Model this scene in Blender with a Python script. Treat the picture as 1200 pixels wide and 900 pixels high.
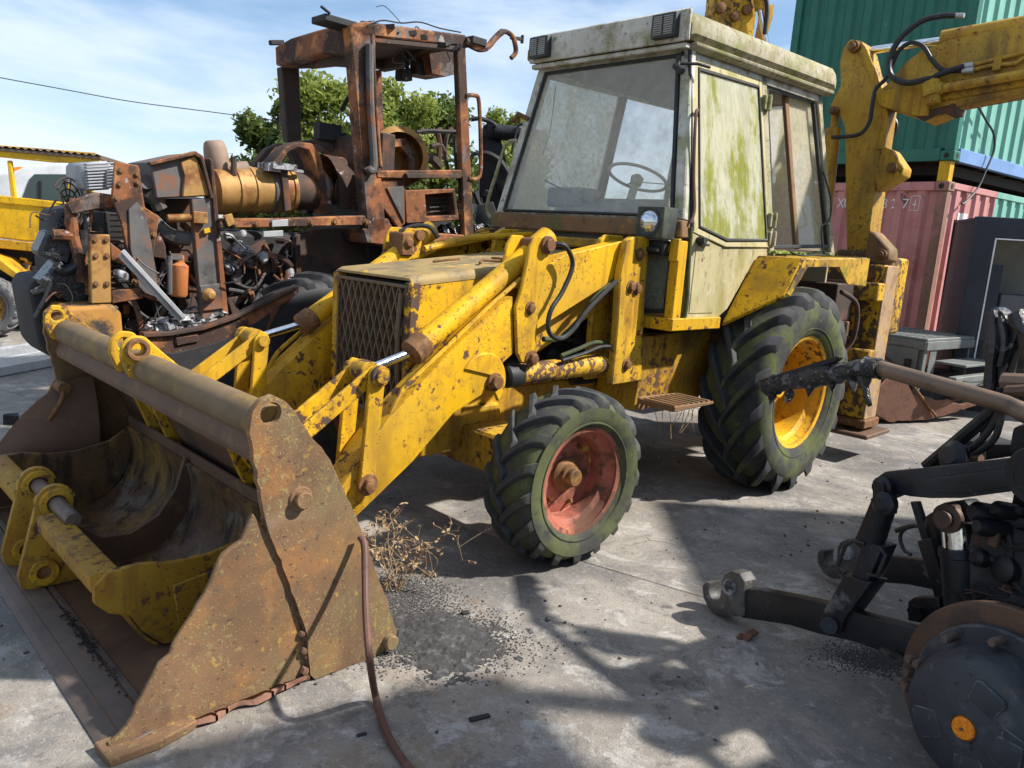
import bpy, bmesh, math, random
from mathutils import Vector, Matrix, geometry
R = math.radians
random.seed(7)
for o in list(bpy.data.objects): bpy.data.objects.remove(o)
scene = bpy.context.scene
C = scene.collection

# ------------------------------------------------------------------ camera
CAM_H, CAM_PITCH, CAM_ROLL, CAM_F = 1.572, R(10.7), R(3.975), 906.2
fw = Vector((0, math.cos(CAM_PITCH), -math.sin(CAM_PITCH))); rt0 = Vector((1, 0, 0)); up0 = rt0.cross(fw)
rt = rt0*math.cos(CAM_ROLL) + up0*math.sin(CAM_ROLL); up = up0*math.cos(CAM_ROLL) - rt0*math.sin(CAM_ROLL)
camd = bpy.data.cameras.new('camera'); cam = bpy.data.objects.new('camera', camd); C.objects.link(cam)
camd.sensor_width = 36; camd.lens = 36*CAM_F/1200; camd.clip_start = .05; camd.clip_end = 2000
m = Matrix((rt, up, -fw)).transposed().to_4x4(); m.translation = (0, 0, CAM_H); cam.matrix_world = m
scene.camera = cam
scene.render.resolution_x, scene.render.resolution_y = 1024, 768

# ------------------------------------------------------------------ sky, sun, exposure
SUN_H = Vector((.97, -.05)).normalized(); SUN_EL = R(45)
w = bpy.data.worlds.new('World'); scene.world = w; w.use_nodes = True
nt = w.node_tree; nt.nodes.clear(); L = nt.links.new
sky = nt.nodes.new('ShaderNodeTexSky'); sky.sky_type = 'NISHITA'; sky.sun_disc = False
sky.sun_elevation = SUN_EL; sky.sun_rotation = math.atan2(SUN_H.x, SUN_H.y); sky.altitude = 50
sky.air_density = 1.0; sky.dust_density = .6; sky.ozone_density = 1.2
tc = nt.nodes.new('ShaderNodeTexCoord')
mp = nt.nodes.new('ShaderNodeMapping'); mp.inputs['Scale'].default_value = (1.2, 1.0, 5.0); mp.inputs['Rotation'].default_value = (0, R(-8), R(20))
L(tc.outputs['Generated'], mp.inputs['Vector'])
n1 = nt.nodes.new('ShaderNodeTexNoise'); n1.inputs['Scale'].default_value = 1.6; n1.inputs['Detail'].default_value = 7; n1.inputs['Roughness'].default_value = .55; n1.inputs['Distortion'].default_value = .4
L(mp.outputs['Vector'], n1.inputs['Vector'])
cr = nt.nodes.new('ShaderNodeMapRange'); cr.interpolation_type = 'SMOOTHSTEP'; cr.inputs[1].default_value = .40; cr.inputs[2].default_value = .64; cr.inputs[3].default_value = .15; cr.inputs[4].default_value = .85
L(n1.outputs['Fac'], cr.inputs[0])
mx = nt.nodes.new('ShaderNodeMix'); mx.data_type = 'RGBA'
hs_ = nt.nodes.new('ShaderNodeHueSaturation'); hs_.inputs['Saturation'].default_value = 1.25; L(sky.outputs['Color'], hs_.inputs['Color'])
L(cr.outputs[0], mx.inputs['Factor']); L(hs_.outputs[0], mx.inputs['A']); mx.inputs['B'].default_value = (5.8, 6.6, 7.8, 1)
bg = nt.nodes.new('ShaderNodeBackground'); bg.inputs['Strength'].default_value = .094
L(mx.outputs['Result'], bg.inputs['Color'])
wo = nt.nodes.new('ShaderNodeOutputWorld'); L(bg.outputs[0], wo.inputs[0])
sd = bpy.data.lights.new('sun', 'SUN'); sd.energy = 5.0; sd.angle = R(1.6); sd.color = (1, .955, .89)
so = bpy.data.objects.new('sun', sd); C.objects.link(so)
SUN = Vector((SUN_H.x*math.cos(SUN_EL), SUN_H.y*math.cos(SUN_EL), math.sin(SUN_EL)))
so.rotation_euler = SUN.to_track_quat('Z', 'Y').to_euler(); so.location = (8, 2, 9)
vs = scene.view_settings; vs.view_transform = 'Standard'; vs.look = 'None'; vs.gamma = 1; vs.exposure = .76; vs.use_curve_mapping = False
scene.render.engine = 'CYCLES'

# ------------------------------------------------------------------ frames and measuring
# the digger's own axes: x forward from the rear axle, y to its left, z up
HD = R(44.89); O = Vector((1.164, 5.889, 0))
FW = Vector((-math.cos(HD), -math.sin(HD), 0)); LF = Vector((math.sin(HD), -math.cos(HD), 0)); TROT = math.pi + HD
CP = Vector((0, 0, CAM_H))
def toT(P): d = P - O; return Vector((d.dot(FW), d.dot(LF), P.z))
def toW(x, y, z): return O + FW*x + LF*y + Vector((0, 0, z))
def ray(px, py): return fw + rt*((px-600)/CAM_F) + up*((450-py)/CAM_F)
def TP(px, py, p0, n):                      # sight line through a photo point, met with a plane given in digger axes
    c = toT(CP); d = toT(CP + ray(px, py)) - c; n = Vector(n); t = (Vector(p0) - c).dot(n)/d.dot(n); return c + d*t
def PY(px, py, y): p = TP(px, py, (0, y, 0), (0, 1, 0)); return (p.x, p.z)
def PX(px, py, x): p = TP(px, py, (x, 0, 0), (1, 0, 0)); return (p.y, p.z)
def PZ(px, py, z): p = TP(px, py, (0, 0, z), (0, 0, 1)); return (p.x, p.y)
def SY(y, *pts): return [PY(a, b, y) for a, b in pts]
def SX(x, *pts): return [PX(a, b, x) for a, b in pts]
def DW(px, py, dep): d = ray(px, py); return CP + d*(dep/d.y)
def GW(px, py, z=0): d = ray(px, py); return CP + d*((z-CAM_H)/d.z)

# ------------------------------------------------------------------ mesh building
def V(*a): return Vector(a)
def catmull(pts, n=6):
    pts = [Vector(p) for p in pts]; out = []
    for i in range(len(pts)-1):
        p0 = pts[max(i-1, 0)]; p1 = pts[i]; p2 = pts[i+1]; p3 = pts[min(i+2, len(pts)-1)]
        for k in range(n):
            t = k/n; out.append(.5*((2*p1) + (p2-p0)*t + (2*p0-5*p1+4*p2-p3)*t*t + (3*p1-p0-3*p2+p3)*t**3))
    out.append(pts[-1]); return out
def circ(cx, cy, r, n=16, a0=0, a1=2*math.pi, end=False):
    k = n if not end else n-1
    return [(cx+r*math.cos(a0+(a1-a0)*i/k), cy+r*math.sin(a0+(a1-a0)*i/k)) for i in range(n)]
def rough(pts, step=.03, amp=.003, seed=1):     # outline with knocked, uneven edges
    rg = random.Random(seed); out = []; n = len(pts)
    for i in range(n):
        a, b = Vector(pts[i]), Vector(pts[(i+1) % n]); l = (b-a).length; k = max(1, int(l/step)); nn = Vector((-(b-a).y, (b-a).x))/max(l, 1e-6)
        out.append((a.x, a.y))
        for q in range(1, k):
            p = a+(b-a)*((q+rg.uniform(-.2, .2))/k)+nn*rg.gauss(0, amp)*(3 if rg.random() < .08 else 1); out.append((p.x, p.y))
    return out
class MB:
    def __init__(s): s.bm = bmesh.new(); s.sm = set()
    def poly(s, idx): 
        try: return s.bm.faces.new(idx)
        except ValueError: return None
    def box(s, c, size, mat=None):
        hx, hy, hz = size[0]/2, size[1]/2, size[2]/2; c = Vector(c)
        vs = []
        for k in (-1, 1):
            for j in (-1, 1):
                for i in (-1, 1):
                    p = Vector((i*hx, j*hy, k*hz)); p = (mat @ p) if mat else p
                    vs.append(s.bm.verts.new(c+p))
        for f in ((0, 2, 3, 1), (4, 5, 7, 6), (0, 1, 5, 4), (2, 6, 7, 3), (0, 4, 6, 2), (1, 3, 7, 5)): s.poly([vs[i] for i in f])
        return s
    def b6(s, x0, x1, y0, y1, z0, z1): return s.box(((x0+x1)/2, (y0+y1)/2, (z0+z1)/2), (abs(x1-x0), abs(y1-y0), abs(z1-z0)))
    def bar(s, p0, p1, w, h, upv=(0, 0, 1)):
        p0, p1 = Vector(p0), Vector(p1); d = p1-p0; l = d.length; d = d.normalized(); u = Vector(upv)
        sx = d.cross(u)
        if sx.length < 1e-4: sx = d.cross(Vector((0, 1, 0)))
        sx.normalize(); uz = sx.cross(d)
        return s.box((p0+p1)/2, (l, w, h), Matrix((d, sx, uz)).transposed())
    def prism(s, pts, vec):
        vec = Vector(vec); a = [s.bm.verts.new(Vector(p)) for p in pts]; b = [s.bm.verts.new(Vector(p)+vec) for p in pts]
        n = len(a)
        s.poly(a[::-1]); s.poly(b)
        for i in range(n): s.poly([a[i], a[(i+1) % n], b[(i+1) % n], b[i]])
        return s
    def plate(s, outer, holes, fn, vec):            # flat plate with holes; fn maps 2d to 3d
        loops = [outer]+list(holes); vec = Vector(vec)
        flat = [Vector((p[0], p[1], 0)) for l in loops for p in l]
        tris = geometry.tessellate_polygon([[Vector((p[0], p[1], 0)) for p in l] for l in loops])
        a = [s.bm.verts.new(Vector(fn(p.x, p.y))) for p in flat]; b = [s.bm.verts.new(Vector(fn(p.x, p.y))+vec) for p in flat]
        for t in tris: s.poly([a[i] for i in t]); s.poly([b[i] for i in t][::-1])
        k = 0
        for l in loops:
            n = len(l)
            for i in range(n): s.poly([a[k+i], a[k+(i+1) % n], b[k+(i+1) % n], b[k+i]])
            k += n
        return s
    def py(s, pts, y0, y1, holes=()):               # outline in x,z; runs from y0 to y1
        if holes: return s.plate(pts, holes, lambda a, b: (a, y0, b), (0, y1-y0, 0))
        return s.prism([(a, y0, b) for a, b in pts], (0, y1-y0, 0))
    def px(s, pts, x0, x1): return s.prism([(x0, a, b) for a, b in pts], (x1-x0, 0, 0))
    def pz(s, pts, z0, z1): return s.prism([(a, b, z0) for a, b in pts], (0, 0, z1-z0))
    def cyl(s, p0, p1, r0, r1=None, n=16, cap=True):
        return s.lathe([(r0, 0), (r0 if r1 is None else r1, (Vector(p1)-Vector(p0)).length)], p0, Vector(p1)-Vector(p0), n, cap)
    def lathe(s, prof, o, ax, n=24, cap=True, closed=False):
        o = Vector(o); ax = Vector(ax).normalized(); u = ax.cross(Vector((0, 0, 1)))
        if u.length < 1e-3: u = ax.cross(Vector((1, 0, 0)))
        u.normalize(); v = ax.cross(u); rings = []
        for r, h in prof:
            rings.append([s.bm.verts.new(o+ax*h+(u*math.cos(2*math.pi*i/n)+v*math.sin(2*math.pi*i/n))*r) for i in range(n)])
        pr = list(zip(rings, rings[1:]))
        if closed: pr.append((rings[-1], rings[0]))
        for a, b in pr:
            for i in range(n): s.poly([a[i], a[(i+1) % n], b[(i+1) % n], b[i]])
        if cap and not closed:
            if prof[0][0] > 1e-5: s.poly(rings[0][::-1])
            if prof[-1][0] > 1e-5: s.poly(rings[-1])
        return s
    def tube(s, pts, r, n=8, cap=True):
        pts = [Vector(p) for p in pts]; rings = []; u = None
        for i, p in enumerate(pts):
            t = (pts[min(i+1, len(pts)-1)]-pts[max(i-1, 0)]).normalized()
            if u is None:
                u = t.cross(Vector((0, 0, 1)))
                if u.length < .05: u = t.cross(Vector((1, 0, 0)))
            u = (u - t*u.dot(t)).normalized(); v = t.cross(u); rr = r[i] if isinstance(r, (list, tuple)) else r
            rings.append([s.bm.verts.new(p+(u*math.cos(2*math.pi*k/n)+v*math.sin(2*math.pi*k/n))*rr) for k in range(n)])
        for a, b in zip(rings, rings[1:]):
            for k in range(n): s.poly([a[k], a[(k+1) % n], b[(k+1) % n], b[k]])
        if cap: s.poly(rings[0][::-1]); s.poly(rings[-1])
        return s
    def sheet(s, prof, fn, th):                     # open profile (list of 2d) given thickness, fn(a,b,side) -> two 3d points
        n = len(prof); off = []
        for i in range(n):
            a = Vector(prof[max(i-1, 0)]); b = Vector(prof[min(i+1, n-1)]); t = (b-a).normalized(); off.append(Vector((-t.y, t.x)))
        ring = [Vector(p) for p in prof]+[Vector(prof[i])+off[i]*th for i in range(n-1, -1, -1)]
        A = [s.bm.verts.new(fn(p.x, p.y, 0)) for p in ring]; B = [s.bm.verts.new(fn(p.x, p.y, 1)) for p in ring]
        k = len(ring)
        for i in range(k): s.poly([A[i], A[(i+1) % k], B[(i+1) % k], B[i]])
        for i in range(n-1):
            s.poly([A[i], A[i+1], A[k-2-i], A[k-1-i]]); s.poly([B[i], B[i+1], B[k-2-i], B[k-1-i]])
        return s
    def hexbolt(s, p, ax, r, h):
        ax = Vector(ax).normalized(); p = Vector(p)
        s.lathe([(r*1.5, 0), (r*1.5, h*.22)], p, ax, 14); s.lathe([(r, 0), (r, h), (r*.85, h*1.12)], p, ax, 6); return s
    def grid(s, nu, nv, fn, th=None):
        g = [[s.bm.verts.new(fn(i/nu, j/nv)) for j in range(nv+1)] for i in range(nu+1)]
        for i in range(nu):
            for j in range(nv): s.poly([g[i][j], g[i+1][j], g[i+1][j+1], g[i][j+1]])
        return s
    def wobble(s, amp, sc=3, seed=0):               # dents
        from mathutils import noise
        for v in s.bm.verts:
            n = noise.noise_vector(v.co*sc+Vector((seed, seed*2, 0))); v.co += n*amp
        return s
    def build(s, name, mat, parent=None, bevel=0, seg=1, ang=35, sub=0, cuts=0, label=None, loc=None, stuff=False):
        bm = s.bm
        bmesh.ops.remove_doubles(bm, verts=bm.verts, dist=1e-5)
        bmesh.ops.recalc_face_normals(bm, faces=bm.faces)
        if bevel:
            ed = [e for e in bm.edges if len(e.link_faces) == 2 and e.calc_face_angle(0) > R(28)]
            if ed:
                bmesh.ops.bevel(bm, geom=ed, offset=bevel, segments=seg, affect='EDGES', clamp_overlap=True, profile=.6)
        for f in bm.faces: f.smooth = True
        for e in bm.edges: e.smooth = not (len(e.link_faces) == 2 and e.calc_face_angle(0) > R(ang))
        bms = s.pieces() if (parent is not None and not stuff) else [bm]
        first = None
        for b_ in bms:
            me = bpy.data.meshes.new(name); b_.to_mesh(me); b_.free()
            if mat: me.materials.append(mat if not isinstance(mat, str) else MT[mat])
            o = bpy.data.objects.new(name, me); C.objects.link(o)
            if parent: o.parent = parent
            if loc is not None: o.location = loc
            elif parent is not None and parent.name in OFF: o.location = OFF[parent.name]
            if stuff: o['kind'] = 'stuff'
            if label and first is None: o['label'] = label
            first = first or o
        return first
    def pieces(s):                                   # pieces that lie clear of each other become objects of their own
        bm = s.bm; bm.verts.ensure_lookup_table(); bm.verts.index_update(); comp = {}; k = 0
        for v0 in bm.verts:
            if v0.index in comp: continue
            st = [v0]; comp[v0.index] = k
            while st:
                v = st.pop()
                for e in v.link_edges:
                    w_ = e.other_vert(v)
                    if w_.index not in comp: comp[w_.index] = k; st.append(w_)
            k += 1
        if k < 2 or k > 60: return [bm]
        lo = [Vector((1e9,)*3) for _ in range(k)]; hi = [Vector((-1e9,)*3) for _ in range(k)]
        for v in bm.verts:
            i = comp[v.index]
            for a in range(3): lo[i][a] = min(lo[i][a], v.co[a]); hi[i][a] = max(hi[i][a], v.co[a])
        size = [max(hi[i]-lo[i]) for i in range(k)]; par = list(range(k))
        def fd(i):
            while par[i] != i: i = par[i]
            return i
        for i in range(k):
            for j in range(i):
                g = Vector([max(0, lo[i][a]-hi[j][a], lo[j][a]-hi[i][a]) for a in range(3)]).length
                if g <= max(.018, .42*max(size[i], size[j])): par[fd(i)] = fd(j)
        roots = sorted(set(fd(i) for i in range(k)))
        if len(roots) < 2: return [bm]
        out = []
        for r_ in roots:
            c = bm.copy(); c.verts.ensure_lookup_table()
            bmesh.ops.delete(c, geom=[c.verts[i] for i in range(len(c.verts)) if fd(comp[i]) != r_], context='VERTS'); out.append(c)
        bm.free(); return out
OFF = {}
def tag(o, label=None, cat=None, group=None, kind=None):
    if label: o['label'] = label
    if cat: o['category'] = cat
    if group: o['group'] = group
    if kind: o['kind'] = kind
    return o
def thing(name, label, cat, loc=(0, 0, 0), rz=0, group=None):
    o = bpy.data.objects.new(name, None); C.objects.link(o); o.location = loc; o.rotation_euler = (0, 0, rz); o.empty_display_size = .2
    return tag(o, label, cat, group)
def dup(o, parent, matrix=None):
    c = o.copy(); C.objects.link(c); c.parent = parent
    for ch in o.children: dup(ch, c)
    return c
def jit(a): return random.uniform(-a, a)
# ------------------------------------------------------------------ materials
MT = {}
class NB:
    def __init__(s, name):
        s.m = bpy.data.materials.new(name); s.m.use_nodes = True; s.t = s.m.node_tree; s.t.nodes.clear()
        s.out = s.n('ShaderNodeOutputMaterial'); s.co = s.n('ShaderNodeTexCoord').outputs['Object']; MT[name] = s.m
    def n(s, t): return s.t.nodes.new(t)
    def l(s, a, b): s.t.links.new(a, b)
    def put(s, v, sock):
        if hasattr(v, 'is_linked') or isinstance(v, bpy.types.NodeSocket): s.l(v, sock)
        elif isinstance(v, (tuple, list)): sock.default_value = (*v, 1) if len(v) == 3 and sock.type == 'RGBA' else v
        else: sock.default_value = v
    def mapv(s, scale=(1, 1, 1), loc=(0, 0, 0), rot=(0, 0, 0)):
        q = s.n('ShaderNodeMapping'); s.l(s.co, q.inputs['Vector']); q.inputs['Scale'].default_value = scale; q.inputs['Location'].default_value = loc; q.inputs['Rotation'].default_value = rot
        return q.outputs[0]
    def noise(s, sc, det=5, ro=.6, stretch=None, seed=0, dist=0):
        q = s.n('ShaderNodeTexNoise'); s.l(s.mapv(stretch or (1, 1, 1), (seed*3.1, seed*1.7, seed*2.3)), q.inputs['Vector'])
        q.inputs['Scale'].default_value = sc; q.inputs['Detail'].default_value = det; q.inputs['Roughness'].default_value = ro; q.inputs['Distortion'].default_value = dist
        return q.outputs['Fac']
    def rng(s, f, a, b, c=0., d=1.):
        q = s.n('ShaderNodeMapRange'); q.interpolation_type = 'SMOOTHSTEP'; s.put(f, q.inputs[0])
        for i, v in enumerate((a, b, c, d)): q.inputs[i+1].default_value = v
        return q.outputs[0]
    def mix(s, f, a, b):
        q = s.n('ShaderNodeMix'); q.data_type = 'RGBA'; s.put(f, q.inputs['Factor']); s.put(a, q.inputs['A']); s.put(b, q.inputs['B']); return q.outputs['Result']
    def mixf(s, f, a, b):
        q = s.n('ShaderNodeMix'); q.data_type = 'FLOAT'; s.put(f, q.inputs[0]); s.put(a, q.inputs[2]); s.put(b, q.inputs[3]); return q.outputs[0]
    def math(s, op, a, b=0.):
        q = s.n('ShaderNodeMath'); q.operation = op; s.put(a, q.inputs[0]); s.put(b, q.inputs[1]); return q.outputs[0]
    def scalecol(s, col, f):
        q = s.n('ShaderNodeMix'); q.data_type = 'RGBA'; q.blend_type = 'MULTIPLY'; q.inputs['Factor'].default_value = 1; s.put(col, q.inputs['A'])
        cmb = s.n('ShaderNodeCombineColor'); [s.put(f, cmb.inputs[i]) for i in range(3)]; s.l(cmb.outputs[0], q.inputs['B']); return q.outputs['Result']
    def edge(s, r=.012):                             # worn edges: where the rounded normal leaves the flat one
        b = s.n('ShaderNodeBevel'); b.samples = 4; b.inputs['Radius'].default_value = r
        g = s.n('ShaderNodeNewGeometry'); d = s.n('ShaderNodeVectorMath'); d.operation = 'DOT_PRODUCT'
        s.l(b.outputs[0], d.inputs[0]); s.l(g.outputs['Normal'], d.inputs[1]); return s.math('SUBTRACT', 1., d.outputs['Value'])
    def fin(s, col, rough, metal=0., bump=None, bd=.004, bs=.5, spec=.5, coat=0, **k):
        p = s.n('ShaderNodeBsdfPrincipled'); s.put(col, p.inputs['Base Color']); s.put(rough, p.inputs['Roughness']); s.put(metal, p.inputs['Metallic'])
        s.put(spec, p.inputs['Specular IOR Level'])
        if coat: p.inputs['Coat Weight'].default_value = coat; p.inputs['Coat Roughness'].default_value = .2
        if bump is not None:
            q = s.n('ShaderNodeBump'); q.inputs['Strength'].default_value = bs; q.inputs['Distance'].default_value = bd; s.l(bump, q.inputs['Height']); s.l(q.outputs[0], p.inputs['Normal'])
        s.p = p; s.l(p.outputs[0], s.out.inputs[0]); return s.m
def worn(name, base, layers=(), rough=.5, metal=0., var=.18, vs=2.5, bump=.4, bsc=60, bd=.003, edge=None, spec=.4):
    b = NB(name); col = b.scalecol(base, b.rng(b.noise(vs, 6, .65, seed=1), .25, .75, 1-var, 1+var)); ro = rough; h = None
    fine = b.noise(bsc, 6, .7, seed=5)
    for i, y in enumerate(layers):
        f = b.noise(y['s'], y.get('d', 6), y.get('ro', .62), y.get('st'), y.get('seed', i+2), y.get('dist', 0))
        if 'mod' in y: f = b.math('ADD', f, b.math('MULTIPLY', b.math('SUBTRACT', b.noise(y['mod'][0], 4, .55, seed=y.get('seed', i+2)+50), .5), y['mod'][1]))
        f = b.rng(f, y['lo'], y['hi'], 0., y.get('a', 1.))
        col = b.mix(f, col, y['c'])
        if 'r' in y: ro = b.mixf(f, ro, y['r'])
        if y.get('relief'): h = b.math('MULTIPLY', f, y['relief']) if h is None else b.math('ADD', h, b.math('MULTIPLY', f, y['relief']))
    if edge:
        e = b.math('MULTIPLY', b.rng(b.edge(edge.get('w', .012)), .02, .2), b.rng(b.noise(edge.get('s', 22), 4, .7, seed=9), .42, .58))
        col = b.mix(e, col, edge['c']); ro = b.mixf(e, ro, .8)
    hh = b.math('MULTIPLY', fine, .5) if h is None else b.math('ADD', h, b.math('MULTIPLY', fine, .5))
    return b.fin(col, ro, metal, hh, bd, bump, spec)
YEL = (.64, .355, .006)
RUST = (.13, .05, .02); PRIM = (.13, .115, .10)
def yellow(name, base=YEL, chip=.60, dirt=.45, moss=0):
    ly = [dict(c=(.43, .26, .035), s=1.6, lo=.42, hi=.68, a=.35+.5*dirt, seed=40), dict(c=(.30, .15, .02), s=4.5, lo=.46, hi=.70, a=dirt), dict(c=(.14, .085, .03), s=3.0, lo=.5, hi=.72, a=dirt, st=(1, 1, .25), seed=11),
          dict(c=(.10, .065, .035), s=30, lo=.56, hi=.70, a=.5*dirt+.12, d=4, mod=(2.5, .5)), dict(c=(.22, .10, .02), s=12, lo=.52, hi=.68, a=.5*dirt+.15, st=(1.6, 1.6, .16), seed=17, mod=(1.8, .5)),
          dict(c=(.78, .46, .02), s=7, lo=.6, hi=.75, a=.3, seed=44),
          dict(c=(.15, .06, .02), s=19, lo=chip-.03, hi=chip+.02, d=7, ro=.62, seed=4, r=.85, relief=-.4, mod=(1.4, .7)), dict(c=(.085, .055, .040), s=19, lo=chip+.018, hi=chip+.035, d=7, ro=.62, seed=4, r=.75, mod=(1.4, .7)),
          dict(c=RUST, s=6, lo=chip+.12, hi=chip+.15, d=8, ro=.68, seed=19, r=.85, mod=(1.3, .4)), dict(c=(.12, .055, .025), s=75, lo=.64, hi=.68, d=3, seed=6, r=.85, mod=(3, .4))]
    if moss: ly.append(dict(c=(.10, .13, .02), s=5, lo=.5, hi=.68, a=moss, r=.95, seed=15))
    return worn(name, base, ly, .55, 0, .16, 1.3, .3, 70, .003, dict(c=(.13, .065, .03), w=.010), .22)
yellow('yellow', chip=.635, dirt=.5); yellow('yellow_worn', (.58, .33, .014), .58, .9); yellow('yellow_dull', (.31, .175, .018), .645, 1.); yellow('yellow_dirty', (.48, .27, .012), .655, 1.0); yellow('yellow_moss', (.52, .31, .02), .60, .9, .8)
yellow('yellow_chipped', (.58, .34, .015), .52, .9)
yellow('yellow_ochre', (.44, .255, .03), .66, .9)
yellow('yellow_rim', (.70, .38, .012), .64, .25)
yellow('yellow_clean', (.72, .42, .012), .68, .25)
worn('rust_plate', (.165, .092, .045), [dict(c=(.30, .13, .038), s=6, lo=.5, hi=.7, a=.6, mod=(1.5, .6)), dict(c=(.165, .135, .06), s=2.5, lo=.46, hi=.68, a=.6), dict(c=(.13, .075, .042), s=14, lo=.5, hi=.66, a=.6), dict(c=(.40, .25, .05), s=24, lo=.62, hi=.67, a=.6, mod=(2, .35)),
     dict(c=(.30, .28, .13), s=120, lo=.57, hi=.66, d=3, a=.55, relief=.5, mod=(3, .3)), dict(c=(.30, .26, .09), s=38, lo=.58, hi=.68, d=5, a=.45, relief=.4, mod=(1.8, .5), seed=83), dict(c=(.05, .032, .024), s=45, lo=.62, hi=.68, a=.7, relief=-.5), dict(c=(.09, .05, .03), s=5, lo=.52, hi=.72, a=.7, st=(1, 1, .22)), dict(c=(.28, .2, .14), s=7, lo=.6, hi=.72, a=.4, st=(.3, 1, 1), seed=61)], .85, 0, .25, 2, .6, 130, .004, dict(c=(.26, .13, .06), w=.012))
worn('rust_dark', (.115, .062, .036), [dict(c=(.16, .08, .035), s=5, lo=.5, hi=.75, a=.7), dict(c=(.21, .14, .05), s=9, lo=.58, hi=.7, a=.5), dict(c=(.045, .034, .03), s=4, lo=.5, hi=.7, a=.7, st=(1, 1, .4)), dict(c=(.16, .15, .06), s=60, lo=.62, hi=.7, a=.4)], .7, .0, .2, 3, .4, 110, .002)
worn('rust_floor', (.105, .075, .058), [dict(c=(.16, .12, .09), s=3, lo=.45, hi=.75, a=.6), dict(c=(.06, .045, .04), s=14, lo=.5, hi=.7, a=.6), dict(c=(.20, .10, .05), s=7, lo=.6, hi=.72, a=.5)], .6, .1, .2, 3, .4, 140, .002)
worn('olive_tube', (.15, .10, .05), [dict(c=(.28, .17, .03), s=6, lo=.5, hi=.68, a=.65), dict(c=(.10, .075, .04), s=9, lo=.5, hi=.7, a=.7), dict(c=(.14, .06, .025), s=20, lo=.6, hi=.7, a=.7)], .75, 0, .2, 3, .4, 100, .003)
worn('orange_rust', (.20, .07, .025), [dict(c=(.40, .165, .05), s=5, lo=.52, hi=.66, a=.85, mod=(1.6, .5)), dict(c=(.11, .10, .095), s=4, lo=.56, hi=.62, a=.85, seed=71, r=.6, st=(1, 1, .45), mod=(1.2, .5)), dict(c=(.035, .022, .018), s=2.4, lo=.47, hi=.56, a=.93, r=.9, seed=73), dict(c=(.03, .022, .02), s=12, lo=.56, hi=.66, a=.8, seed=33), dict(c=(.30, .28, .27), s=9, lo=.64, hi=.67, a=.8, seed=21, r=.6), dict(c=(.36, .18, .075), s=40, lo=.6, hi=.7, a=.6)], .8, 0, .3, 3, .7, 90, .005, dict(c=(.38, .17, .06), w=.01))
worn('burnt_dark', (.055, .036, .028), [dict(c=(.15, .055, .022), s=4, lo=.5, hi=.66, a=.8), dict(c=(.02, .018, .018), s=6, lo=.5, hi=.7, a=.8), dict(c=(.25, .24, .23), s=8, lo=.68, hi=.72, a=.7)], .8, 0, .25, 3, .5, 90, .004)
worn('burnt_grey', (.10, .095, .092), [dict(c=(.22, .08, .03), s=4, lo=.52, hi=.64, a=.9), dict(c=(.03, .027, .026), s=5, lo=.5, hi=.7, a=.8), dict(c=(.28, .27, .26), s=12, lo=.62, hi=.7, a=.5)], .75, .1, .25, 3, .5, 90, .003)
worn('burnt_ochre', (.36, .20, .06), [dict(c=(.17, .06, .02), s=4, lo=.48, hi=.62, a=.9), dict(c=(.06, .03, .02), s=6, lo=.56, hi=.7, a=.9), dict(c=(.34, .26, .16), s=5, lo=.6, hi=.7, a=.5)], .6, .25, .25, 3, .4, 70, .003)
worn('ash', (.34, .34, .35), [dict(c=(.03, .03, .03), s=14, lo=.45, hi=.6, a=1), dict(c=(.7, .7, .7), s=30, lo=.6, hi=.68, a=.8)], .6, .2, .3, 5, .8, 60, .01)
worn('soot', (.018, .017, .018), [dict(c=(.05, .045, .045), s=5, lo=.5, hi=.7, a=.7), dict(c=(.10, .05, .025), s=8, lo=.62, hi=.72, a=.6)], .75, 0, .3, 4, .5, 60, .004)
worn('black_paint', (.010, .011, .014), [dict(c=(.026, .028, .032), s=4, lo=.5, hi=.7, a=.8, r=.5), dict(c=(.14, .135, .13), s=7, lo=.63, hi=.76, a=.75, r=.9, seed=12, mod=(1.5, .5)), dict(c=(.09, .08, .07), s=40, lo=.62, hi=.70, a=.6, r=.9), dict(c=(.09, .05, .028), s=14, lo=.66, hi=.74, a=.8, r=.9)], .42, 0, .25, 3, .6, 45, .005, dict(c=(.07, .065, .06), w=.006), .3)
worn('crust', (.012, .012, .013), [dict(c=(.16, .16, .165), s=18, lo=.48, hi=.6, a=.85, r=.5, relief=1.2), dict(c=(.42, .42, .43), s=38, lo=.57, hi=.66, a=.8, r=.5, relief=1), dict(c=(.02, .02, .02), s=9, lo=.54, hi=.62, a=.9)], .2, 0, .2, 4, 1., 30, .02, None, .6)
worn('black_drum', (.040, .044, .052), [dict(c=(.045, .047, .052), s=3, lo=.48, hi=.66, a=.8), dict(c=(.17, .17, .175), s=6, lo=.54, hi=.74, a=.7, mod=(2, .4)), dict(c=(.24, .235, .23), s=45, lo=.62, hi=.72, a=.5, st=(1, 1, .3)), dict(c=(.16, .09, .045), s=5, lo=.60, hi=.72, a=.6), dict(c=(.02, .02, .02), s=25, lo=.6, hi=.68, a=.8)], .5, .2, .25, 4, .6, 60, .004, dict(c=(.28, .28, .28), w=.008))
worn('melted', (.012, .012, .013), [dict(c=(.30, .30, .31), s=16, lo=.6, hi=.7, a=.85, r=.4), dict(c=(.03, .03, .03), s=6, lo=.5, hi=.7)], .18, 0, .2, 4, 1.0, 22, .02, None, .6)
worn('pipe_rust', (.17, .115, .08), [dict(c=(.27, .15, .08), s=7, lo=.5, hi=.7, a=.7), dict(c=(.08, .06, .05), s=12, lo=.52, hi=.68, a=.7), dict(c=(.25, .22, .19), s=4, lo=.56, hi=.7, a=.5)], .5, .3, .2, 4, .4, 140, .002)
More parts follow.
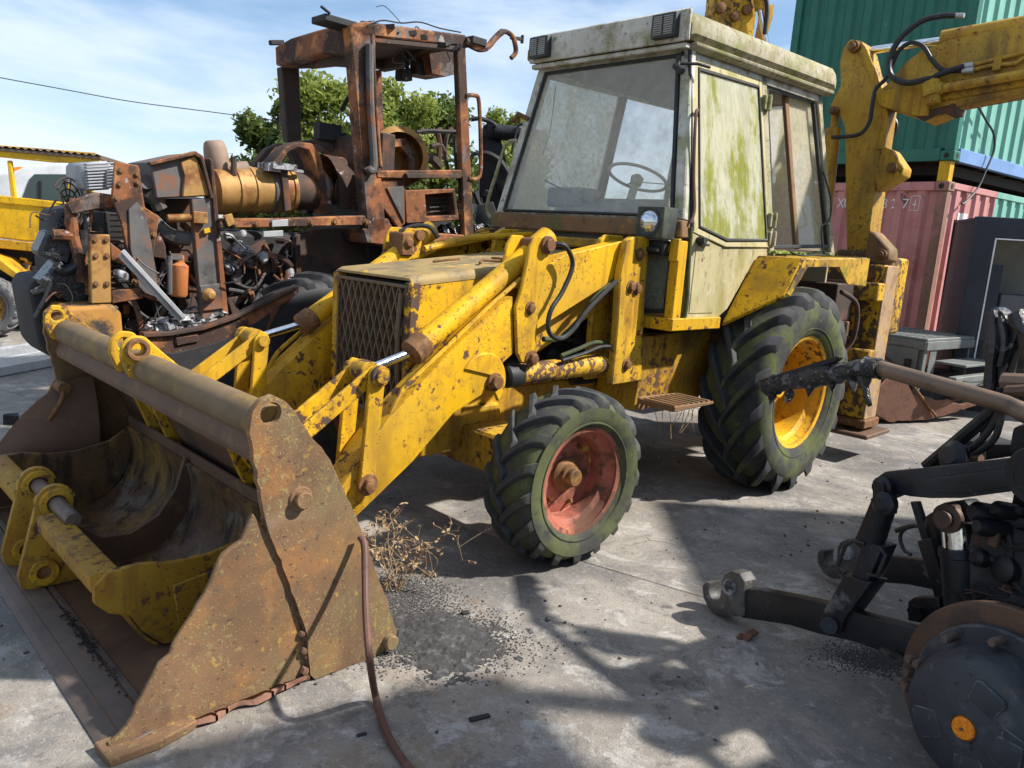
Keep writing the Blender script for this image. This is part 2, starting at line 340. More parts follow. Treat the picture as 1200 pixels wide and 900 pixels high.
worn('disc_rust', (.11, .062, .038), [dict(c=(.05, .037, .032), s=5, lo=.48, hi=.66, a=.9), dict(c=(.35, .15, .03), s=30, lo=.68, hi=.72, a=.8), dict(c=(.19, .10, .05), s=9, lo=.55, hi=.7, a=.6)], .6, .2, .2, 4, .4, 130, .002)
worn('steel_pin', (.15, .11, .09), [dict(c=(.25, .2, .17), s=9, lo=.5, hi=.7, a=.6), dict(c=(.10, .05, .03), s=20, lo=.55, hi=.7, a=.7)], .5, .5, .2, 5, .3, 120, .002)
worn('rust_bolt', (.16, .075, .03), [dict(c=(.3, .17, .06), s=30, lo=.5, hi=.65, a=.7), dict(c=(.07, .04, .03), s=22, lo=.55, hi=.7, a=.8)], .8, .2, .2, 6, .5, 160, .002)
worn('bucket_scrape', (.135, .075, .036), [dict(c=(.24, .215, .18), s=3.2, lo=.54, hi=.66, a=.6, st=(1, .7, 1)), dict(c=(.30, .18, .035), s=4, lo=.5, hi=.64, a=.75, seed=23), dict(c=(.035, .025, .018), s=9, lo=.48, hi=.62, a=.85, st=(1.4, 1.4, .35)), dict(c=(.03, .022, .018), s=45, lo=.56, hi=.66, a=.8), dict(c=(.19, .085, .03), s=8, lo=.56, hi=.7, a=.8)], .5, .05, .25, 4, .6, 80, .004)
def mossy(name, base, moss, lo, hi, rough=.85):
    return worn(name, base, [dict(c=(.045, .045, .042), s=6, lo=.5, hi=.7, a=.6), dict(c=moss, s=4.5, lo=lo, hi=hi, a=.85, r=.95), dict(c=(moss[0]*1.5, moss[1]*1.5, moss[2]*1.2), s=18, lo=.58, hi=.72, a=.55, r=.95), dict(c=(.012, .012, .012), s=11, lo=.56, hi=.7, a=.7)], rough, 0, .2, 3, .4, 90, .003)
mossy('tyre_moss', (.036, .036, .034), (.085, .095, .034), .36, .58); mossy('tyre', (.032, .032, .032), (.085, .10, .028), .43, .62); worn('lug_rubber', (.028, .029, .032), [dict(c=(.055, .056, .058), s=9, lo=.5, hi=.7, a=.7), dict(c=(.075, .085, .025), s=4, lo=.54, hi=.70, a=.75), dict(c=(.10, .095, .08), s=30, lo=.6, hi=.7, a=.5)], .75, 0, .2, 4, .4, 80, .003)
worn('rim_red', (.36, .11, .07), [dict(c=(.42, .20, .16), s=5, lo=.5, hi=.7, a=.7), dict(c=(.55, .33, .03), s=9, lo=.64, hi=.67, a=.9), dict(c=(.085, .042, .025), s=5, lo=.46, hi=.62, a=.9, r=.9), dict(c=(.07, .045, .03), s=22, lo=.56, hi=.66, a=.8)], .6, 0, .2, 3, .4, 90, .003, dict(c=(.14, .06, .03), w=.01))
worn('hub_brown', (.16, .075, .022), [dict(c=(.30, .16, .02), s=9, lo=.55, hi=.66, a=.8), dict(c=(.05, .03, .02), s=7, lo=.52, hi=.68, a=.85)], .7, 0, .2, 3, .5, 80, .004)
worn('cab_white', (.50, .48, .42), [dict(c=(.22, .19, .09), s=7, lo=.46, hi=.64, a=.75), dict(c=(.19, .21, .06), s=4, lo=.5, hi=.7, a=.7, seed=8), dict(c=(.10, .085, .05), s=24, lo=.57, hi=.68, a=.75), dict(c=(.15, .06, .025), s=9, lo=.66, hi=.7, a=.9)], .65, 0, .15, 3, .35, 90, .002, dict(c=(.16, .08, .04), w=.012))
worn('cab_lichen', (.33, .29, .20), [dict(c=(.20, .17, .07), s=8, lo=.44, hi=.62, a=.85), dict(c=(.19, .21, .05), s=4, lo=.46, hi=.66, a=.75, seed=8), dict(c=(.09, .08, .035), s=30, lo=.54, hi=.66, a=.8), dict(c=(.50, .48, .42), s=15, lo=.6, hi=.7, a=.6)], .75, 0, .15, 3, .4, 90, .003)
worn('cab_door', (.42, .36, .19), [dict(c=(.26, .23, .06), s=5, lo=.46, hi=.66, a=.8, st=(1, 1, .3)), dict(c=(.50, .45, .30), s=26, lo=.56, hi=.66, a=.7, st=(1, 1, .4)), dict(c=(.16, .13, .05), s=32, lo=.56, hi=.68, a=.7, st=(1, 1, .3), seed=14), dict(c=(.15, .07, .03), s=8, lo=.66, hi=.7, a=.9)], .75, 0, .15, 3, .3, 90, .002, dict(c=(.16, .08, .04), w=.01))
worn('sill_rust', (.19, .10, .045), [dict(c=(.10, .10, .03), s=5, lo=.5, hi=.66, a=.8), dict(c=(.34, .20, .03), s=12, lo=.6, hi=.68, a=.7), dict(c=(.07, .04, .025), s=8, lo=.54, hi=.68, a=.7)], .8, 0, .2, 3, .5, 90, .003)
worn('hood_top', (.30, .21, .08), [dict(c=(.17, .13, .07), s=4, lo=.44, hi=.62, a=.85), dict(c=(.12, .10, .07), s=9, lo=.52, hi=.66, a=.8), dict(c=(.60, .34, .015), s=6, lo=.62, hi=.68, a=.8), dict(c=(.14, .08, .05), s=26, lo=.6, hi=.7, a=.7)], .7, 0, .15, 3, .4, 90, .002)
worn('rubber_seal', (.016, .017, .017), [dict(c=(.07, .08, .05), s=8, lo=.55, hi=.7, a=.6)], .6)
worn('hose', (.018, .019, .02), [dict(c=(.06, .06, .055), s=14, lo=.52, hi=.7, a=.7), dict(c=(.05, .07, .015), s=6, lo=.6, hi=.72, a=.6)], .5, 0, .2, 5, .3, 100, .002)
worn('hose_moss', (.05, .065, .02), [dict(c=(.02, .02, .02), s=8, lo=.5, hi=.65, a=.8)], .8)
worn('cable_rust', (.10, .048, .034), [dict(c=(.17, .08, .05), s=12, lo=.5, hi=.66, a=.7), dict(c=(.04, .025, .02), s=20, lo=.55, hi=.7, a=.7)], .65)
worn('grille_mat', (.135, .088, .052), [dict(c=(.11, .095, .06), s=8, lo=.5, hi=.66, a=.7), dict(c=(.09, .045, .025), s=4, lo=.5, hi=.7, a=.7)], .7)
worn('grille_dark', (.018, .015, .013), [], .8)
worn('beige_panel', (.42, .36, .24), [dict(c=(.30, .25, .13), s=4, lo=.45, hi=.7, a=.7), dict(c=(.22, .2, .12), s=12, lo=.55, hi=.7, a=.4)], .8)
worn('dash_grey', (.17, .175, .18), [dict(c=(.16, .16, .15), s=8, lo=.5, hi=.7, a=.5)], .7)
worn('cream_plastic', (.46, .43, .35), [dict(c=(.3, .27, .2), s=8, lo=.5, hi=.7, a=.5)], .5)
worn('lamp_plastic', (.03, .033, .03), [dict(c=(.07, .085, .05), s=7, lo=.48, hi=.68, a=.8)], .6)
worn('lens_dirty', (.30, .28, .25), [dict(c=(.16, .13, .1), s=12, lo=.5, hi=.7, a=.7)], .25, .0)
worn('galvanised', (.42, .43, .44), [dict(c=(.30, .30, .30), s=8, lo=.48, hi=.7, a=.7), dict(c=(.22, .18, .13), s=5, lo=.6, hi=.75, a=.5)], .5, .5, .15, 3, .2, 80, .001)
worn('grey_steel_shaded', (.155, .165, .155), [dict(c=(.10, .105, .10), s=5, lo=.48, hi=.7, a=.7), dict(c=(.10, .07, .05), s=9, lo=.6, hi=.72, a=.6)], .6, .1, .15, 3, .3, 80, .002)  # grey darkened to stand in for the shade over the platform
worn('red_container', (.50, .215, .20), [dict(c=(.30, .10, .09), s=3, lo=.45, hi=.7, a=.6), dict(c=(.46, .21, .19), s=5, lo=.5, hi=.72, a=.5, st=(1, 1, .3)), dict(c=(.14, .065, .04), s=11, lo=.64, hi=.70, a=.85), dict(c=(.2, .09, .05), s=4, lo=.56, hi=.70, a=.6, st=(1.5, 1.5, .14)), dict(c=(.12, .06, .04), s=3, lo=.64, hi=.67, a=.9, seed=91)], .6, 0, .1, 2, .2, 60, .002, dict(c=(.17, .085, .05), w=.02))
worn('green_container', (.014, .125, .085), [dict(c=(.02, .155, .11), s=3, lo=.45, hi=.7, a=.6), dict(c=(.02, .10, .07), s=4, lo=.5, hi=.7, a=.5, st=(1, 1, .3)), dict(c=(.16, .085, .05), s=6, lo=.70, hi=.73, a=.9), dict(c=(.16, .30, .24), s=8, lo=.66, hi=.72, a=.5)], .5, 0, .1, 2, .2, 60, .002)  # container green, its shaded end partly put into the darker colour
worn('teal_faded_lit', (.16, .38, .30), [dict(c=(.22, .44, .36), s=3, lo=.45, hi=.7, a=.6), dict(c=(.11, .28, .22), s=4, lo=.5, hi=.7, a=.5, st=(1, 1, .3)), dict(c=(.20, .10, .06), s=6, lo=.69, hi=.72, a=.9), dict(c=(.5, .6, .55), s=9, lo=.68, hi=.72, a=.6)], .55, 0, .1, 2, .2, 60, .002)  # same green on the side: faded, and lightened for the sunlit face
worn('blue_rail', (.16, .28, .52), [dict(c=(.12, .2, .38), s=4, lo=.5, hi=.7, a=.6), dict(c=(.2, .12, .08), s=9, lo=.68, hi=.73, a=.8)], .5)
worn('container_brown', (.24, .13, .09), [dict(c=(.36, .14, .12), s=5, lo=.5, hi=.62, a=.7), dict(c=(.12, .08, .05), s=9, lo=.55, hi=.7, a=.6)], .7)
worn('white_paint', (.74, .74, .72), [dict(c=(.5, .46, .44), s=14, lo=.55, hi=.7, a=.5)], .6)
worn('navy', (.022, .026, .036), [dict(c=(.035, .04, .052), s=2, lo=.45, hi=.7, a=.6)], .55)
worn('cabin_wall', (.34, .34, .31), [dict(c=(.26, .26, .23), s=2, lo=.45, hi=.7, a=.6)], .7)
worn('truck_white', (.72, .72, .70), [dict(c=(.5, .5, .48), s=4, lo=.55, hi=.75, a=.5)], .35)
worn('corr_brown', (.12, .085, .06), [dict(c=(.2, .12, .07), s=6, lo=.5, hi=.7, a=.6)], .8)
worn('primer_orange', (.55, .20, .05), [], .6)
worn('scrap_rust', (.13, .055, .03), [dict(c=(.07, .035, .02), s=20, lo=.5, hi=.65, a=.8)], .8)
worn('dry_plant', (.31, .21, .115), [dict(c=(.22, .14, .07), s=20, lo=.5, hi=.7, a=.8)], .9)
worn('bark', (.10, .075, .05), [dict(c=(.05, .04, .03), s=12, lo=.5, hi=.65, a=.8)], .9, 0, .2, 3, .8, 30, .02)
worn('grit', (.07, .067, .064), [], .9)
b = NB('chrome'); b.fin(b.scalecol((.80, .82, .84), b.rng(b.noise(30, 3), .4, .7, .8, 1.)), b.rng(b.noise(50, 4), .4, .7, .08, .25), 1.)
b = NB('reflector'); b.fin(b.mix(b.rng(b.noise(160, 1), .45, .55), (.75, .19, .01), (.85, .28, .02)), .18)
b = NB('lens_head'); b.fin((.55,.58,.62), .08, .85)
worn('moss', (.12,.16,.02), [dict(c=(.2,.24,.04), s=20, lo=.5, hi=.65)], .95)
worn('stack_grey', (.23,.16,.115), [dict(c=(.22,.13,.09), s=7, lo=.5, hi=.66, a=.8)], .7)
worn('filter_grey', (.30,.31,.33), [dict(c=(.16,.16,.17), s=7, lo=.5, hi=.7, a=.7)], .6)
worn('bottle_orange', (.42,.14,.04), [dict(c=(.15,.07,.04), s=12, lo=.5, hi=.66, a=.8)], .6)
worn('burnt_weight', (.36,.17,.03), [dict(c=(.03,.027,.025), s=3.5, lo=.46, hi=.58), dict(c=(.15,.06,.02), s=9, lo=.55, hi=.68, a=.8)], .7)
worn('tyre_burnt', (.022,.022,.024), [dict(c=(.05,.05,.052), s=8, lo=.5, hi=.7, a=.8)], .7)
worn('hook_steel', (.10,.095,.09), [dict(c=(.06,.055,.05), s=14, lo=.48, hi=.62, a=.9), dict(c=(.28,.27,.26), s=22, lo=.6, hi=.7, a=.6), dict(c=(.10,.06,.04), s=9, lo=.6, hi=.7, a=.7)], .6, .3, .2, 4, .6, 60, .006)
worn('tyre_grey', (.10,.10,.10), [dict(c=(.16,.155,.15), s=8, lo=.5, hi=.7, a=.8)], .85)
b = NB('van_glass'); b.fin((.05,.075,.075), .06)
worn('lit_face_tan', (.34,.22,.12), [dict(c=(.45,.27,.03), s=12, lo=.55, hi=.65, a=.8), dict(c=(.2,.1,.06), s=9, lo=.5, hi=.66, a=.7)], .7)  # tan of the leg's sunlit side, with yellow flecks and rust
worn('rubble', (.13,.10,.075), [dict(c=(.2,.17,.14), s=14, lo=.5, hi=.65, a=.7), dict(c=(.06,.05,.04), s=7, lo=.5, hi=.66, a=.8)], .95)
worn('flange_rust', (.26,.13,.085), [dict(c=(.15,.07,.04), s=14, lo=.5, hi=.65, a=.8), dict(c=(.35,.22,.16), s=25, lo=.56, hi=.68, a=.6)], .8)
b = NB('amber'); b.fin((.8, .25, .02), .2)
def zterm(b, zb):
    if not zb: return 0.
    sx = b.n('ShaderNodeSeparateXYZ'); b.l(b.co, sx.inputs[0]); return b.rng(sx.outputs['Z'], zb[0], zb[1], zb[2], zb[3])
def glass(name, dirt, lo, hi, a0, a1, rough=.05, st=(1, 1, 1), sc=4, dirt2=None, tl=.3, zb=None):   # clear pane under a film of dirt
    b = NB(name); f = b.rng(b.noise(sc, 8, .68, st, 3), lo, hi, a0, a1); f2 = b.rng(b.noise(sc*7, 4, .6, st, 6), .3, .7, .75, 1.15); f = b.math('MINIMUM', b.math('MULTIPLY', f, f2), 1.)
    col = dirt if dirt2 is None else b.mix(b.rng(b.math('ADD', b.math('ADD', b.noise(sc*1.3, 8, .72, st, 9), b.math('MULTIPLY', b.math('SUBTRACT', b.noise(16, 6, .75, (1, 1, .6), 10), .5), .45)), zterm(b, zb)), .44, .62), dirt, dirt2)
    d = b.n('ShaderNodeBsdfDiffuse'); b.put(col, d.inputs[0])
    tr2 = b.n('ShaderNodeBsdfTranslucent'); b.put(col, tr2.inputs[0])
    ad = b.n('ShaderNodeMixShader'); ad.inputs[0].default_value = tl; b.l(d.outputs[0], ad.inputs[1]); b.l(tr2.outputs[0], ad.inputs[2])
    t = b.n('ShaderNodeBsdfTransparent'); t.inputs[0].default_value = (.965, .975, .97, 1)
    g = b.n('ShaderNodeBsdfGlossy'); g.inputs['Roughness'].default_value = rough
    lw_ = b.n('ShaderNodeLayerWeight'); lw_.inputs[0].default_value = .5; fre = b.math('ADD', .03, b.math('MULTIPLY', b.math('POWER', lw_.outputs['Facing'], 5.), .6))
    m1 = b.n('ShaderNodeMixShader'); b.l(f, m1.inputs[0]); b.l(t.outputs[0], m1.inputs[1]); b.l(ad.outputs[0], m1.inputs[2])
    m2 = b.n('ShaderNodeMixShader'); b.l(fre, m2.inputs[0]); b.l(m1.outputs[0], m2.inputs[1]); b.l(g.outputs[0], m2.inputs[2])
    b.l(m2.outputs[0], b.out.inputs[0])
glass('screen_glass', (.76, .74, .64), .3, .75, .16, .28, sc=2.5, tl=.4)
glass('side_glass', (.80, .74, .56), .3, .65, .5, .68, tl=.6)
glass('door_glass', (.70, .68, .50), .25, .6, .60, .85, .2, (1, 1, .22), 5.0, (.40, .40, .06), tl=.45, zb=(1.7, 2.65, .08, -.09))
glass('clear_glass', (.5, .52, .5), .4, .75, .05, .25)
glass('quarter_glass', (.22, .23, .17), .3, .6, .6, .85)
# foliage: leaves of several greens, light passing through them
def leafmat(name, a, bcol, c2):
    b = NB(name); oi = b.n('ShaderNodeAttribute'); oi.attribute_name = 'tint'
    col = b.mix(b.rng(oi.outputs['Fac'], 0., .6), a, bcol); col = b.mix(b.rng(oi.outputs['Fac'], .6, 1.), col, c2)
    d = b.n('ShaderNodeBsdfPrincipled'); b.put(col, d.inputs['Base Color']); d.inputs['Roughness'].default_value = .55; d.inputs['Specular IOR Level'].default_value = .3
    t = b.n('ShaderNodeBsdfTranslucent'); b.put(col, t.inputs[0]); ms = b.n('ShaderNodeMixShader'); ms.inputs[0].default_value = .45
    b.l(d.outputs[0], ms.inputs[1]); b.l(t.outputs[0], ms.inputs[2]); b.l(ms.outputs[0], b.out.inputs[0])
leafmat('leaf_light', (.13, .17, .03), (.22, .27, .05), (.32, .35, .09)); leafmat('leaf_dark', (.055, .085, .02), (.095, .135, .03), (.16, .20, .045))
# concrete yard: pale worn slab with damp, soot and oil stains that have shapes of their own
def concrete(name):
    b = NB(name); col = b.scalecol((.28, .25, .21), b.rng(b.noise(.9, 8, .68, seed=1), .28, .72, .58, 1.25))
    col = b.mix(b.rng(b.noise(2.3, 9, .72, seed=2, dist=.8), .47, .62, 0., .75), col, (.15, .143, .135))
    col = b.mix(b.rng(b.noise(5.5, 9, .75, seed=13, dist=.5), .52, .62, 0., .6), col, (.47, .45, .42))
    col = b.mix(b.rng(b.noise(.7, 7, .62, seed=3), .50, .64, 0., .75), col, (.105, .10, .098))
    col = b.mix(b.rng(b.noise(1.6, 6, .6, seed=7), .58, .68, 0., .6), col, (.22, .155, .095))
    col = b.mix(b.rng(b.noise(9, 8, .75, seed=28), .56, .64, 0., .55), col, (.095, .09, .085))
    col = b.mix(b.rng(b.noise(24, 6, .75, seed=8), .58, .66, 0., .6), col, (.11, .105, .10))
    col = b.mix(b.rng(b.noise(45, 6, .8, seed=9), .54, .66, 0., .6), col, (.43, .41, .38)); col = b.mix(b.rng(b.noise(85, 5, .8, seed=19), .54, .66, 0., .55), col, (.12, .11, .10))
    col = b.mix(b.rng(b.noise(130, 2, .7, seed=10), .62, .70, 0., .75), col, (.08, .076, .072))
    col = b.mix(b.rng(b.noise(2.2, 7, .68, seed=22), .62, .70, 0., .75), col, (.06, .057, .054))
    vo = b.n('ShaderNodeTexVoronoi'); vo.feature = 'DISTANCE_TO_EDGE'; vo.inputs['Scale'].default_value = .55; wv = b.n('ShaderNodeMix'); wv.data_type = 'RGBA'; wv.inputs['Factor'].default_value = .12
    nz = b.n('ShaderNodeTexNoise'); nz.inputs['Scale'].default_value = 2.2; nz.inputs['Detail'].default_value = 6; b.l(b.co, nz.inputs['Vector']); b.l(b.co, wv.inputs['A']); b.l(nz.outputs['Color'], wv.inputs['B']); b.l(wv.outputs['Result'], vo.inputs['Vector'])
    crk = b.math('MULTIPLY', b.rng(vo.outputs['Distance'], .0005, .0022, 1., 0.), b.rng(b.noise(.8, 3, .5, seed=41), .60, .68))
    col = b.mix(b.math('MULTIPLY', crk, .8), col, (.05, .047, .045))
    h = b.math('ADD', b.math('MULTIPLY', b.noise(9, 8, .7, seed=11), .7), b.math('MULTIPLY', b.noise(130, 4, .7, seed=12), .4)); h = b.math('SUBTRACT', h, crk)
    b.fin(col, b.rng(b.noise(2, 5, .6, seed=4), .3, .7, .6, .92), 0, h, .018, .75, .35)
concrete('concrete')
worn('earth', (.16, .13, .09), [dict(c=(.10, .11, .04), s=.8, lo=.45, hi=.6), dict(c=(.2, .19, .16), s=3, lo=.5, hi=.7, a=.6)], .95)
worn('soot_ground', (.045, .043, .042), [dict(c=(.12, .115, .11), s=18, lo=.5, hi=.68, a=.8)], .95, 0, .3, 6, .9, 45, .012)
# ------------------------------------------------------------------ ground
mb = MB(); mb.grid(40, 40, lambda u, v: Vector((-400+800*u, -400+800*v, -.03))); gr = mb.build('ground', 'earth'); tag(gr, 'bare earth and rough grass beyond the yard', 'ground', kind='structure')
j0, j1 = GW(690, 660), GW(1130, 790); jd = (j1-j0).normalized(); jn = Vector((-jd.y, jd.x, 0))
yard = MB().pz([(-30, -12), (30, -12), (30, 34), (-30, 34)], -.028, -.008).build('concrete_yard', 'soot_ground'); tag(yard, 'stained grey concrete yard of large cast slabs', 'yard', kind='structure')
SL = 7.5; gap = .007
slab_me = None
for i in range(-3, 4):
    for k in range(-2, 4):
        c0 = j0 + jd*((i-.22)*SL) + jn*(k+.5)*SL
        if slab_me is None:
            mb = MB(); h = SL/2-gap/2; mb.pz([(-h, -h), (h, -h), (h, h), (-h, h)], -.022, 0); o = mb.build('slab', 'concrete', yard, .004); slab_me = o.data
        else:
            o = bpy.data.objects.new('slab', slab_me); C.objects.link(o); o.parent = yard
        o.location = (c0.x, c0.y, 0); o.rotation_euler = (0, 0, math.atan2(jd.y, jd.x))
# grit and cinders swept against things
mb = MB(); rnd = random.Random(3)
def grit(cx, cy, sx, sy, n, s0, s1):
    for _ in range(n):
        x, y = rnd.gauss(cx, sx), rnd.gauss(cy, sy); s = rnd.uniform(s0, s1)
        mb.box((x, y, s*.35), (s*rnd.uniform(.7, 1.6), s, s*.7), Matrix.Rotation(rnd.random()*6, 3, 'Z') @ Matrix.Rotation(rnd.random(), 3, 'X'))
g = GW(500, 745); grit(g.x, g.y, .17, .11, 9000, .0015, .006); grit(g.x-.05, g.y, .18, .13, 60, .004, .010)
g = GW(462, 700); grit(g.x, g.y, .12, .12, 5000, .0015, .005)
g = GW(1035, 775); grit(g.x, g.y, .12, .06, 3500, .0015, .005)
g = GW(700, 720); grit(g.x, g.y, 1.3, .8, 150, .003, .010)
g = GW(60, 760); grit(g.x, g.y, .5, .5, 80, .003, .010)
g = GW(620, 600); grit(g.x+.8, g.y+.6, 1.2, 1.0, 120, .004, .014)
tag(mb.build('grit', 'grit'), 'loose dark grit and cinders scattered over the concrete', 'grit', kind='stuff')

from mathutils import noise as mnoise
g = GW(498, 742); mb = MB()
def heap(u, v):
    x, y = (u-.5)*1.3, (v-.5)*1.0; p = Vector((x*5, y*5, 3.)); r2 = (x/.30)**2+(y/.22)**2+((x+.18)*(y-.1))*6
    return Vector((g.x+x, g.y+y, -.012+.026*math.exp(-r2)+.010*mnoise.noise(p)+.009*mnoise.noise(p*4)+.007*mnoise.noise(p*13)))
mb.grid(170, 130, heap); tag(mb.build('soot_heap', 'soot_ground', ang=25), 'low dark heap of soot on the concrete beside the loader bucket', 'soot', kind='stuff')
# ------------------------------------------------------------------ shipping containers
C0 = Vector((5.04, 9.59)); CA = R(52); CDR = Vector((math.sin(CA), math.cos(CA))); CDL = Vector((-CDR.y, CDR.x)); CROT = math.atan2(CDR.y, CDR.x)
def corr(t, pitch, depth):             # trapezoid corrugation: 0 at the outer flat, depth at the inner one
    u = (t/pitch) % 1
    if u < .36: return 0
    if u < .5: return depth*(u-.36)/.14
    if u < .86: return depth
    return depth*(1-(u-.86)/.14)
def corr_pts(t0, t1, pitch, depth):
    ks = set([t0, t1]); k = math.floor(t0/pitch)
    while k*pitch < t1:
        for f in (0, .36, .5, .86):
            if t0 < (k+f)*pitch < t1: ks.add((k+f)*pitch)
        k += 1
    return [(t, corr(t, pitch, depth)) for t in sorted(ks)]
EP, ED, SPI, SD = .262, .036, .279, .036
def corr_wall(pts, z0, z1, fn):
    mb = MB(); a = [mb.bm.verts.new(fn(t, d, z0)) for t, d in pts]; b_ = [mb.bm.verts.new(fn(t, d, z1)) for t, d in pts]
    for i in range(len(a)-1): mb.poly([a[i], a[i+1], b_[i+1], b_[i]])
    return mb
def container(name, label, z0, H, Ln, mats, split=None):
    W = 2.44; me, ms, mr, mc, mrail = mats
    t = thing(name, label, 'container', (C0.x, C0.y, z0), CROT)
    MB().b6(.05, Ln, .05, W-.05, H-.03, H-.015).b6(.05, Ln, W-.06, W-.04, .12, H).b6(Ln-.05, Ln-.02, .05, W-.05, .12, H).b6(.05, Ln, .05, W-.05, .10, .14).build('box_shell', 'burnt_dark', t)
    corr_wall(corr_pts(.10, W-.10, EP, ED), .15, H-.10, lambda a, d, z: Vector((.012+d, a, z))).build('end_panel', me, t, ang=15)
    if split:
        corr_wall(corr_pts(.10, split, SPI, SD), .15, H-.07, lambda a, d, z: Vector((a, .012+d, z))).build('side_panel', ms, t, ang=15)
        corr_wall(corr_pts(split, Ln-.1, SPI, SD), .15, H-.07, lambda a, d, z: Vector((a, .012+d, z))).build('side_panel', 'teal_faded_lit', t, ang=15, label='far stretch of the side painted pale green')
        MB().b6(.16, split, .0, .06, H-.08, H-.005).build('top_rail', ms, t, .004); MB().b6(split+.002, Ln, .0, .06, H-.08, H-.005).build('top_rail', 'teal_faded_lit', t, .004)
    else:
        corr_wall(corr_pts(.10, Ln-.1, SPI, SD), .15, H-.07, lambda a, d, z: Vector((a, .012+d, z))).build('side_panel', ms, t, ang=15)
        MB().b6(.16, Ln-.16, .0, .06, H-.08, H-.005).build('top_rail', ms, t, .004)
    MB().b6(.0, .06, .16, W-.16, H-.11, H-.005).build('end_rail', me, t, .004)
    MB().b6(.0, .08, .16, W-.16, .0, .15).build('end_rail', me, t, .004)
    MB().b6(.16, Ln-.16, -.004, .08, .0, .155).build('bottom_rail', mrail, t, .004)
    for x in (0, Ln-.12):
        for y in (0, W-.12): MB().b6(x+.004, x+.12, y+.004, y+.12, .118, H-.118).build('corner_post', mc, t, .008)
    for x in (0, Ln-.17):
        for y in (0, W-.16):
            for z in (0, H-.118):
                cc = MB().b6(x-.006, x+.178-.006, y-.006, y+.162-.006, z, z+.118).build('corner_casting', mc, t, .01)
                if x == 0:
                    MB().prism([(x-.0075, y+.078+a, z+.06+b_) for a, b_ in circ(0, 0, .033, 12)], (.006, 0, 0)).build('casting_hole', 'grille_dark', cc)
                if y == 0:
                    MB().prism([(x+.085+a, y-.0075, z+.06+b_) for a, b_ in circ(0, 0, .033, 12)], (0, .006, 0)).build('casting_hole', 'grille_dark', cc)
    return t
rc = container('red_container', 'faded red shipping container with white numbers, at the bottom of the stack', 0, 2.591, 6.06, ('red_container', 'red_container', 'red_container', 'container_brown', 'red_container'), 1.42)
gc = container('green_container', 'green shipping container with blue bottom rail stacked on the red one', 2.83, 2.591, 6.06, ('green_container', 'teal_faded_lit', 'teal_faded_lit', 'green_container', 'blue_rail'))
for x in (.02, 5.9):
    for y in (.03, 2.28): MB().b6(x, x+.12, y, y+.13, -.24, 0).build('spacer_block', 'yellow_clean', gc, .006)
MB().b6(.3, 5.8, .2, 2.3, -.13, -.005).build('underframe', 'grille_dark', gc)
for i in range(8): MB().b6(.35+i*.7, .42+i*.7, .06, 2.36, -.006, .10).build('cross_member', 'burnt_dark', gc)
def letter(ch, d, z, hgt, par, mat='white_paint'):
    cu = bpy.data.curves.new('ch', 'FONT'); cu.body = ch; cu.size = hgt*1.38; cu.align_x = 'CENTER'
    to = bpy.data.objects.new('ch', cu); C.objects.link(to); dg = bpy.context.evaluated_depsgraph_get()
    me = bpy.data.meshes.new_from_object(to.evaluated_get(dg)); bpy.data.objects.remove(to)
    bm = bmesh.new(); bm.from_mesh(me); bmesh.ops.subdivide_edges(bm, edges=bm.edges, cuts=1)
    bmesh.ops.triangulate(bm, faces=bm.faces)
    for v in bm.verts:
        dd = d - v.co.x*.82; v.co = Vector((.012+corr(dd, EP, ED)-.007, dd, z+v.co.y))
    bm.to_mesh(me); bm.free(); me.materials.clear(); me.materials.append(MT[mat]); o = bpy.data.objects.new('numeral' if ch.isdigit() else 'letter', me); C.objects.link(o); o.parent = par; return o
for ch, d in (('X', 1.348), ('U', 1.262), ('8', .765), ('2', .646), ('7', .495), ('4', .376)): letter(ch, d, 2.265, .125, rc)
mb = MB()
for a0, a1, z0, z1 in ((.31, .315, 2.24, 2.42), (.437, .442, 2.24, 2.42), (.31, .442, 2.24, 2.246), (.31, .442, 2.414, 2.42)):
    n = 8
    mb.grid(n, 1, lambda u, v: Vector((.005+corr(a0+(a1-a0)*u, EP, ED), a0+(a1-a0)*u, z0+(z1-z0)*v)))
mb.build('numeral_box', 'white_paint', rc)
mb = MB()
for a0, a1, z0, z1 in ((.475, .535, 1.77, 2.25), (.5351, .70, 2.17, 2.25), (.5351, .67, 1.77, 1.85)):
    mb.grid(12, 1, lambda u, v: Vector((a0+(a1-a0)*u, .005+corr(a0+(a1-a0)*u, SPI, SD), z0+(z1-z0)*v)))
mb.build('bracket_mark', 'white_paint', rc)
def cside(px_, py_, off=.0):
    d = ray(px_, py_); n = Vector((CDR.y, -CDR.x, 0)); p0 = Vector((C0.x, C0.y, 0))+n*off; t = (p0-CP).dot(n)/d.dot(n); return CP+d*t
o = MB().tube(catmull([cside(a, b_, .06) for a, b_ in ((1147, 126), (1156, 142), (1164, 156), (1165, 175), (1157, 196), (1146, 220), (1132, 236), (1127, 239))]), .014, 6).build('hanging_cable', 'hose'); tag(o, 'thin black cable hanging down over the side of the green container', 'cable')
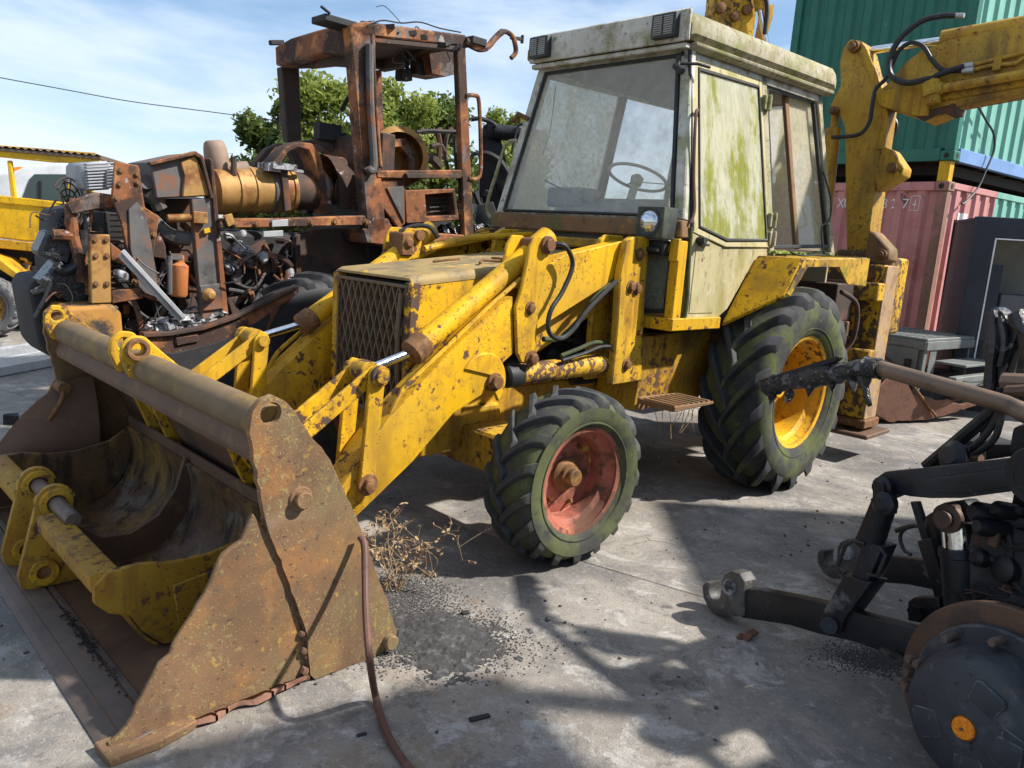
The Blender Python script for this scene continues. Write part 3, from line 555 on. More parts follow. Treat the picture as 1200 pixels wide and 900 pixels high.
# ------------------------------------------------------------------ dark cabin and grey platform
P = DW(1146, 253, 8.6); ca = math.atan2(-.27, .96); cb = thing('site_cabin', 'dark navy site cabin with open doorway beside the red container', 'cabin', (P.x, P.y, 0), ca); Hc = P.z
mb = MB().plate([(0, .35), (1.9, .35), (1.9, Hc), (0, Hc)], [[(.2, .55), (1.7, .55), (1.7, Hc-.22), (.2, Hc-.22)]], lambda a, z: (a, 0, z), (0, .12, 0)); mb.build('front_frame', 'navy', cb, .02, 2)
MB().b6(0.01, .05, .12, 1.0, .35, Hc-.01).b6(1.85, 1.89, .12, 1.6, .35, Hc-.01).b6(0.01, 1.89, .12, 1.0, Hc-.05, Hc-.01).build('shell', 'navy', cb, .01)
MB().b6(.05, 1.85, .96, .99, .35, Hc-.05).b6(.05, .08, .13, .96, .4, Hc-.06).b6(.05, 1.85, .13, .96, .36, .40).build('inner_lining', 'cabin_wall', cb)
mb = MB(); mb.b6(.205, .218, -.006, .03, .55, Hc-.22).b6(.205, 1.69, -.006, .03, Hc-.235, Hc-.222); mb.build('door_trim', 'white_paint', cb)
MB().b6(.50, .9, .5, .9, 1.10, 1.32).b6(.55, .58, .55, .85, .4, 1.1).b6(.80, .83, .55, .85, .4, 1.1).build('inner_shelf', 'dash_grey', cb, .01)
MB().b6(.22, .34, .02, .2, .8, Hc-.5).build('inner_door_edge', 'navy', cb, .01)
MB().b6(.56, .72, -.004, .0, Hc-.12, Hc-.08).build('maker_plate', 'white_paint', cb)
MB().b6(.1, 1.8, .1, .95, 0, .349).build('plinth', 'soot', cb)
Q = DW(1086, 397, 7.9); gp = thing('steel_platform', 'grey steel platform with chequer plate deck and step below the red container', 'platform', (Q.x, Q.y, 0), CROT); Hd = Q.z
MB().b6(-.02, 1.15, -.02, .95, Hd-.03, Hd).build('deck', 'grey_steel_shaded', gp, .006)
me0 = None
for i in range(12):
    for k in range(8):
        if me0 is None: o = MB().b6(-.025, .025, -.006, .006, 0, .005).build('tread_bump', 'grey_steel_shaded', gp); me0 = o.data
        else: o = bpy.data.objects.new('tread_bump', me0); C.objects.link(o); o.parent = gp
        o.location = (.05+i*.09, .04+k*.085, Hd); o.rotation_euler = (0, 0, R(45 if (i+k) % 2 else -45))
for x, y in ((0, 0), (1.05, 0), (0, .68), (1.05, .68)): MB().b6(x, x+.08, y, y+.06, .0, Hd-.03).build('post', 'grey_steel_shaded', gp, .006)
MB().b6(-.02, 1.15, -.03, .0, Hd-.12, Hd-.03).b6(-.035, -.02, -.02, .75, Hd-.12, Hd-.03).build('edge_beam', 'grey_steel_shaded', gp, .004)
MB().b6(.25, 1.1, -.32, .0, Hd-.26, Hd-.235).build('step', 'grey_steel_shaded', gp, .004)
MB().b6(.02, 1.4, -.34, -.26, .38, .50).b6(-.035, .0, 0, .72, .36, .50).build('bottom_beam', 'grey_steel_shaded', gp, .006)
MB().b6(.1, 1.1, .05, .6, .40, .44).build('lower_shelf', 'soot', gp)
MB().b6(.0, 1.1, .69, .70, .4, Hd-.05).build('rear_sheet', 'grey_steel_shaded', gp)
MB().tube(catmull([Vector((-.04, .5, Hd-.15)), Vector((-.06, .35, Hd-.25)), Vector((-.06, .2, Hd-.33)), Vector((-.04, .12, .5)), Vector((.2, -.36, .46)), Vector((.7, -.36, .44))]), .008, 6).b6(-.06, -.035, .1, .16, .48, .62).build('lead', 'rubber_seal', gp)
MB().b6(-.035, -.025, .05, .68, .45, Hd-.1).build('side_sheet', 'grey_steel_shaded', gp); MB().b6(.1, .24, -.015, -.005, .45, Hd-.1).build('side_sheet', 'grey_steel_shaded', gp)
MB().b6(.03, 1.15, -.01, .70, .0, .36).build('kick_plate', 'soot', gp, .01)
# ------------------------------------------------------------------ rusty digger bucket lying behind the stabiliser
A_ = GW(1006, 494); d_ = Vector((.93, .37, 0)).normalized(); rb = thing('rusty_digger_bucket', 'rusty toothed digger bucket lying on the concrete behind the stabiliser leg', 'bucket', (A_.x, A_.y, 0), math.atan2(d_.y, d_.x)); rb.scale = (1.15, 1.15, 1.15)
MB().sheet([(p.x, p.y) for p in catmull([(0, .36, 0), (.03, .12, 0), (.22, .03, 0), (.7, .05, 0), (1.1, .12, 0)], 4)], lambda a, b_, k: Vector((a, -.1 if k == 0 else .75, b_)), .02).build('bucket_shell', 'scrap_rust', rb)
for y in (-.12, .74): MB().py(rough([(-.01, .36), (.02, .11), (.22, .02), (.7, .03), (1.12, .11), (1.1, .16), (.62, .24), (.45, .27), (.34, .40), (.22, .42)], .05, .004, 3), y, y+.02).build('side_cheek', 'scrap_rust', rb, .004)
for i in range(5): MB().prism([(1.08, -.10+i*.19, .10), (1.08, -.02+i*.19, .10), (1.36, -.03+i*.19, .16), (1.36, -.09+i*.19, .16)], (0, 0, .035)).build('tooth', 'scrap_rust', rb, .006)
MB().tube([(.25, -.11, .5), (.75, -.14, .06)], .012).build('prop_bar', 'rust_bolt', rb)
# ------------------------------------------------------------------ trees
import array
def tree(px_, py_top, dep, hw, mat, label, seed, n=9000, ls=.13):
    rn = random.Random(seed); top = DW(px_, py_top, dep); g = Vector((top.x, top.y, 0)); H = top.z
    t = thing('tree', label, 'tree', g, 0, 'trees behind the yard')
    tb = MB(); tb.tube(catmull([(0, 0, -.1), (.05, .02, H*.2), (-.08, .05, H*.45), (.05, 0, H*.8)], 4), [.2-.17*i/12 for i in range(13)], 8)
    cl = []
    for i in range(26):
        z = rn.uniform(.18, .96); rad = hw*math.sin(math.pi*min(1, .18+.78*z))**.7*rn.uniform(.35, .95); a = rn.random()*6.283
        p = Vector((rad*math.cos(a), rad*math.sin(a), H*z)); cl.append((p, hw*rn.uniform(.22, .42)))
        tb.tube([(0, 0, H*z*.6), p*.55+Vector((0, 0, H*z*.28)), p], [.05, .03, .012], 5)
    tb.build('trunk', 'bark', t)
    vs_, fs_, tint = [], [], []
    for k in range(n):
        c_, r_ = cl[rn.randrange(len(cl))]; d = Vector((rn.gauss(0, 1), rn.gauss(0, 1), rn.gauss(0, 1))).normalized()*r_*(rn.random()**.4)*rn.uniform(.8, 1.25)
        p = c_+d
        if p.z < .2: continue
        u = Vector((rn.gauss(0, 1), rn.gauss(0, 1), rn.gauss(0, .8))).normalized(); v = u.cross(Vector((rn.gauss(0, 1), rn.gauss(0, 1), rn.gauss(0, 1)))).normalized()
        s = ls*rn.uniform(.6, 1.3); b0 = len(vs_)
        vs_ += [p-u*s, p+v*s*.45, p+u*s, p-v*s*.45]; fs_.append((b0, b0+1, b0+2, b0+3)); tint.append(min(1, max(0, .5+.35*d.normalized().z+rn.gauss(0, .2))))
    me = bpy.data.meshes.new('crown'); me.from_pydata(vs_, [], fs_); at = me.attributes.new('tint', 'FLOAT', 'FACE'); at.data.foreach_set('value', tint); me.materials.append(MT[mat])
    o = bpy.data.objects.new('crown', me); C.objects.link(o); o.parent = t; return t
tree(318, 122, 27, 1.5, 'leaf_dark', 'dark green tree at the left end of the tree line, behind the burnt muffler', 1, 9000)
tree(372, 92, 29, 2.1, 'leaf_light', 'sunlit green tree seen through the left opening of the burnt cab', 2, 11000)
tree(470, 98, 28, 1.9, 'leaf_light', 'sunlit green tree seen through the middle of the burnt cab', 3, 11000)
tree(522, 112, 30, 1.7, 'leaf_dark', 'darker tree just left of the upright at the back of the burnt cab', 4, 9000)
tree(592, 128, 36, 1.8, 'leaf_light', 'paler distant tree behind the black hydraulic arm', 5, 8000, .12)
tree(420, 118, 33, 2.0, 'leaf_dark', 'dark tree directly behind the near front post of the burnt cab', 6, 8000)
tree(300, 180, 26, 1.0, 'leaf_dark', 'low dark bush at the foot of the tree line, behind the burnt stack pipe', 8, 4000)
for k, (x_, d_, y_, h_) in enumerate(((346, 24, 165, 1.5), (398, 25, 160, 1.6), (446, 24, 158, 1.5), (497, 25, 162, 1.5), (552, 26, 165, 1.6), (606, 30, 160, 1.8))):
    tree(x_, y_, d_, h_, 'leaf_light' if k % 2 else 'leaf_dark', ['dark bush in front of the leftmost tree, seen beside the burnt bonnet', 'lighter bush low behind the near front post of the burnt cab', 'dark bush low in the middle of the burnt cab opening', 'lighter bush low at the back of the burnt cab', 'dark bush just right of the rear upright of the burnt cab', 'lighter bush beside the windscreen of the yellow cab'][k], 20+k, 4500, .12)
# ------------------------------------------------------------------ overhead wire
a, b_ = DW(-60, 80, 22), DW(330, 142, 26); mid = (a+b_)/2-V(0, 0, .12)
pw = thing('overhead_wire', 'thin overhead wire crossing the sky at upper left', 'wire', (a.x, a.y, 0)); MB().tube([p-V(a.x, a.y, 0) for p in catmull([a, a*.72+b_*.28-V(0, 0, .07), mid, a*.25+b_*.75-V(0, 0, .06), b_], 6)], .014, 6).build('wire', 'rubber_seal', pw)
pole_b = V(b_.x, b_.y, 0)-V(a.x, a.y, 0); MB().cyl(pole_b+V(0, 0, 0), pole_b+V(0, 0, b_.z+.2), .11, .09).build('pole', 'bark', pw)
# ------------------------------------------------------------------ the yellow backhoe loader
BH = thing('backhoe_loader', 'old yellow backhoe loader with mossy tyres and rusty front bucket, nearest in the yard', 'digger', O, TROT)

def make_wheel(name, Rt, W, rr, rimmat, tyremat, nlug, lh, sweep, hubmat, dish, hubr, hubl, lw=1):
    # axle along y, outer face towards +y; the wheel object is the steel rim
    mb = MB(); h = W/2
    prof = [(rr-.012, h*.80), (rr+.012, h*.84), (rr+.014, h*.78), (rr-.01, h*.74), (rr-.022, h*.5), (rr-.05, h*.40), (rr-.055, h*.40-dish*.5), (rr-.045, h*.40-dish), (rr*.80, h*.38-dish), (rr*.52, h*.52-dish), (rr*.40, h*.50-dish), (.03, h*.50-dish)]
    back = [(.03, h*.50-dish-.03), (rr*.8, h*.38-dish-.03), (rr-.03, -h*.5), (rr-.02, -h*.8), (rr+.012, -h*.84), (rr+.012, -h*.78), (rr-.005, -h*.6), (rr-.005, h*.6)]
    mb.lathe(prof+back, (0, 0, 0), (0, 1, 0), 48, closed=True)
    wh = mb.build(name, rimmat, None, ang=30)
    Rb = Rt-lh
    def crown(w): a = abs(w)/h; return Rb - .022*a*a - (.03*max(0, a-.8)/.2)**1 * (1 if a > .8 else 0)
    half = [(rr+.004, .80), (rr+.03, .92), (rr+(Rb-rr)*.45, 1.04), (rr+(Rb-rr)*.72, 1.02), (Rb-.06, .965), (Rb-.035, .90), (Rb-.015, .74), (Rb-.004, .45), (Rb, .15)]
    full = [(r, q*h) for r, q in half]+[(r, -q*h) for r, q in half[::-1]]
    MB().lathe(full+[(rr-.002, -h*.7), (rr-.002, h*.7)], (0, 0, 0), (0, 1, 0), 64, closed=True).build('tyre', tyremat, wh, ang=60)
    for q_ in (.24,):
        rr_ = rr+(Rb-rr)*q_; wv = h*(.97 if q_ < .3 else 1.035)
        MB().lathe([(rr_-.010, wv-.014), (rr_-.003, wv+.003), (rr_+.003, wv+.003), (rr_+.010, wv-.016)], (0, 0, 0), (0, 1, 0), 64, False).build('sidewall_ring', tyremat, wh)
    hb = MB(); y0 = h*.5-dish
    hb.lathe([(hubr*1.35, y0-.01), (hubr*1.35, y0+.02), (hubr, y0+.035), (hubr*.92, y0+hubl), (hubr*.9, y0+hubl), (hubr*.72, y0+hubl+.004), (hubr*.70, y0+hubl+.03), (hubr*.6, y0+hubl+.038)], (0, 0, 0), (0, 1, 0), 24)
    hb.build('hub', hubmat, wh)
    nb = MB()
    for i in range(6):
        a = i*math.pi/3+.3; nb.hexbolt((math.cos(a)*rr*.62, h*.46-dish, math.sin(a)*rr*.62), (0, 1, 0), rr*.045, rr*.09)
    nb.build('wheel_nut', 'rust_bolt', wh)
    me = {}
    for sd in (1, -1):
        lb = MB(); prev = None; k = 8
        for i in range(k+1):
            t = i/k; wv = sd*(-.06*W + t*(h*1.0+.06*W)); ph = -sweep*(t**.85)
            a = abs(wv)/h; r1 = Rt-.02*a*a; r0 = Rb-.03
            if i == k: r1 -= lh*.9; r0 -= .035
            elif i == k-1: r1 -= lh*.15
            hw = (.052 if i == 0 else .044+.012*t)*Rt**.35*.62*lw; ring = []
            for rr_, ww in ((r0, hw*1.35), (r1, hw*.85)):
                for q in (-1, 1):
                    an = ph+q*ww/rr_; ring.append((rr_, an, wv))
            P = [lb.bm.verts.new((r*math.sin(an), wv_, r*math.cos(an))) for r, an, wv_ in ring]
            if prev:
                for a_, b_ in ((0, 1), (1, 3), (3, 2), (2, 0)): lb.poly([prev[a_], prev[b_], P[b_], P[a_]])
            else: lb.poly([P[0], P[1], P[3], P[2]])
            prev = P
        lb.poly([prev[0], prev[2], prev[3], prev[1]])
        first = lb.build('lug', 'lug_rubber', wh, bevel=.0035, ang=25); me[sd] = first
        for i in range(nlug):
            ang = 2*math.pi*(i+(0 if sd > 0 else .5))/nlug
            o = first if i == 0 else first.copy()
            if i: C.objects.link(o); o.parent = wh
            o.rotation_euler = (0, ang, 0)
    return wh

YW_R, YW_F = 1.10, 1.058
rear = make_wheel('rear_wheel', .705, .43, .372, MT['yellow_rim'], 'tyre', 17, .062, .56, 'yellow_rim', .17, .10, .06, 1.35)
rear.parent = BH; rear.location = (0, YW_R-.43*.42, .684)
front = make_wheel('front_wheel', .445, .30, .258, MT['rim_red'], 'tyre_moss', 17, .03, .40, 'hub_brown', .09, .064, .055)
front.parent = BH; front.location = (2.153, YW_F-.30*.42, .432); front.rotation_euler = (0, R(9), R(-3))
rear['label'] = 'large rear wheel with yellow rim and mossy black tyre'; front['label'] = 'front wheel with faded red rim and green mossy tyre'
for src, nm in ((rear, 'rear_wheel'), (front, 'front_wheel')):      # the wheels on the far side: same wheel turned round
    c = src.copy(); C.objects.link(c); c.location.y *= -1; c.rotation_euler = (0, .4, math.pi)
    if 'label' in c: del c['label']
    for ch in src.children:
        d = ch.copy(); C.objects.link(d); d.parent = c

# chassis, axle, engine ---------------------------------------------------
MB().b6(-1.0, 2.62, -.27, .27, .50, .74).b6(2.3, 2.66, -.3, .3, .42, .8).build('chassis_frame', 'yellow_dirty', BH, .01)
mb = MB(); mb.py([(2.02, .34), (2.28, .34), (2.30, .56), (2.0, .56)], -.72, .72); mb.py([(1.98, .48), (2.34, .48), (2.3, .66), (2.02, .66)], -.3, .3); mb.build('front_axle', 'yellow_worn', BH, .015)
MB().cyl((0, -.9, .684), (0, .9, .684), .13, n=20).b6(-.3, .35, -.3, .3, .5, .98).build('rear_axle', 'yellow_dirty', BH, .01)
mb = MB(); mb.b6(1.25, 2.5, -.24, .24, .74, 1.22)
for i in range(9): mb.cyl((1.35+i*.13, .24, .8+.05*(i % 3)), (1.35+i*.13, .30, .8+.05*(i % 3)), .045, n=10)
mb.tube(catmull([(1.3, .33, .85), (1.6, .36, .78), (2.0, .33, .9), (2.4, .34, .8)]), .018); mb.tube(catmull([(1.3, .36, .95), (1.7, .33, 1.02), (2.1, .36, .93)]), .014)
mb.build('engine', 'soot', BH, .01)
# bonnet
HW = .345
def zt(x): return 1.355+(2.71-x)*.105
mb = MB(); prof = []
for k in range(7):
    a = k/6*math.pi/2; prof.append((HW-.035+.035*math.sin(a), .035*math.cos(a)-.035))
top = [(-p[0], p[1]) for p in prof[::-1]]+prof
top = sorted(set((round(a, 5), round(b_, 5)) for a, b_ in top))
outl = top
rings = []
for x in (2.71, 2.68, 2.2, 1.7, 1.14):
    dz = -.012 if x == 2.71 else 0
    rings.append([mb.bm.verts.new((x, a, zt(x)+b_+dz)) for a, b_ in outl]+[mb.bm.verts.new((x, a, zt(x)+b_-.012+dz)) for a, b_ in outl[::-1]])
for a, b_ in zip(rings, rings[1:]):
    n = len(a)
    for i in range(n): mb.poly([a[i], a[(i+1) % n], b_[(i+1) % n], b_[i]])
mb.poly(rings[0]); mb.poly(rings[-1])
mb.wobble(.004, 2.5).build('bonnet', 'hood_top', BH, ang=50)
for s in (1, -1):
    mb = MB(); mb.py([(2.70, .66), (2.70, zt(2.7)-.036), (1.14, zt(1.14)-.036), (1.14, 1.30), (1.75, 1.05), (2.2, .92), (2.45, .70)], s*(HW-.004), s*(HW-.02)); mb.build('bonnet_side', 'yellow', BH, .003)
    mb = MB(); mb.py([(2.72, .64), (2.72, zt(2.7)-.03), (2.66, zt(2.7)-.03), (2.66, .64)], s*(HW+.006), s*(HW-.045)); mb.build('grille_edge', 'yellow_chipped', BH, .006)
mb = MB(); mb.tube([(2.3, -.02, zt(2.3)+.015), (2.22, .02, zt(2.2)+.02), (2.12, -.01, zt(2.1)+.015)], .008).tube([(2.0, .2, zt(2.0)+.012), (2.1, .16, zt(2.1)+.02), (2.16, .21, zt(2.15)+.012)], .009).b6(1.9, 1.98, .1, .2, zt(1.94)-.002, zt(1.94)+.022).build('bonnet_catch', 'rust_bolt', BH, .003)
# grille: backing, frame and expanded-metal strips
mb = MB(); mb.b6(2.655, 2.66, -HW+.03, HW-.03, .63, zt(2.7)-.04)
gb = mb.build('grille', 'grille_dark', BH)
mb = MB(); mb.b6(2.70, 2.722, -HW+.02, HW-.02, zt(2.7)-.062, zt(2.7)-.045).b6(2.70, 2.722, -HW+.02, HW-.02, .62, .65).build('frame', 'grille_mat', gb, .004)
NG = 20
w0 = (2*HW-.10)/NG
for i in range(NG+1):
    mb = MB(); y = -HW+.05+i*w0; zz0, zz1 = .64, zt(2.7)-.055; n = 9; P = []
    for k in range(n+1):
        z = zz0+(zz1-zz0)*k/n; sg = 1 if (k//1) % 2 == 0 else -1
        yy = y+(w0*.44 if ((k % 2 == 0) ^ (i % 2 == 0)) else -w0*.44); P.append((2.705, yy, z))
    for a, c in zip(P, P[1:]): mb.bar(a, c, .0075, .026, (1, 0, 0))
    mb.build('grille_strip', 'grille_mat', gb)
MB().tube([(2.725, -.28, 1.24), (2.73, -.27, .98), (2.725, -.28, .72)], .006).tube([(2.725, .28, 1.27), (2.74, .285, 1.1), (2.725, .29, .7)], .012).build('grille_rod', 'grille_mat', gb)

# loader linkage, one per side ---------------------------------------------
AO, AI = .60, .46                # outer and inner face of an arm
def side_arm(s):
    y = lambda v: s*v
    # front arm, outer and inner plates joined by top and bottom plates
    prof = SY(AO, (414, 609), (399, 600), (396, 577), (430, 524), (457, 488), (524, 416), (578, 365), (601, 347), (602, 414), (578, 436), (566, 462), (532, 484), (484, 541), (441, 583))
    MB().py(prof, y(AO), y(AI)).build('loader_arm', 'yellow', BH, .008, 2)
    # boss ring on the knee, where the lift ram pins on
    a, b_ = PY(578, 447, AO)
    mb = MB(); mb.py(circ(a+.07, b_+.0, .15, 20, R(30), R(225), True)+[(a+.0, b_-.05), (a-.02, b_+.02)], y(AO+.012), y(AO-.01)); mb.build('arm_boss', 'yellow', BH, .006)
    mb = MB(); mb.cyl((a, y(AO-.02), b_), (a, y(AO+.045), b_), .034).cyl((a, y(AO), b_), (a, y(AO+.02), b_), .048).build('pivot_pin', 'rust_bolt', BH, .004)
    # pipe along the arm's upper edge
    pts = [PY(*p, AO-.02) for p in ((458, 486), (466, 468), (480, 450), (524, 408), (572, 362), (610, 328))]
    MB().tube(catmull([(p[0], y(AO-.02), p[1]+.006) for p in pts]), .012).build('hydraulic_pipe', 'yellow', BH)
    # knee bracket
    kb = SY(AO+.02, (621, 288), (628, 277), (640, 278), (645, 290), (643, 305), (633, 345), (628, 405), (622, 425), (611, 425), (606, 414), (604, 360), (611, 340), (617, 310))
    kbr = MB().py(kb, y(AO+.022), y(AO-.0)).py(kb, y(AI), y(AI-.022)).build('knee_bracket', 'yellow', BH, .005)
    p = [PY(*q, AO+.02) for q in ((640, 287), (621, 361), (622, 420))]
    mb = MB()
    mb.cyl((p[0][0], y(AI-.05), p[0][1]), (p[0][0], y(AO+.06), p[0][1]), .032).cyl((p[0][0], y(AO+.02), p[0][1]), (p[0][0], y(AO+.04), p[0][1]), .046)
    mb.hexbolt((p[1][0], y(AO+.022), p[1][1]), (0, s, 0), .024, .02)
    mb.hexbolt((p[2][0], y(AO+.022), p[2][1]), (0, s, 0), .03, .03)
    mb.build('pivot_pin', 'rust_bolt', BH, .003)
    # rear arm: box with outer plate, and the lower inner flange
    ra = SY(AO, (612, 330), (663, 299), (738, 281), (738, 318), (727, 325), (628, 388), (606, 400))
    MB().py(ra, y(AO-.004), y(AO-.03)).py([(x, z-.01) for x, z in ra[:3]]+[(ra[2][0], ra[2][1]-.04), (ra[1][0], ra[1][1]-.04), (ra[0][0], ra[0][1]-.04)], y(AO-.03), y(AI)).build('rear_arm', 'yellow', BH, .006)
    ri = SY(AI, (607, 350), (740, 282), (740, 335), (628, 412), (610, 420))
    MB().py(ri, y(AI+.02), y(AI)).build('rear_arm_inner', 'yellow_worn', BH, .005)
    # king post
    kp = SY(AO+.05, (736, 282), (744, 277), (762, 278), (757, 340), (754, 392), (753, 446), (717, 452), (724, 380), (727, 320))
    MB().py(kp, y(AO+.05), y(AO-.0)).py([(x, z) for x, z in kp], y(AI), y(AI-.04)).build('king_post', 'yellow_worn', BH, .008)
    mb = MB()
    for q in ((749, 298), (739, 336), (746, 338), (734, 427), (748, 390)):
        a, b_ = PY(*q, AO+.05); r_ = .012 if q == (748, 390) else .026
        mb.hexbolt((a, y(AO+.05), b_), (0, s, 0), r_, .022)
    mb.build('king_post_bolt', 'rust_bolt', BH, .002)
    # tilt ram
    A = V(1.975, y(.495), 1.565); B = V(2.80, y(.505), 1.025); D_ = V(*(lambda t: (t[0], y(.52), t[1]))(PY(446, 441, .65)))
    dA = (B-A).normalized()
    tr = MB().cyl(A, B, .055, n=20).cyl(A-dA*.04, A+dA*.09, .062, n=20).build('tilt_ram', 'yellow', BH, .004)
    MB().lathe([(.056, 0), (.065, .01), (.065, .09), (.05, .10), (.026, .10)], B-dA*.07, dA, 20).build('gland', 'rust_bolt', tr)
    MB().cyl(B, D_, .021, n=16).build('rod', 'chrome', tr)
    # lever: long links to the bucket, short links down to the arm, cross pin
    T = PY(446, 441, .65)
    for yy in (.612, .424):
        Lp = PY(433, 569, .65); dx = .040
        MB().py([(T[0]-dx, T[1]+.01), (T[0]-.03, T[1]+.04), (T[0]+.005, T[1]+.05), (T[0]+dx, T[1]+.015), (Lp[0]+dx, Lp[1]+.01), (Lp[0]+.03, Lp[1]-.035), (Lp[0]-.02, Lp[1]-.04), (Lp[0]-dx, Lp[1])], y(yy+.024), y(yy)).build('lever_link', 'yellow', BH, .005)
    e = (3.60, .60); d = Vector((e[0]-T[0], e[1]-T[1])).normalized(); nn = Vector((-d.y, d.x))*.036
    for yy in (.605, .475):
        q = [(T[0]+nn.x-d.x*.03, T[1]+nn.y-d.y*.03), (e[0]+nn.x, e[1]+nn.y), (e[0]-nn.x, e[1]-nn.y), (T[0]-nn.x-d.x*.03, T[1]-nn.y-d.y*.03)]
        MB().py(q, y(yy), y(yy-.022)).build('tipping_link', 'yellow', BH, .005)
    mb = MB(); mb.cyl((T[0], y(.40), T[1]), (T[0], y(.672), T[1]), .032).cyl((T[0], y(.636), T[1]), (T[0], y(.66), T[1]), .046).lathe([(.052, 0), (.052, .09)], (T[0], y(.53)-.045, T[1]), (0, 1, 0), 18)
    mb.build('cross_pin', 'yellow_worn', BH, .003)
    MB().hexbolt((Lp[0], y(.636), Lp[1]), (0, s, 0), .034, .03).build('lever_bolt', 'rust_bolt', BH, .003)
    # lift ram
    A = PY(598, 440, .56); B = PY(722, 424, .56); A = V(A[0], y(.56), A[1]); B = V(B[0], y(.56), B[1]); dA = (B-A).normalized()
    lr = MB().cyl(A+dA*.02, B, .058, n=20).build('lift_ram', 'yellow_chipped', BH, .004)
    MB().lathe([(.05, -.05), (.062, -.04), (.066, .04), (.06, .06)], A, dA, 20).build('gland', 'rubber_seal', lr)
side_arm(1); side_arm(-1)
# hoses on the visible side
def hose(pts, r, mat='hose', name='hydraulic_hose', n=6): return MB().tube(catmull(pts, 6), r, 8).build(name, mat, BH)
hose([(*PY(650, 287, .64)[:1], .62, PY(650, 287, .64)[1])]+[V(PY(a, b_, .66)[0], .66, PY(a, b_, .66)[1]) for a, b_ in ((662, 288), (671, 310), (660, 340), (645, 365), (643, 388), (655, 397), (670, 388), (690, 362), (722, 330))], .013)
hose([V(PY(a, b_, .62)[0], .60, PY(a, b_, .62)[1]) for a, b_ in ((640, 398), (660, 396), (685, 372), (700, 350), (724, 328))], .015, 'hose_moss')
hose([V(PY(a, b_, .60)[0], .58, PY(a, b_, .60)[1]+.03) for a, b_ in ((660, 424), (680, 416), (700, 408), (718, 410))], .012, 'hose_moss')
hose([V(PY(a, b_, .60)[0], .62, PY(a, b_, .60)[1]+.03) for a, b_ in ((655, 428), (680, 420), (700, 412), (718, 412))], .011)
hose([(2.18, -.5, 1.56), (2.1, -.47, 1.60), (2.02, -.42, 1.60), (1.98, -.38, 1.54)], .014)
MB().b6(2.13, 2.22, -.56, -.42, 1.42, 1.56).cyl((2.17, -.58, 1.5), (2.17, -.4, 1.5), .03).build('hose_block', 'rust_bolt', BH, .01)
mb = MB(); mb.tube([(2.1, -.36, 1.47), (1.8, -.36, 1.54), (1.75, -.37, 1.55), (1.2, -.36, 1.60)], .02); mb.build('bonnet_rail', 'yellow', BH)

# tank and skirt under the cab ------------------------------------------------
tk = SY(.62, (752, 395), (835, 383), (830, 440), (818, 470), (742, 482), (748, 450))
MB().py(tk, .62, .30).b6(-.9, 1.4, -.62, -.3, .62, 1.15).build('fuel_tank', 'yellow_dirty', BH, .02, 2)
MB().b6(-.75, 1.42, -.3, .3, .7, 1.2).build('transmission_cover', 'soot', BH, .02)
# step
sp = PY(745, 475, .68)
x0, z0 = PY(747, 463, .66); x1, _ = PY(742, 485, .66)
mb = MB(); sx0, sx1, sz = x0-.42, x0-.0, z0-.03
mb.py([(sx1, sz+.02), (sx1, sz-.07), (sx0+.1, sz-.03), (sx0, sz-.012), (sx0, sz+.008)], .66, .675).py([(sx1, sz+.012), (sx1, sz-.02), (sx0, sz-.014), (sx0, sz+.006)], .92, .93).b6(sx1-.010, sx1, .675, .92, sz-.022, sz+.012)
st = mb.build('step', 'sill_rust', BH, .004)
for i in range(7): MB().b6(sx0+.02+i*.055, sx0+.045+i*.055, .675, .918, sz-.012, sz+.012).build('step_tread', 'sill_rust', st, .004)
mb = MB()
for i in range(9):
    a = V(sx0+.1+random.random()*.3, .7+random.random()*.2, sz-.03); mb.tube(catmull([a, a+V(jit(.03), jit(.03), -.06), a+V(jit(.07), jit(.05), -.12-random.random()*.07)], 3), .0025, 4)
mb.build('hanging_straw', 'dry_plant', BH, stuff=True)
# cab --------------------------------------------------------------------------
def sideY(z): return .78-.19*max(0, z-1.74)
def frontX(z): return 1.14-.158*(z-1.74)
def sp(px_, py_): p = TP(px_, py_, (0, .78, 1.74), (0, 1, .19)); return (p.x, p.z)
def fp(px_, py_): p = TP(px_, py_, (1.14, 0, 1.74), (1, 0, .158)); return (p.y, p.z)
SN = Vector((0, 1, .19)).normalized(); FN = Vector((1, 0, .158)).normalized()
def sfn(s, off=0): return lambda a, z: Vector((a, s*(.78-.19*(z-1.74)), z)) + Vector((0, s*SN.y, SN.z))*off
def ffn(off=0): return lambda a, z: Vector((1.14-.158*(z-1.74), a, z)) + FN*off
def inset(pts, d):
    cx = sum(p[0] for p in pts)/len(pts); cy = sum(p[1] for p in pts)/len(pts); out = []
    for x, y in pts:
        v = Vector((x-cx, y-cy)); l = v.length; out.append((cx+v.x*(l-d)/l, cy+v.y*(l-d)/l))
    return out
ws = [(-.715, 1.75), (.715, 1.75), (.545, 2.69), (-.545, 2.69)]
wso = [(-.79, 1.738), (.79, 1.738), (.615, 2.74), (-.615, 2.74)]
fr = MB().plate(wso, [ws], ffn(.0), -FN*.05).build('windscreen_frame', 'cab_white', BH, .008)
MB().plate(ws, [inset(ws, .028)], ffn(.012), -FN*.03).build('windscreen_seal', 'rubber_seal', BH, .004)
MB().plate(inset(ws, .02), [], ffn(-.002), -FN*.006).build('windscreen', 'screen_glass', BH)
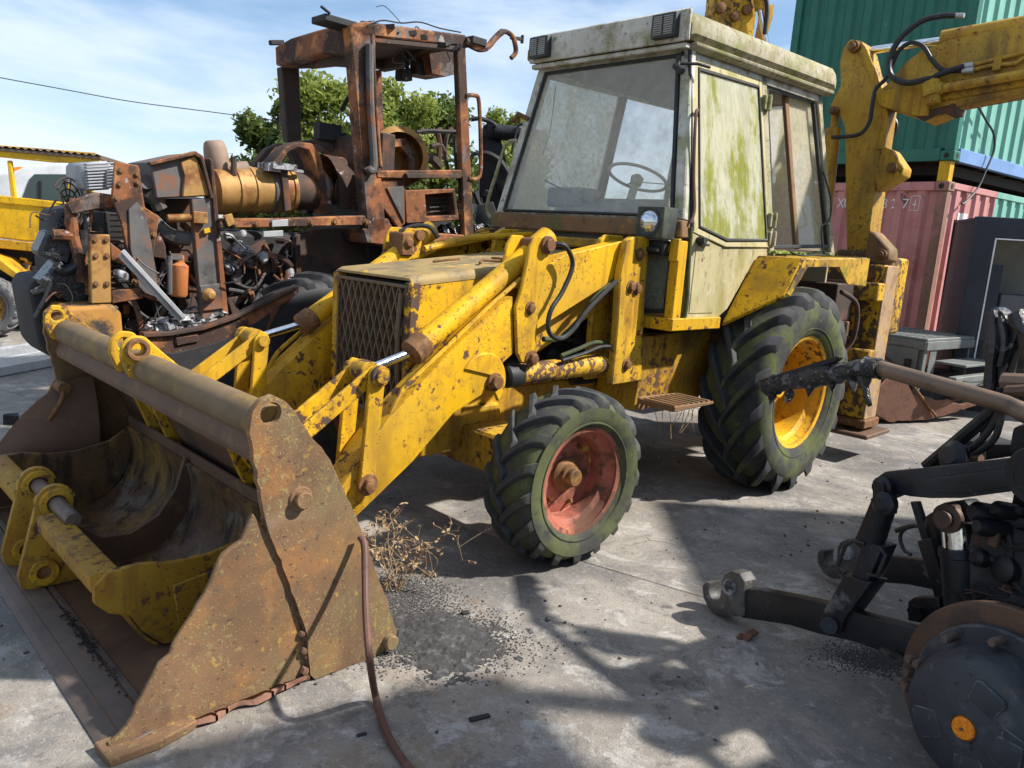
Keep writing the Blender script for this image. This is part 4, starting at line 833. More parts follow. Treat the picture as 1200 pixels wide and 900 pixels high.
# scuttle below the screen
MB().px([(-.82, 1.635), (.80, 1.635), (.79, 1.736), (-.81, 1.736)], 1.06, 1.158).build('scuttle', 'sill_rust', BH, .008)
MB().px([(-.8, 1.54), (.74, 1.54), (.74, 1.60), (-.8, 1.60)], 1.08, 1.20).build('scuttle_lower', 'yellow_dirty', BH, .01)
MB().b6(1.1, 1.14, -.8, .5, 1.1, 1.6).build('bulkhead', 'burnt_dark', BH)
# roof with rounded sides, and front visor
mb = MB(); rings = []
RW = .665; prof = [(-RW+.03, 0), (-RW, .03), (-RW, .10), (-RW+.03, .145), (-RW+.10, .165), (0, .175), (RW-.10, .165), (RW-.03, .145), (RW, .10), (RW, .03), (RW-.03, 0)]
for x, dz, sc in ((1.06, .0, .985), (1.03, .004, 1.0), (.4, .015, 1.01), (-.2, .03, 1.015), (-.78, .045, 1.01), (-.84, .03, .985)):
    rings.append([mb.bm.verts.new((x, a*sc, 2.745+dz+b_*(.82 if x in (1.06, -.84) else 1))) for a, b_ in prof])
for a, b_ in zip(rings, rings[1:]):
    n = len(a)
    for i in range(n): mb.poly([a[i], a[(i+1) % n], b_[(i+1) % n], b_[i]])
mb.poly(rings[0]); mb.poly(rings[-1]); mb.build('cab_roof', 'cab_lichen', BH, ang=40)
mb = MB(); mb.prism([(1.062, -.62, 2.735), (1.075, -.62, 2.74), (1.085, -.62, 2.90), (1.062, -.62, 2.915)], (0, 1.27, 0)); mb.build('roof_visor', 'cab_white', BH, .012, 2)
MB().prism([(1.01, -.615, 2.705), (1.055, -.615, 2.705), (1.055, -.615, 2.733), (1.0, -.615, 2.733)], (0, 1.235, 0)).build('roof_gutter', 'cab_white', BH, .004)
MB().prism([(1.0, .612, 2.70), (1.0, .66, 2.72), (1.0, .66, 2.742), (1.0, .60, 2.742)], (-1.82, 0, .045)).build('roof_gutter', 'cab_lichen', BH, .004)
for yl, nm in ((-.50, 'l'), (.50, 'r')):
    o = MB().b6(1.075, 1.125, yl-.085, yl+.085, 2.755, 2.89).build('work_lamp', 'lamp_plastic', BH, .012, 2)
    MB().b6(1.12, 1.129, yl-.066, yl+.066, 2.772, 2.873).build('lens', 'lens_dirty', o)
    for k in range(8): MB().b6(1.129, 1.132, yl-.066, yl+.066, 2.778+k*.0122, 2.781+k*.0122).build('lens_rib', 'lamp_plastic', o)
    MB().b6(1.129, 1.134, yl-.003, yl+.003, 2.772, 2.873).build('lens_rib', 'lamp_plastic', o)
# side walls: pillars on both sides
for s in (1, -1):
    f = sfn(s); n3 = Vector((0, -s*SN.y, -SN.z))*.05
    def post(a0, z0, a1, z1, w0, w1, nm, mat='cab_white'):
        mb = MB(); mb.plate([(a0-w0/2, z0), (a0+w0/2, z0), (a1+w1/2, z1), (a1-w1/2, z1)], [], f, n3); mb.build(nm, mat, BH, .008)
    post(1.085, 1.66, .945, 2.74, .075, .075, 'front_pillar')
    post(.09, 1.55, .09, 2.77, .075, .075, 'middle_pillar', 'cab_lichen' if s > 0 else 'sill_rust')
    post(-.86, 1.6, -.74, 2.78, .07, .07, 'rear_pillar', 'cab_lichen')
    MB().plate([(-.78, 2.70), (.98, 2.665), (.98, 2.745), (-.78, 2.79)], [], sfn(s), n3).build('top_rail', 'cab_white', BH, .006)
    MB().plate([(-.88, 1.57), (.06, 1.55), (.06, 1.60), (-.88, 1.63)], [], sfn(s), n3).build('waist_rail', 'cab_lichen', BH, .006)
# door on the visible side
dout = [sp(*p) for p in ((815.5, 64), (889, 85), (905, 296))]; dl = dout[2]
outer = [(.955, 2.66), (.14, 2.69), (.13, 1.60), (.30, 1.50), (.56, 1.20), (.62, 1.165), (1.03, 1.165), (1.055, 1.62), (1.055, 1.70)]
gl = [(.905, 2.62), (.185, 2.645), (.165, 1.66), (.68, 1.635), (.985, 1.70)]
def dfn(off): 
    def f(a, z):
        y = .785-.19*max(0, z-1.74); return Vector((a, y+off, z))
    return f
mb = MB(); up_ = [(.955, 2.66), (.14, 2.69), (.13, 1.60), (.13, 1.60), (.66, 1.60), (1.04, 1.66)]
mb.plate([(.965, 2.66), (.135, 2.69), (.125, 1.62), (.69, 1.60), (1.05, 1.67)], [gl], sfn(1, .008), Vector((0, -.03, 0)))
dr = mb.build('cab_door', 'cab_door', BH, .006, label='cab door streaked with green algae, pale painted lower panel')
MB().py([(.125, 1.62), (.69, 1.60), (1.05, 1.67), (1.05, 1.19), (1.02, 1.165), (.66, 1.165), (.56, 1.22), (.30, 1.53), (.14, 1.56)], .80, .77).wobble(.003, 5).build('lower_panel', 'cab_door', dr, .006)
MB().py([(.72, 1.60), (1.0, 1.64), (1.0, 1.20), (.74, 1.20)], .803, .80).build('pressed_panel', 'cab_door', dr, .002)
MB().plate(gl, [inset(gl, .02)], sfn(1, .016), Vector((0, -.02, 0))).build('door_seal', 'rubber_seal', dr, .004)
MB().plate(inset(gl, .01), [], sfn(1, .004), Vector((0, -.006, 0))).build('door_glass', 'door_glass', dr)
for z in (2.55, 1.80, 1.68):
    mb = MB(); y = sideY(z)+.012; mb.b6(.07, .16, y-.005, y+.025, z-.045, z+.045); mb.cyl((.115, y+.028, z-.05), (.115, y+.028, z+.05), .016, n=10); mb.build('hinge', 'cab_lichen', dr, .004)
MB().cyl((.99, .80, 1.63), (.99, .855, 1.63), .022, n=12).b6(.90, .985, .80, .83, 1.60, 1.615).build('door_handle', 'rubber_seal', dr, .003)
MB().tube(catmull([(1.075, .80, 1.70), (1.06, .80, 1.5), (1.05, .81, 1.3), (1.055, .81, 1.18)]), .014).build('door_rubber', 'hose_moss', BH)
MB().tube([sfn(1, .01)(.99, 2.7), sfn(1, .01)(1.06, 1.68)], .012).build('door_rubber', 'rubber_seal', BH)
# quarter window behind the door: dark seal, no glass; glazed on the far side
qw = [(.035, 2.68), (-.68, 2.71), (-.82, 1.66), (.035, 1.62)]
MB().plate(qw, [inset(qw, .03)], sfn(1, -.01), Vector((0, -.03, 0))).build('window_seal', 'rubber_seal', BH, .004)
MB().plate([(-.30, 2.69), (-.35, 2.69), (-.42, 1.64), (-.37, 1.64)], [], sfn(1, -.05), Vector((0, -.03, 0))).build('sliding_window_frame', 'sill_rust', BH, .004)
MB().plate([(-.35, 2.68), (-.66, 2.70), (-.78, 1.68), (-.42, 1.65)], [], sfn(1, -.06), Vector((0, -.005, 0))).build('sliding_window', 'side_glass', BH)
fg = [(.935, 2.66), (.14, 2.69), (.13, 1.62), (1.03, 1.66)]
MB().plate(fg, [], sfn(-1, -.02), Vector((0, .006, 0))).build('far_door_glass', 'side_glass', BH)
MB().plate([(1.05, 1.66), (.13, 1.62), (.13, 1.15), (1.05, 1.15)], [], lambda a, z: (a, -.78, z), (0, .03, 0)).build('far_door_panel', 'cab_door', BH)
MB().plate(qw, [], sfn(-1, -.02), Vector((0, .006, 0))).build('far_quarter_glass', 'clear_glass', BH)
# rear wall: lower panel and dirty window
MB().b6(-.87, -.84, -.78, .78, 1.1, 1.62).build('rear_panel', 'beige_panel', BH, .005)
MB().prism([(-.85, -.76, 1.63), (-.85, .76, 1.63), (-.77, .60, 2.72), (-.77, -.60, 2.72)], (.006, 0, 0)).build('rear_window', 'side_glass', BH)
MB().bar((-.84, .02, 1.62), (-.75, .02, 2.75), .05, .03).build('rear_window_bar', 'sill_rust', BH)
MB().b6(-.85, 1.08, -.76, .76, 1.10, 1.14).build('cab_floor', 'burnt_dark', BH)
MB().b6(-.78, .98, -.57, .57, 2.70, 2.715).build('headlining', 'dash_grey', BH)
# inside: dash, steering wheel, seat
MB().py([(1.05, 1.2), (1.05, 1.78), (.80, 1.88), (.70, 1.80), (.74, 1.2)], -.34, .42).build('dashboard', 'dash_grey', BH, .02)
MB().b6(.80, 1.0, -.44, -.12, 1.80, 1.93).build('instrument_box', 'dash_grey', BH, .015)
a, z = PX(745, 208, .66); scn = Vector((.64, a+.0, z)); ax = Vector((-.36, 0, .93)).normalized()
u = Vector((0, 1, 0)); v = ax.cross(u)
sw = MB().tube([scn+(u*math.cos(t)+v*math.sin(t))*.2 for t in [i*2*math.pi/40 for i in range(41)]], .011, 8, False)
for t in (.5, 2.6): sw.bar(scn-ax*.03, scn+(u*math.cos(t)+v*math.sin(t))*.195, .014, .006)
sw.cyl(scn-ax*.5, scn-ax*.02, .028).lathe([(.04, -.05), (.045, .0), (.02, .02)], scn, ax, 14).build('steering_wheel', 'cream_plastic', BH)
mb = MB(); mb.b6(-.35, .15, -.27, .23, 1.42, 1.56); mb.bar((-.32, -.02, 1.5), (-.45, -.02, 2.12), .46, .12, (1, 0, .2)); mb.b6(-.25, .05, -.15, .1, 1.14, 1.42); mb.build('seat', 'dash_grey', BH, .04, 2)
mb = MB(); mb.bar((.5, .35, 1.14), (.42, .36, 1.9), .02, .02).cyl((.42, .36, 1.88), (.42, .36, 1.94), .025).bar((.6, -.45, 1.14), (.5, -.45, 1.8), .02, .02).build('control_lever', 'rubber_seal', BH)
MB().tube(catmull([ffn(-.03)(-.45, 2.60), ffn(-.03)(-.43, 2.3), ffn(-.04)(-.47, 2.15)]), .003, 4).build('loose_wire', 'rubber_seal', BH)
MB().bar(ffn(-.05)(-.42, 1.98), ffn(-.05)(.05, 1.82), .008, .008).build('wiper', 'rubber_seal', BH)
# mirror brackets, handrail, cables on the pillars
mb = MB(); p = ffn(.0)(.585, 2.64); q = sfn(1, 0)(.95, 2.63)
mb.tube([p+V(.0, -.02, .05), p+V(.05, -.01, .02), p+V(.06, .0, -.04)], .012).cyl(p+V(.06, -.02, -.03), p+V(.07, .04, -.07), .02, n=10).tube([p+V(.05, 0, -.02), p+V(.0, .09, -.02), p+V(-.07, .13, -.03)], .009).build('mirror_bracket', 'rubber_seal', BH)
p = ffn(.0)(-.68, 2.38); MB().tube([p+V(0, .06, .0), p+V(.03, .0, .03), p+V(.02, -.06, .01), p+V(.0, -.1, .0)], .016).cyl(p+V(.02, -.03, -.02), p+V(.02, -.03, .05), .014, n=8).build('mirror_bracket', 'rust_bolt', BH)
p0, p1 = ffn(.03)(-.86, 1.78), ffn(.05)(-.75, 2.2)
MB().tube(catmull([ffn(.0)(-.83, 1.70), p0, ffn(.05)(-.80, 2.0), p1, ffn(.0)(-.70, 2.24)]), .013).build('grab_rail', 'cab_lichen', BH)
MB().tube(catmull([sfn(1, .01)(.93, 2.35), sfn(1, .04)(.99, 2.36), sfn(1, .05)(1.03, 2.30), sfn(1, .03)(1.045, 2.0), sfn(1, .03)(1.055, 1.8), sfn(1, .02)(1.09, 1.72)]), .009).build('cable', 'cable_rust', BH)
MB().tube(catmull([sfn(1, .02)(-.70, 2.2), sfn(1, .05)(-.74, 2.0), sfn(1, .03)(-.75, 1.85), sfn(1, .08)(-.5, 1.78), sfn(1, .10)(-.46, 1.62), (-.4, .95, 1.60), (-.2, 1.0, 1.60), (0, .98, 1.585), (.05, .92, 1.60), (-.05, .88, 1.62)]), .006).build('cable', 'hose', BH)
# headlight and bracket, lower corner window
hb = MB().b6(1.16, 1.30, .575, .765, 1.62, 1.80).build('headlight', 'lamp_plastic', BH, .014, 2, label='square headlight housing with round lens')
MB().lathe([(.0, .02), (.03, .018), (.055, .010), (.064, 0), (.066, -.01)], (1.302, .665, 1.715), (1, 0, 0), 24).build('lens', 'lens_head', hb)
MB().lathe([(.064, 0), (.078, .006), (.078, -.01)], (1.30, .665, 1.715), (1, 0, 0), 24, False).build('lens_rim', 'lamp_plastic', hb)
MB().b6(1.17, 1.24, .58, .74, 1.53, 1.615).b6(1.19, 1.28, .60, .72, 1.545, 1.575).cyl((1.24, .66, 1.56), (1.27, .66, 1.56), .02).build('headlight_bracket', 'rubber_seal', BH, .006)
MB().b6(1.15, 1.185, .742, .80, 1.50, 1.63).build('bracket_plate', 'yellow', BH, .005)
lw = [(.52, 1.185), (.735, 1.20), (.74, 1.59), (.53, 1.60)]
MB().plate(lw, [inset(lw, .022)], lambda a, z: (1.165, a, z), (-.03, 0, 0)).build('corner_window_seal', 'rubber_seal', BH, .004)
MB().plate(inset(lw, .012), [], lambda a, z: (1.15, a, z), (-.006, 0, 0)).build('corner_window', 'quarter_glass', BH)
MB().b6(1.08, 1.17, .74, .80, 1.17, 1.62).build('corner_post', 'yellow', BH, .006)
MB().px([(.50, 1.10), (.82, 1.10), (.82, 1.175), (.50, 1.165)], .66, 1.19).build('cab_sill', 'yellow', BH, .006)
# fenders ---------------------------------------------------------------------
for s in (1, -1):
    yi, yo = .79*s, 1.10*s
    fe = MB().py([(.26, 1.565), (.22, 1.532), (-.78, 1.572), (-.78, 1.605)], yi, yo).build('fender', 'yellow_moss', BH, .008)
    MB().py([(.235, 1.562), (.42, 1.345), (.37, 1.33), (.18, 1.515), (-.28, 1.525), (-.46, 1.41), (-.78, 1.40), (-.78, 1.60)], yo, yo+.012*s).build('fender_lip', 'yellow_moss', fe, .004)
    MB().prism([(.262, yi, 1.562), (.262, yo, 1.562), (.435, yo, 1.338), (.60, yi, 1.125)], (-.022, 0, -.018)).build('fender_front', 'yellow', fe, .004)
mb = MB()
for i in range(60):
    x, y = random.uniform(-.75, .12), random.gauss(.815, .02); mb.lathe([(.0, 0.022), (.02, .012), (.026, 0)], (x, max(.79, y), 1.585+.04*(.25-x)*1.0 if x > .2 else 1.59), (0, 0, 1), 7)
mb.wobble(.008, 30).build('moss_line', 'moss', BH, stuff=True)
MB().b6(-1.0, -.3, .3, .95, 1.0, 1.12).b6(-1.1, -.8, -.9, .9, 1.12, 1.4).tube(catmull([(-.75, .95, 1.35), (-.95, 1.0, 1.25), (-.98, 1.0, 1.0), (-.9, .95, .85)]), .02).build('rear_frame', 'burnt_dark', BH, .02)

# rear: side-shift carriage, stabilisers, boom and dipper ---------------------------
MB().b6(-1.34, -1.18, -1.05, 1.05, .72, .90).b6(-1.34, -1.18, -1.05, 1.05, 1.28, 1.42).b6(-1.3, -.9, -.3, .3, .6, 1.1).build('carriage_rail', 'yellow_chipped', BH, .01)
for s in (1, -1):
    st = MB().b6(-1.54, -1.30, s*.82, s*1.035, .33, 1.56).build('stabiliser_leg', 'yellow_chipped', BH, .012)
    MB().b6(-1.545, -1.305, s*1.037, s*1.05, .33, 1.555).build('lit_face_strip', 'lit_face_tan', st, .006)  # added strip that puts the leg's sunlit outer face into a tan colour
    MB().b6(-1.58, -1.28, s*.80, s*1.07, .26, .33).build('collar', 'rust_bolt', st, .008)
    MB().b6(-1.66, -1.18, s*.72, s*1.14, .20, .235).b6(-1.5, -1.36, s*.88, s*.98, .23, .30).build('foot_pad', 'rust_dark', st, .008)
    MB().hexbolt((-1.30, s*.925, 1.47), (1, 0, 0), .035, .025).build('pin', 'rust_bolt', st)
# boom: upright arm standing on the king post, swung to the near side
BX0, BX1 = -1.62, -1.40
bo = SX(BX1, (988, 56), (996, 46), (1009, 48), (1016, 60), (1022, 84), (1032, 98), (1040, 118), (1036, 150), (1030, 190), (1020, 265), (1017, 318), (993, 318), (991, 250), (990, 150), (983, 132), (974, 131), (973, 122), (985, 100), (984, 72))
bm_ = MB().px(bo, BX0, BX1).build('boom', 'yellow_ochre', BH, .012, 2)
MB().px(SX(BX1+.02, (1009, 48), (1016, 58), (1036, 110), (1041, 140), (1036, 175), (1027, 175), (1034, 140), (1028, 112), (1008, 62)), BX1, BX1+.02).build('boom_flange', 'yellow_dirty', bm_, .004)
MB().px(SX(BX1+.0, (1036, 172), (1046, 176), (1060, 197), (1058, 206), (1028, 224), (1026, 200)), BX0+.06, BX1+.02).build('boom_lug', 'yellow_dirty', bm_, .006)
MB().px(SX(BX1+.0, (1020, 270), (1026, 273), (1043, 292), (1043, 305), (1033, 310), (1014, 306)), BX0+.05, BX1+.025).build('boom_foot_lug', 'sill_rust', bm_, .01)
mb = MB()
for q, r_ in (((1001, 55), .045), ((978, 130), .035), ((1046, 197), .04), ((1034, 298), .04)):
    a, z = PX(*q, BX1+.02); mb.cyl((BX1-.0, a, z), (BX1+.05, a, z), r_).cyl((BX1+.05, a, z), (BX1+.075, a, z), r_*.6)
mb.build('boom_pin', 'rust_bolt', bm_, .004)
A = PX(978, 132, -1.45); B = PX(966, 262, -1.45)
mb = MB(); mb.cyl((-1.47, B[0], B[1]-.5), (-1.47, A[0], A[1]-.12), .06).cyl((-1.47, A[0], A[1]-.12), (-1.47, A[0], A[1]), .03).build('boom_ram', 'yellow_ochre', BH)
MB().px([(.35, 1.0), (1.0, 1.0), (1.0, 1.62), (.5, 1.64)], -1.9, -1.6).px([(.5, 1.40), (1.02, 1.40), (.97, 1.66), (.6, 1.66)], -1.62, -1.38).build('swing_post', 'yellow_chipped', BH, .02)
# dipper running out to the right of the picture
dpx = SX(BX1+.03, (1022, 112), (1040, 98), (1062, 72), (1078, 60), (1110, 47), (1205, 26), (1250, 16), (1256, 100), (1205, 108), (1130, 122), (1112, 126), (1108, 134), (1085, 143), (1073, 137), (1030, 124))
dp = MB().px(dpx, BX0+.03, BX1+.03).build('dipper', 'yellow_ochre', BH, .012, 2)
MB().px(SX(BX1+.05, (1025, 110), (1070, 98), (1085, 100), (1090, 118), (1088, 136), (1073, 136), (1030, 124)), BX1+.03, BX1+.055).build('dipper_cheek', 'yellow_dirty', dp, .005)
MB().px(SX(BX1+.05, (1088, 113), (1205, 92), (1256, 84), (1256, 92), (1205, 100), (1088, 121)), BX1+.03, BX1+.05).build('dipper_rib', 'yellow_dirty', dp, .005)
MB().px(SX(BX1+.0, (1085, 143), (1073, 137), (1080, 132), (1122, 122), (1120, 132), (1100, 136)), BX0+.02, BX1+.04).build('dipper_nose', 'burnt_dark', dp, .005)
def bx(q, off): a, z = PX(*q, BX1+off); return V(BX1+off, a, z)
MB().cyl(bx((1103, 104), .1), bx((1260, 76), .1), .032).build('dipper_ram_tube', 'yellow_ochre', BH)
MB().cyl(bx((1092, 88), .1), bx((1094, 122), .1), .05).cyl(bx((1091, 96), .1), bx((1093, 112), .1), .065).cyl(bx((1088, 106), .1), bx((1106, 103), .1), .045).build('ram_trunnion', 'yellow_dirty', BH, .004)
MB().cyl(bx((1015, 55), .0)-V(.12, 0, 0), bx((1100, 43), .0)-V(.12, 0, 0), .03).build('dipper_ram_rod', 'chrome', BH)
MB().cyl(bx((1098, 43), .0)-V(.12, 0, 0), bx((1260, 14), .0)-V(.12, 0, 0), .07).build('dipper_ram', 'yellow_ochre', BH)
for q in (((1140, 76), (1165, 70), (1200, 62), (1250, 52)), ((1140, 82), (1165, 76), (1190, 74), (1205, 66), (1250, 58))):
    MB().tube(catmull([bx(p, .06) for p in q]), .014).build('hydraulic_pipe', 'yellow_ochre', BH)
MB().box(bx((1169, 74), .06), (.03, .05, .10)).build('pipe_clamp', 'yellow_dirty', BH, .004)
MB().cyl(bx((1128, 78), .07), bx((1141, 76), .07), .022).cyl(bx((1128, 83), .07), bx((1141, 82), .07), .022).cyl(bx((1118, 18), .05), bx((1130, 18), .05), .016).build('hose_fitting', 'galvanised', BH)
hose([bx(p, o_) for p, o_ in (((1130, 78), .08), ((1110, 84), .10), ((1085, 93), .14), ((1062, 97), .15), ((1044, 88), .14), ((1043, 68), .13), ((1055, 45), .12), ((1078, 26), .09), ((1100, 19), .06), ((1120, 18), .05))], .022)
hose([bx(p, o_) for p, o_ in (((1128, 83), .07), ((1105, 82), .09), ((1092, 70), .10), ((1082, 55), .10), ((1068, 50), .10), ((1055, 58), .10), ((1046, 75), .09), ((1038, 92), .08), ((1026, 105), .08), ((1022, 125), .08), ((1018, 145), .08), ((1005, 158), .08), ((975, 161), .07))], .016)
hose([bx(p, -.24) for p in ((1040, 130), (1050, 145), (1046, 158), (1038, 160))], .018)
# front loader bucket ------------------------------------------------------------
back = [(4.30, .0), (3.68, .0), (3.53, .025), (3.44, .09), (3.42, .19), (3.46, .34), (3.56, .56), (3.68, .78), (3.79, .95)]
bk = MB().sheet(catmull([(a, b_, 0) for a, b_ in back], 4) and [(p.x, p.y) for p in catmull([(a, b_, 0) for a, b_ in back], 4)], lambda a, b_, k: Vector((a, -1.14 if k == 0 else 1.14, b_+.014)), -.014).build('loader_bucket', 'rust_dark', BH, label='wide rusty front loader bucket resting on the ground')
MB().b6(3.56, 4.29, -1.135, 1.135, .016, .022).build('floor_plate', 'rust_floor', bk)
MB().prism([(4.36, -1.16, .004), (4.22, -1.16, .0), (4.22, -1.16, .038), (4.34, -1.16, .022)], (0, 2.32, 0)).build('cutting_edge', 'rust_floor', bk, .003)
MB().b6(4.185, 4.21, -1.13, 1.13, .018, .034).build('weld_bead', 'rust_floor', bk, .005)
MB().cyl((3.83, -1.13, .935), (3.83, 1.13, .935), .062, n=24).build('top_tube', 'olive_tube', bk)
MB().py([(3.74, .86), (3.80, .93), (3.86, .89), (3.88, .83), (3.87, .80), (3.84, .86), (3.79, .88)], -1.13, 1.13).build('top_flange', 'rust_dark', bk, .004)
upl = [(3.925, .93), (3.915, 1.0), (3.89, 1.03), (3.85, 1.042), (3.81, 1.02), (3.64, .80), (3.625, .77), (3.53, .58), (3.335, .075), (3.34, .03), (3.40, .006), (3.50, .004), (3.68, .004), (3.70, .03), (3.715, .18), (3.78, .39), (3.86, .61), (3.885, .74)]
lpl = [(3.90, .66), (3.94, .575), (4.0, .545), (4.06, .43), (4.20, .24), (4.29, .07), (4.345, .03), (4.335, .004), (4.18, .002), (3.98, .002), (3.81, .004), (3.69, .012), (3.70, .12), (3.76, .36), (3.83, .56)]
for s in (1, -1):
    hole = circ(3.855, .985, .036, 16)[::-1]
    u_ = MB().py(rough(upl, .03, .0022, 5), s*1.14, s*1.168, [hole]).wobble(.006, 2.2, s).build('side_plate', 'rust_plate', bk, .005)
    MB().py(rough(lpl, .03, .0028, 8), s*1.128, s*1.150).wobble(.012, 2.6, s*3).build('side_cutter', 'rust_plate', bk, .005)
    a, z = PY(352, 584, 1.168); mb = MB().cyl((a, s*1.165, z), (a, s*1.20, z), .03).cyl((a, s*1.16, z), (a, s*1.176, z), .042); mb.build('plate_bolt', 'rust_plate', bk, .004)
    a, z = PY(455, 752, 1.168); MB().cyl((3.37, s*1.165, .05), (3.37, s*1.20, .05), .028).build('plate_bolt', 'rust_plate', bk, .004)
mb = MB()
for i in range(26):
    t = i/25; a = 3.70+(3.87-3.70)*t*t*.9+.012*math.sin(i*2.1); mb.lathe([(0, .018), (.014, .012), (.02, 0)], (a, 1.150, .02+.62*t), (0, 1, 0), 6)
mb.wobble(.008, 20).build('weld_scar', 'rust_dark', bk, stuff=True)
MB().pz([(4.37, 1.10), (4.36, 1.20), (4.22, 1.21), (4.10, 1.19), (4.10, 1.15), (4.25, 1.10)], .002, .03).wobble(.008, 9).build('torn_corner', 'rust_plate', bk, .004)
fl = [(4.15, .004), (4.0, .004), (3.86, .006), (3.74, .010)]
mb = MB()
for i in range(24):
    t = i/24; t2 = (i+1)/24
    def fpt(q, o_): 
        x = 4.16-.44*q; w_ = .018+.022*math.sin(q*7)**2; return Vector((x, 1.152+w_*o_, .004+.012*abs(math.sin(q*11))*o_+.006*q))
    mb.prism([fpt(t, 0), fpt(t2, 0), fpt(t2, 1), fpt(t, 1)], (0, 0, .016))
mb.wobble(.005, 14).build('bent_flange', 'flange_rust', bk, 0, stuff=True)
for yy in (-.03,):
    eo = [(3.90, .90), (3.935, .98), (3.93, 1.04), (3.89, 1.075), (3.84, 1.07), (3.80, 1.03), (3.66, .90), (3.72, .86)]
    ear = MB()
    for dy in (-.085, .055): ear.py(eo, yy+dy, yy+dy+.03, [circ(3.875, 1.02, .026, 14)[::-1]])
    e_ = ear.build('bucket_ear', 'yellow_worn', bk, .006)
    MB().lathe([(.028, 0), (.046, 0), (.046, .03), (.028, .03)], (3.875, yy+.085, 1.02), (0, 1, 0), 20, closed=True).build('ear_boss', 'rust_bolt', e_, .003)
    for s in (-1,):
        MB().py([(a-.0, z-.0) for a, z in eo], -1.12, -1.09, [circ(3.875, 1.02, .026, 14)[::-1]]).build('ear_plate', 'yellow_worn', e_, .006)
# brackets behind the bucket that the arms pin to
for s in (1, -1):
    for yy in (.40, .64): MB().py([(3.45, .15), (3.72, .82), (3.62, .72), (3.40, .62), (3.30, .45), (3.28, .30)], s*yy, s*(yy+.03)).build('pivot_bracket', 'yellow_worn', bk, .006)
# dented inner fold of the far side plate
MB().grid(10, 8, lambda u_, v_: Vector((3.72+.52*v_, -1.12+.14*math.sin(u_*2.8)*(1-v_*.5), .04+(.66-.45*v_*v_)*u_))).build('bent_side_sheet', 'rust_dark', bk, ang=60)
MB().cyl((3.88, -1.10, .66), (3.88, -.98, .66), .03).tube(catmull([(3.88, -1.0, .66), (3.9, -.97, .6), (3.95, -1.0, .5)]), .012).build('bracket_stub', 'rust_bolt', bk)
# ------------------------------------------------------------------ ditching bucket lying in the loader bucket
DBc = (4.0, -.1)
def tthing(name, label, cat, x, y, group=None):
    t = thing(name, label, cat, toW(x, y, 0), TROT, group); OFF[t.name] = (-x, -y, 0); return t
db = tthing('ditching_bucket', 'yellow digger bucket with worn pale inside lying in the rusty loader bucket', 'bucket', *DBc)
zo = .026
ch = [(4.20, .37), (4.10, .375), (3.98, .352), (3.85, .35), (3.70, .38), (3.625, .43), (3.60, .42), (3.585, .33), (3.62, .20), (3.70, .10), (3.82, .04), (3.94, zo+.004), (4.02, .045), (4.09, .12), (4.13, .19), (4.20, .22), (4.245, .27), (4.245, .33)]
YN, YF = .70, -.92
for y0, y1 in ((YN, YN-.022), (YF, YF+.022)): MB().py(ch, y0, y1).build('side_cheek', 'yellow_dull' if y0 > 0 else 'bucket_scrape', db, .004)
MB().py([(3.82, .09), (3.97, .09), (3.99, .27), (3.84, .29)], YN, YN+.014).build('cheek_plate', 'yellow_dull', db, .005)
sh = catmull([(3.60, .45, 0), (3.575, .33, 0), (3.61, .19, 0), (3.70, .085, 0), (3.82, .032, 0), (3.94, zo, 0), (4.03, .05, 0), (4.10, .13, 0), (4.16, .26, 0), (4.18, .34, 0)], 5)
MB().sheet([(p.x, p.y) for p in sh], lambda a, b_, k: Vector((a, YF+.02 if k == 0 else YN-.02, b_)), .016).build('curved_shell', 'bucket_scrape', db)
MB().sheet([(p.x+.0, p.y-.004) for p in sh[30:]], lambda a, b_, k: Vector((a, YF+.02 if k == 0 else YN-.02, b_)), -.012).build('outer_skin', 'yellow_dull', db)
MB().prism([(3.56, YF, .36), (3.585, YF, .36), (3.60, YF, .50), (3.585, YF, .505)], (0, YN-YF, 0)).build('blade', 'rust_dark', db, .003)
rib = [(3.60, .46)]+[(p.x, p.y+.006) for p in sh[2:46]]+[(4.19, .36), (4.10, .27), (3.98, .17), (3.86, .16), (3.74, .22), (3.66, .33), (3.615, .48)]
MB().py(rib, -.135, -.113).build('centre_rib', 'rust_dark', db, .003)
for y0, y1 in ((YN-.01, .02), (-.34, YF+.01)): MB().py([(4.16, .30), (4.25, .30), (4.255, .37), (4.16, .375)], y0, y1).build('front_tube', 'yellow_dull', db, .012, 2)
for y0 in (-.05, -.33):
    lug = [(4.10, .40)]+[(4.165+.075*math.cos(a), .385+.075*math.sin(a)) for a in [math.pi*.95-i*math.pi*1.0/9 for i in range(10)]]+[(4.31, .10), (4.30, .045), (4.26, .03), (4.02, .03), (4.05, .12), (4.10, .2)]
    l_ = MB().py(lug, y0, y0-.03).build('hanger_lug', 'yellow_dull', db, .005)
    for (a, b_, r0, r1) in ((4.165, .385, .036, .062), (4.22, .10, .028, .055)):
        MB().lathe([(r0, 0), (r1, 0), (r1, .022), (r0, .022)], (a, y0-.002, b_), (0, 1, 0), 22, closed=True).build('boss_ring', 'yellow_dirty', l_, .003)
        MB().cyl((a, y0-.031, b_), (a, y0+.001, b_), r0, n=16).build('bore', 'rust_bolt', l_)
o = MB().lathe([(0, 0), (.028, 0), (.032, .006), (.032, .60), (.028, .61), (0, .61)], toW(4.165, -.42, .385), LF, 20).build('pivot_pin', 'steel_pin'); tag(o, 'bare steel pivot pin pushed through the lugs of the yellow ditching bucket', 'pin')

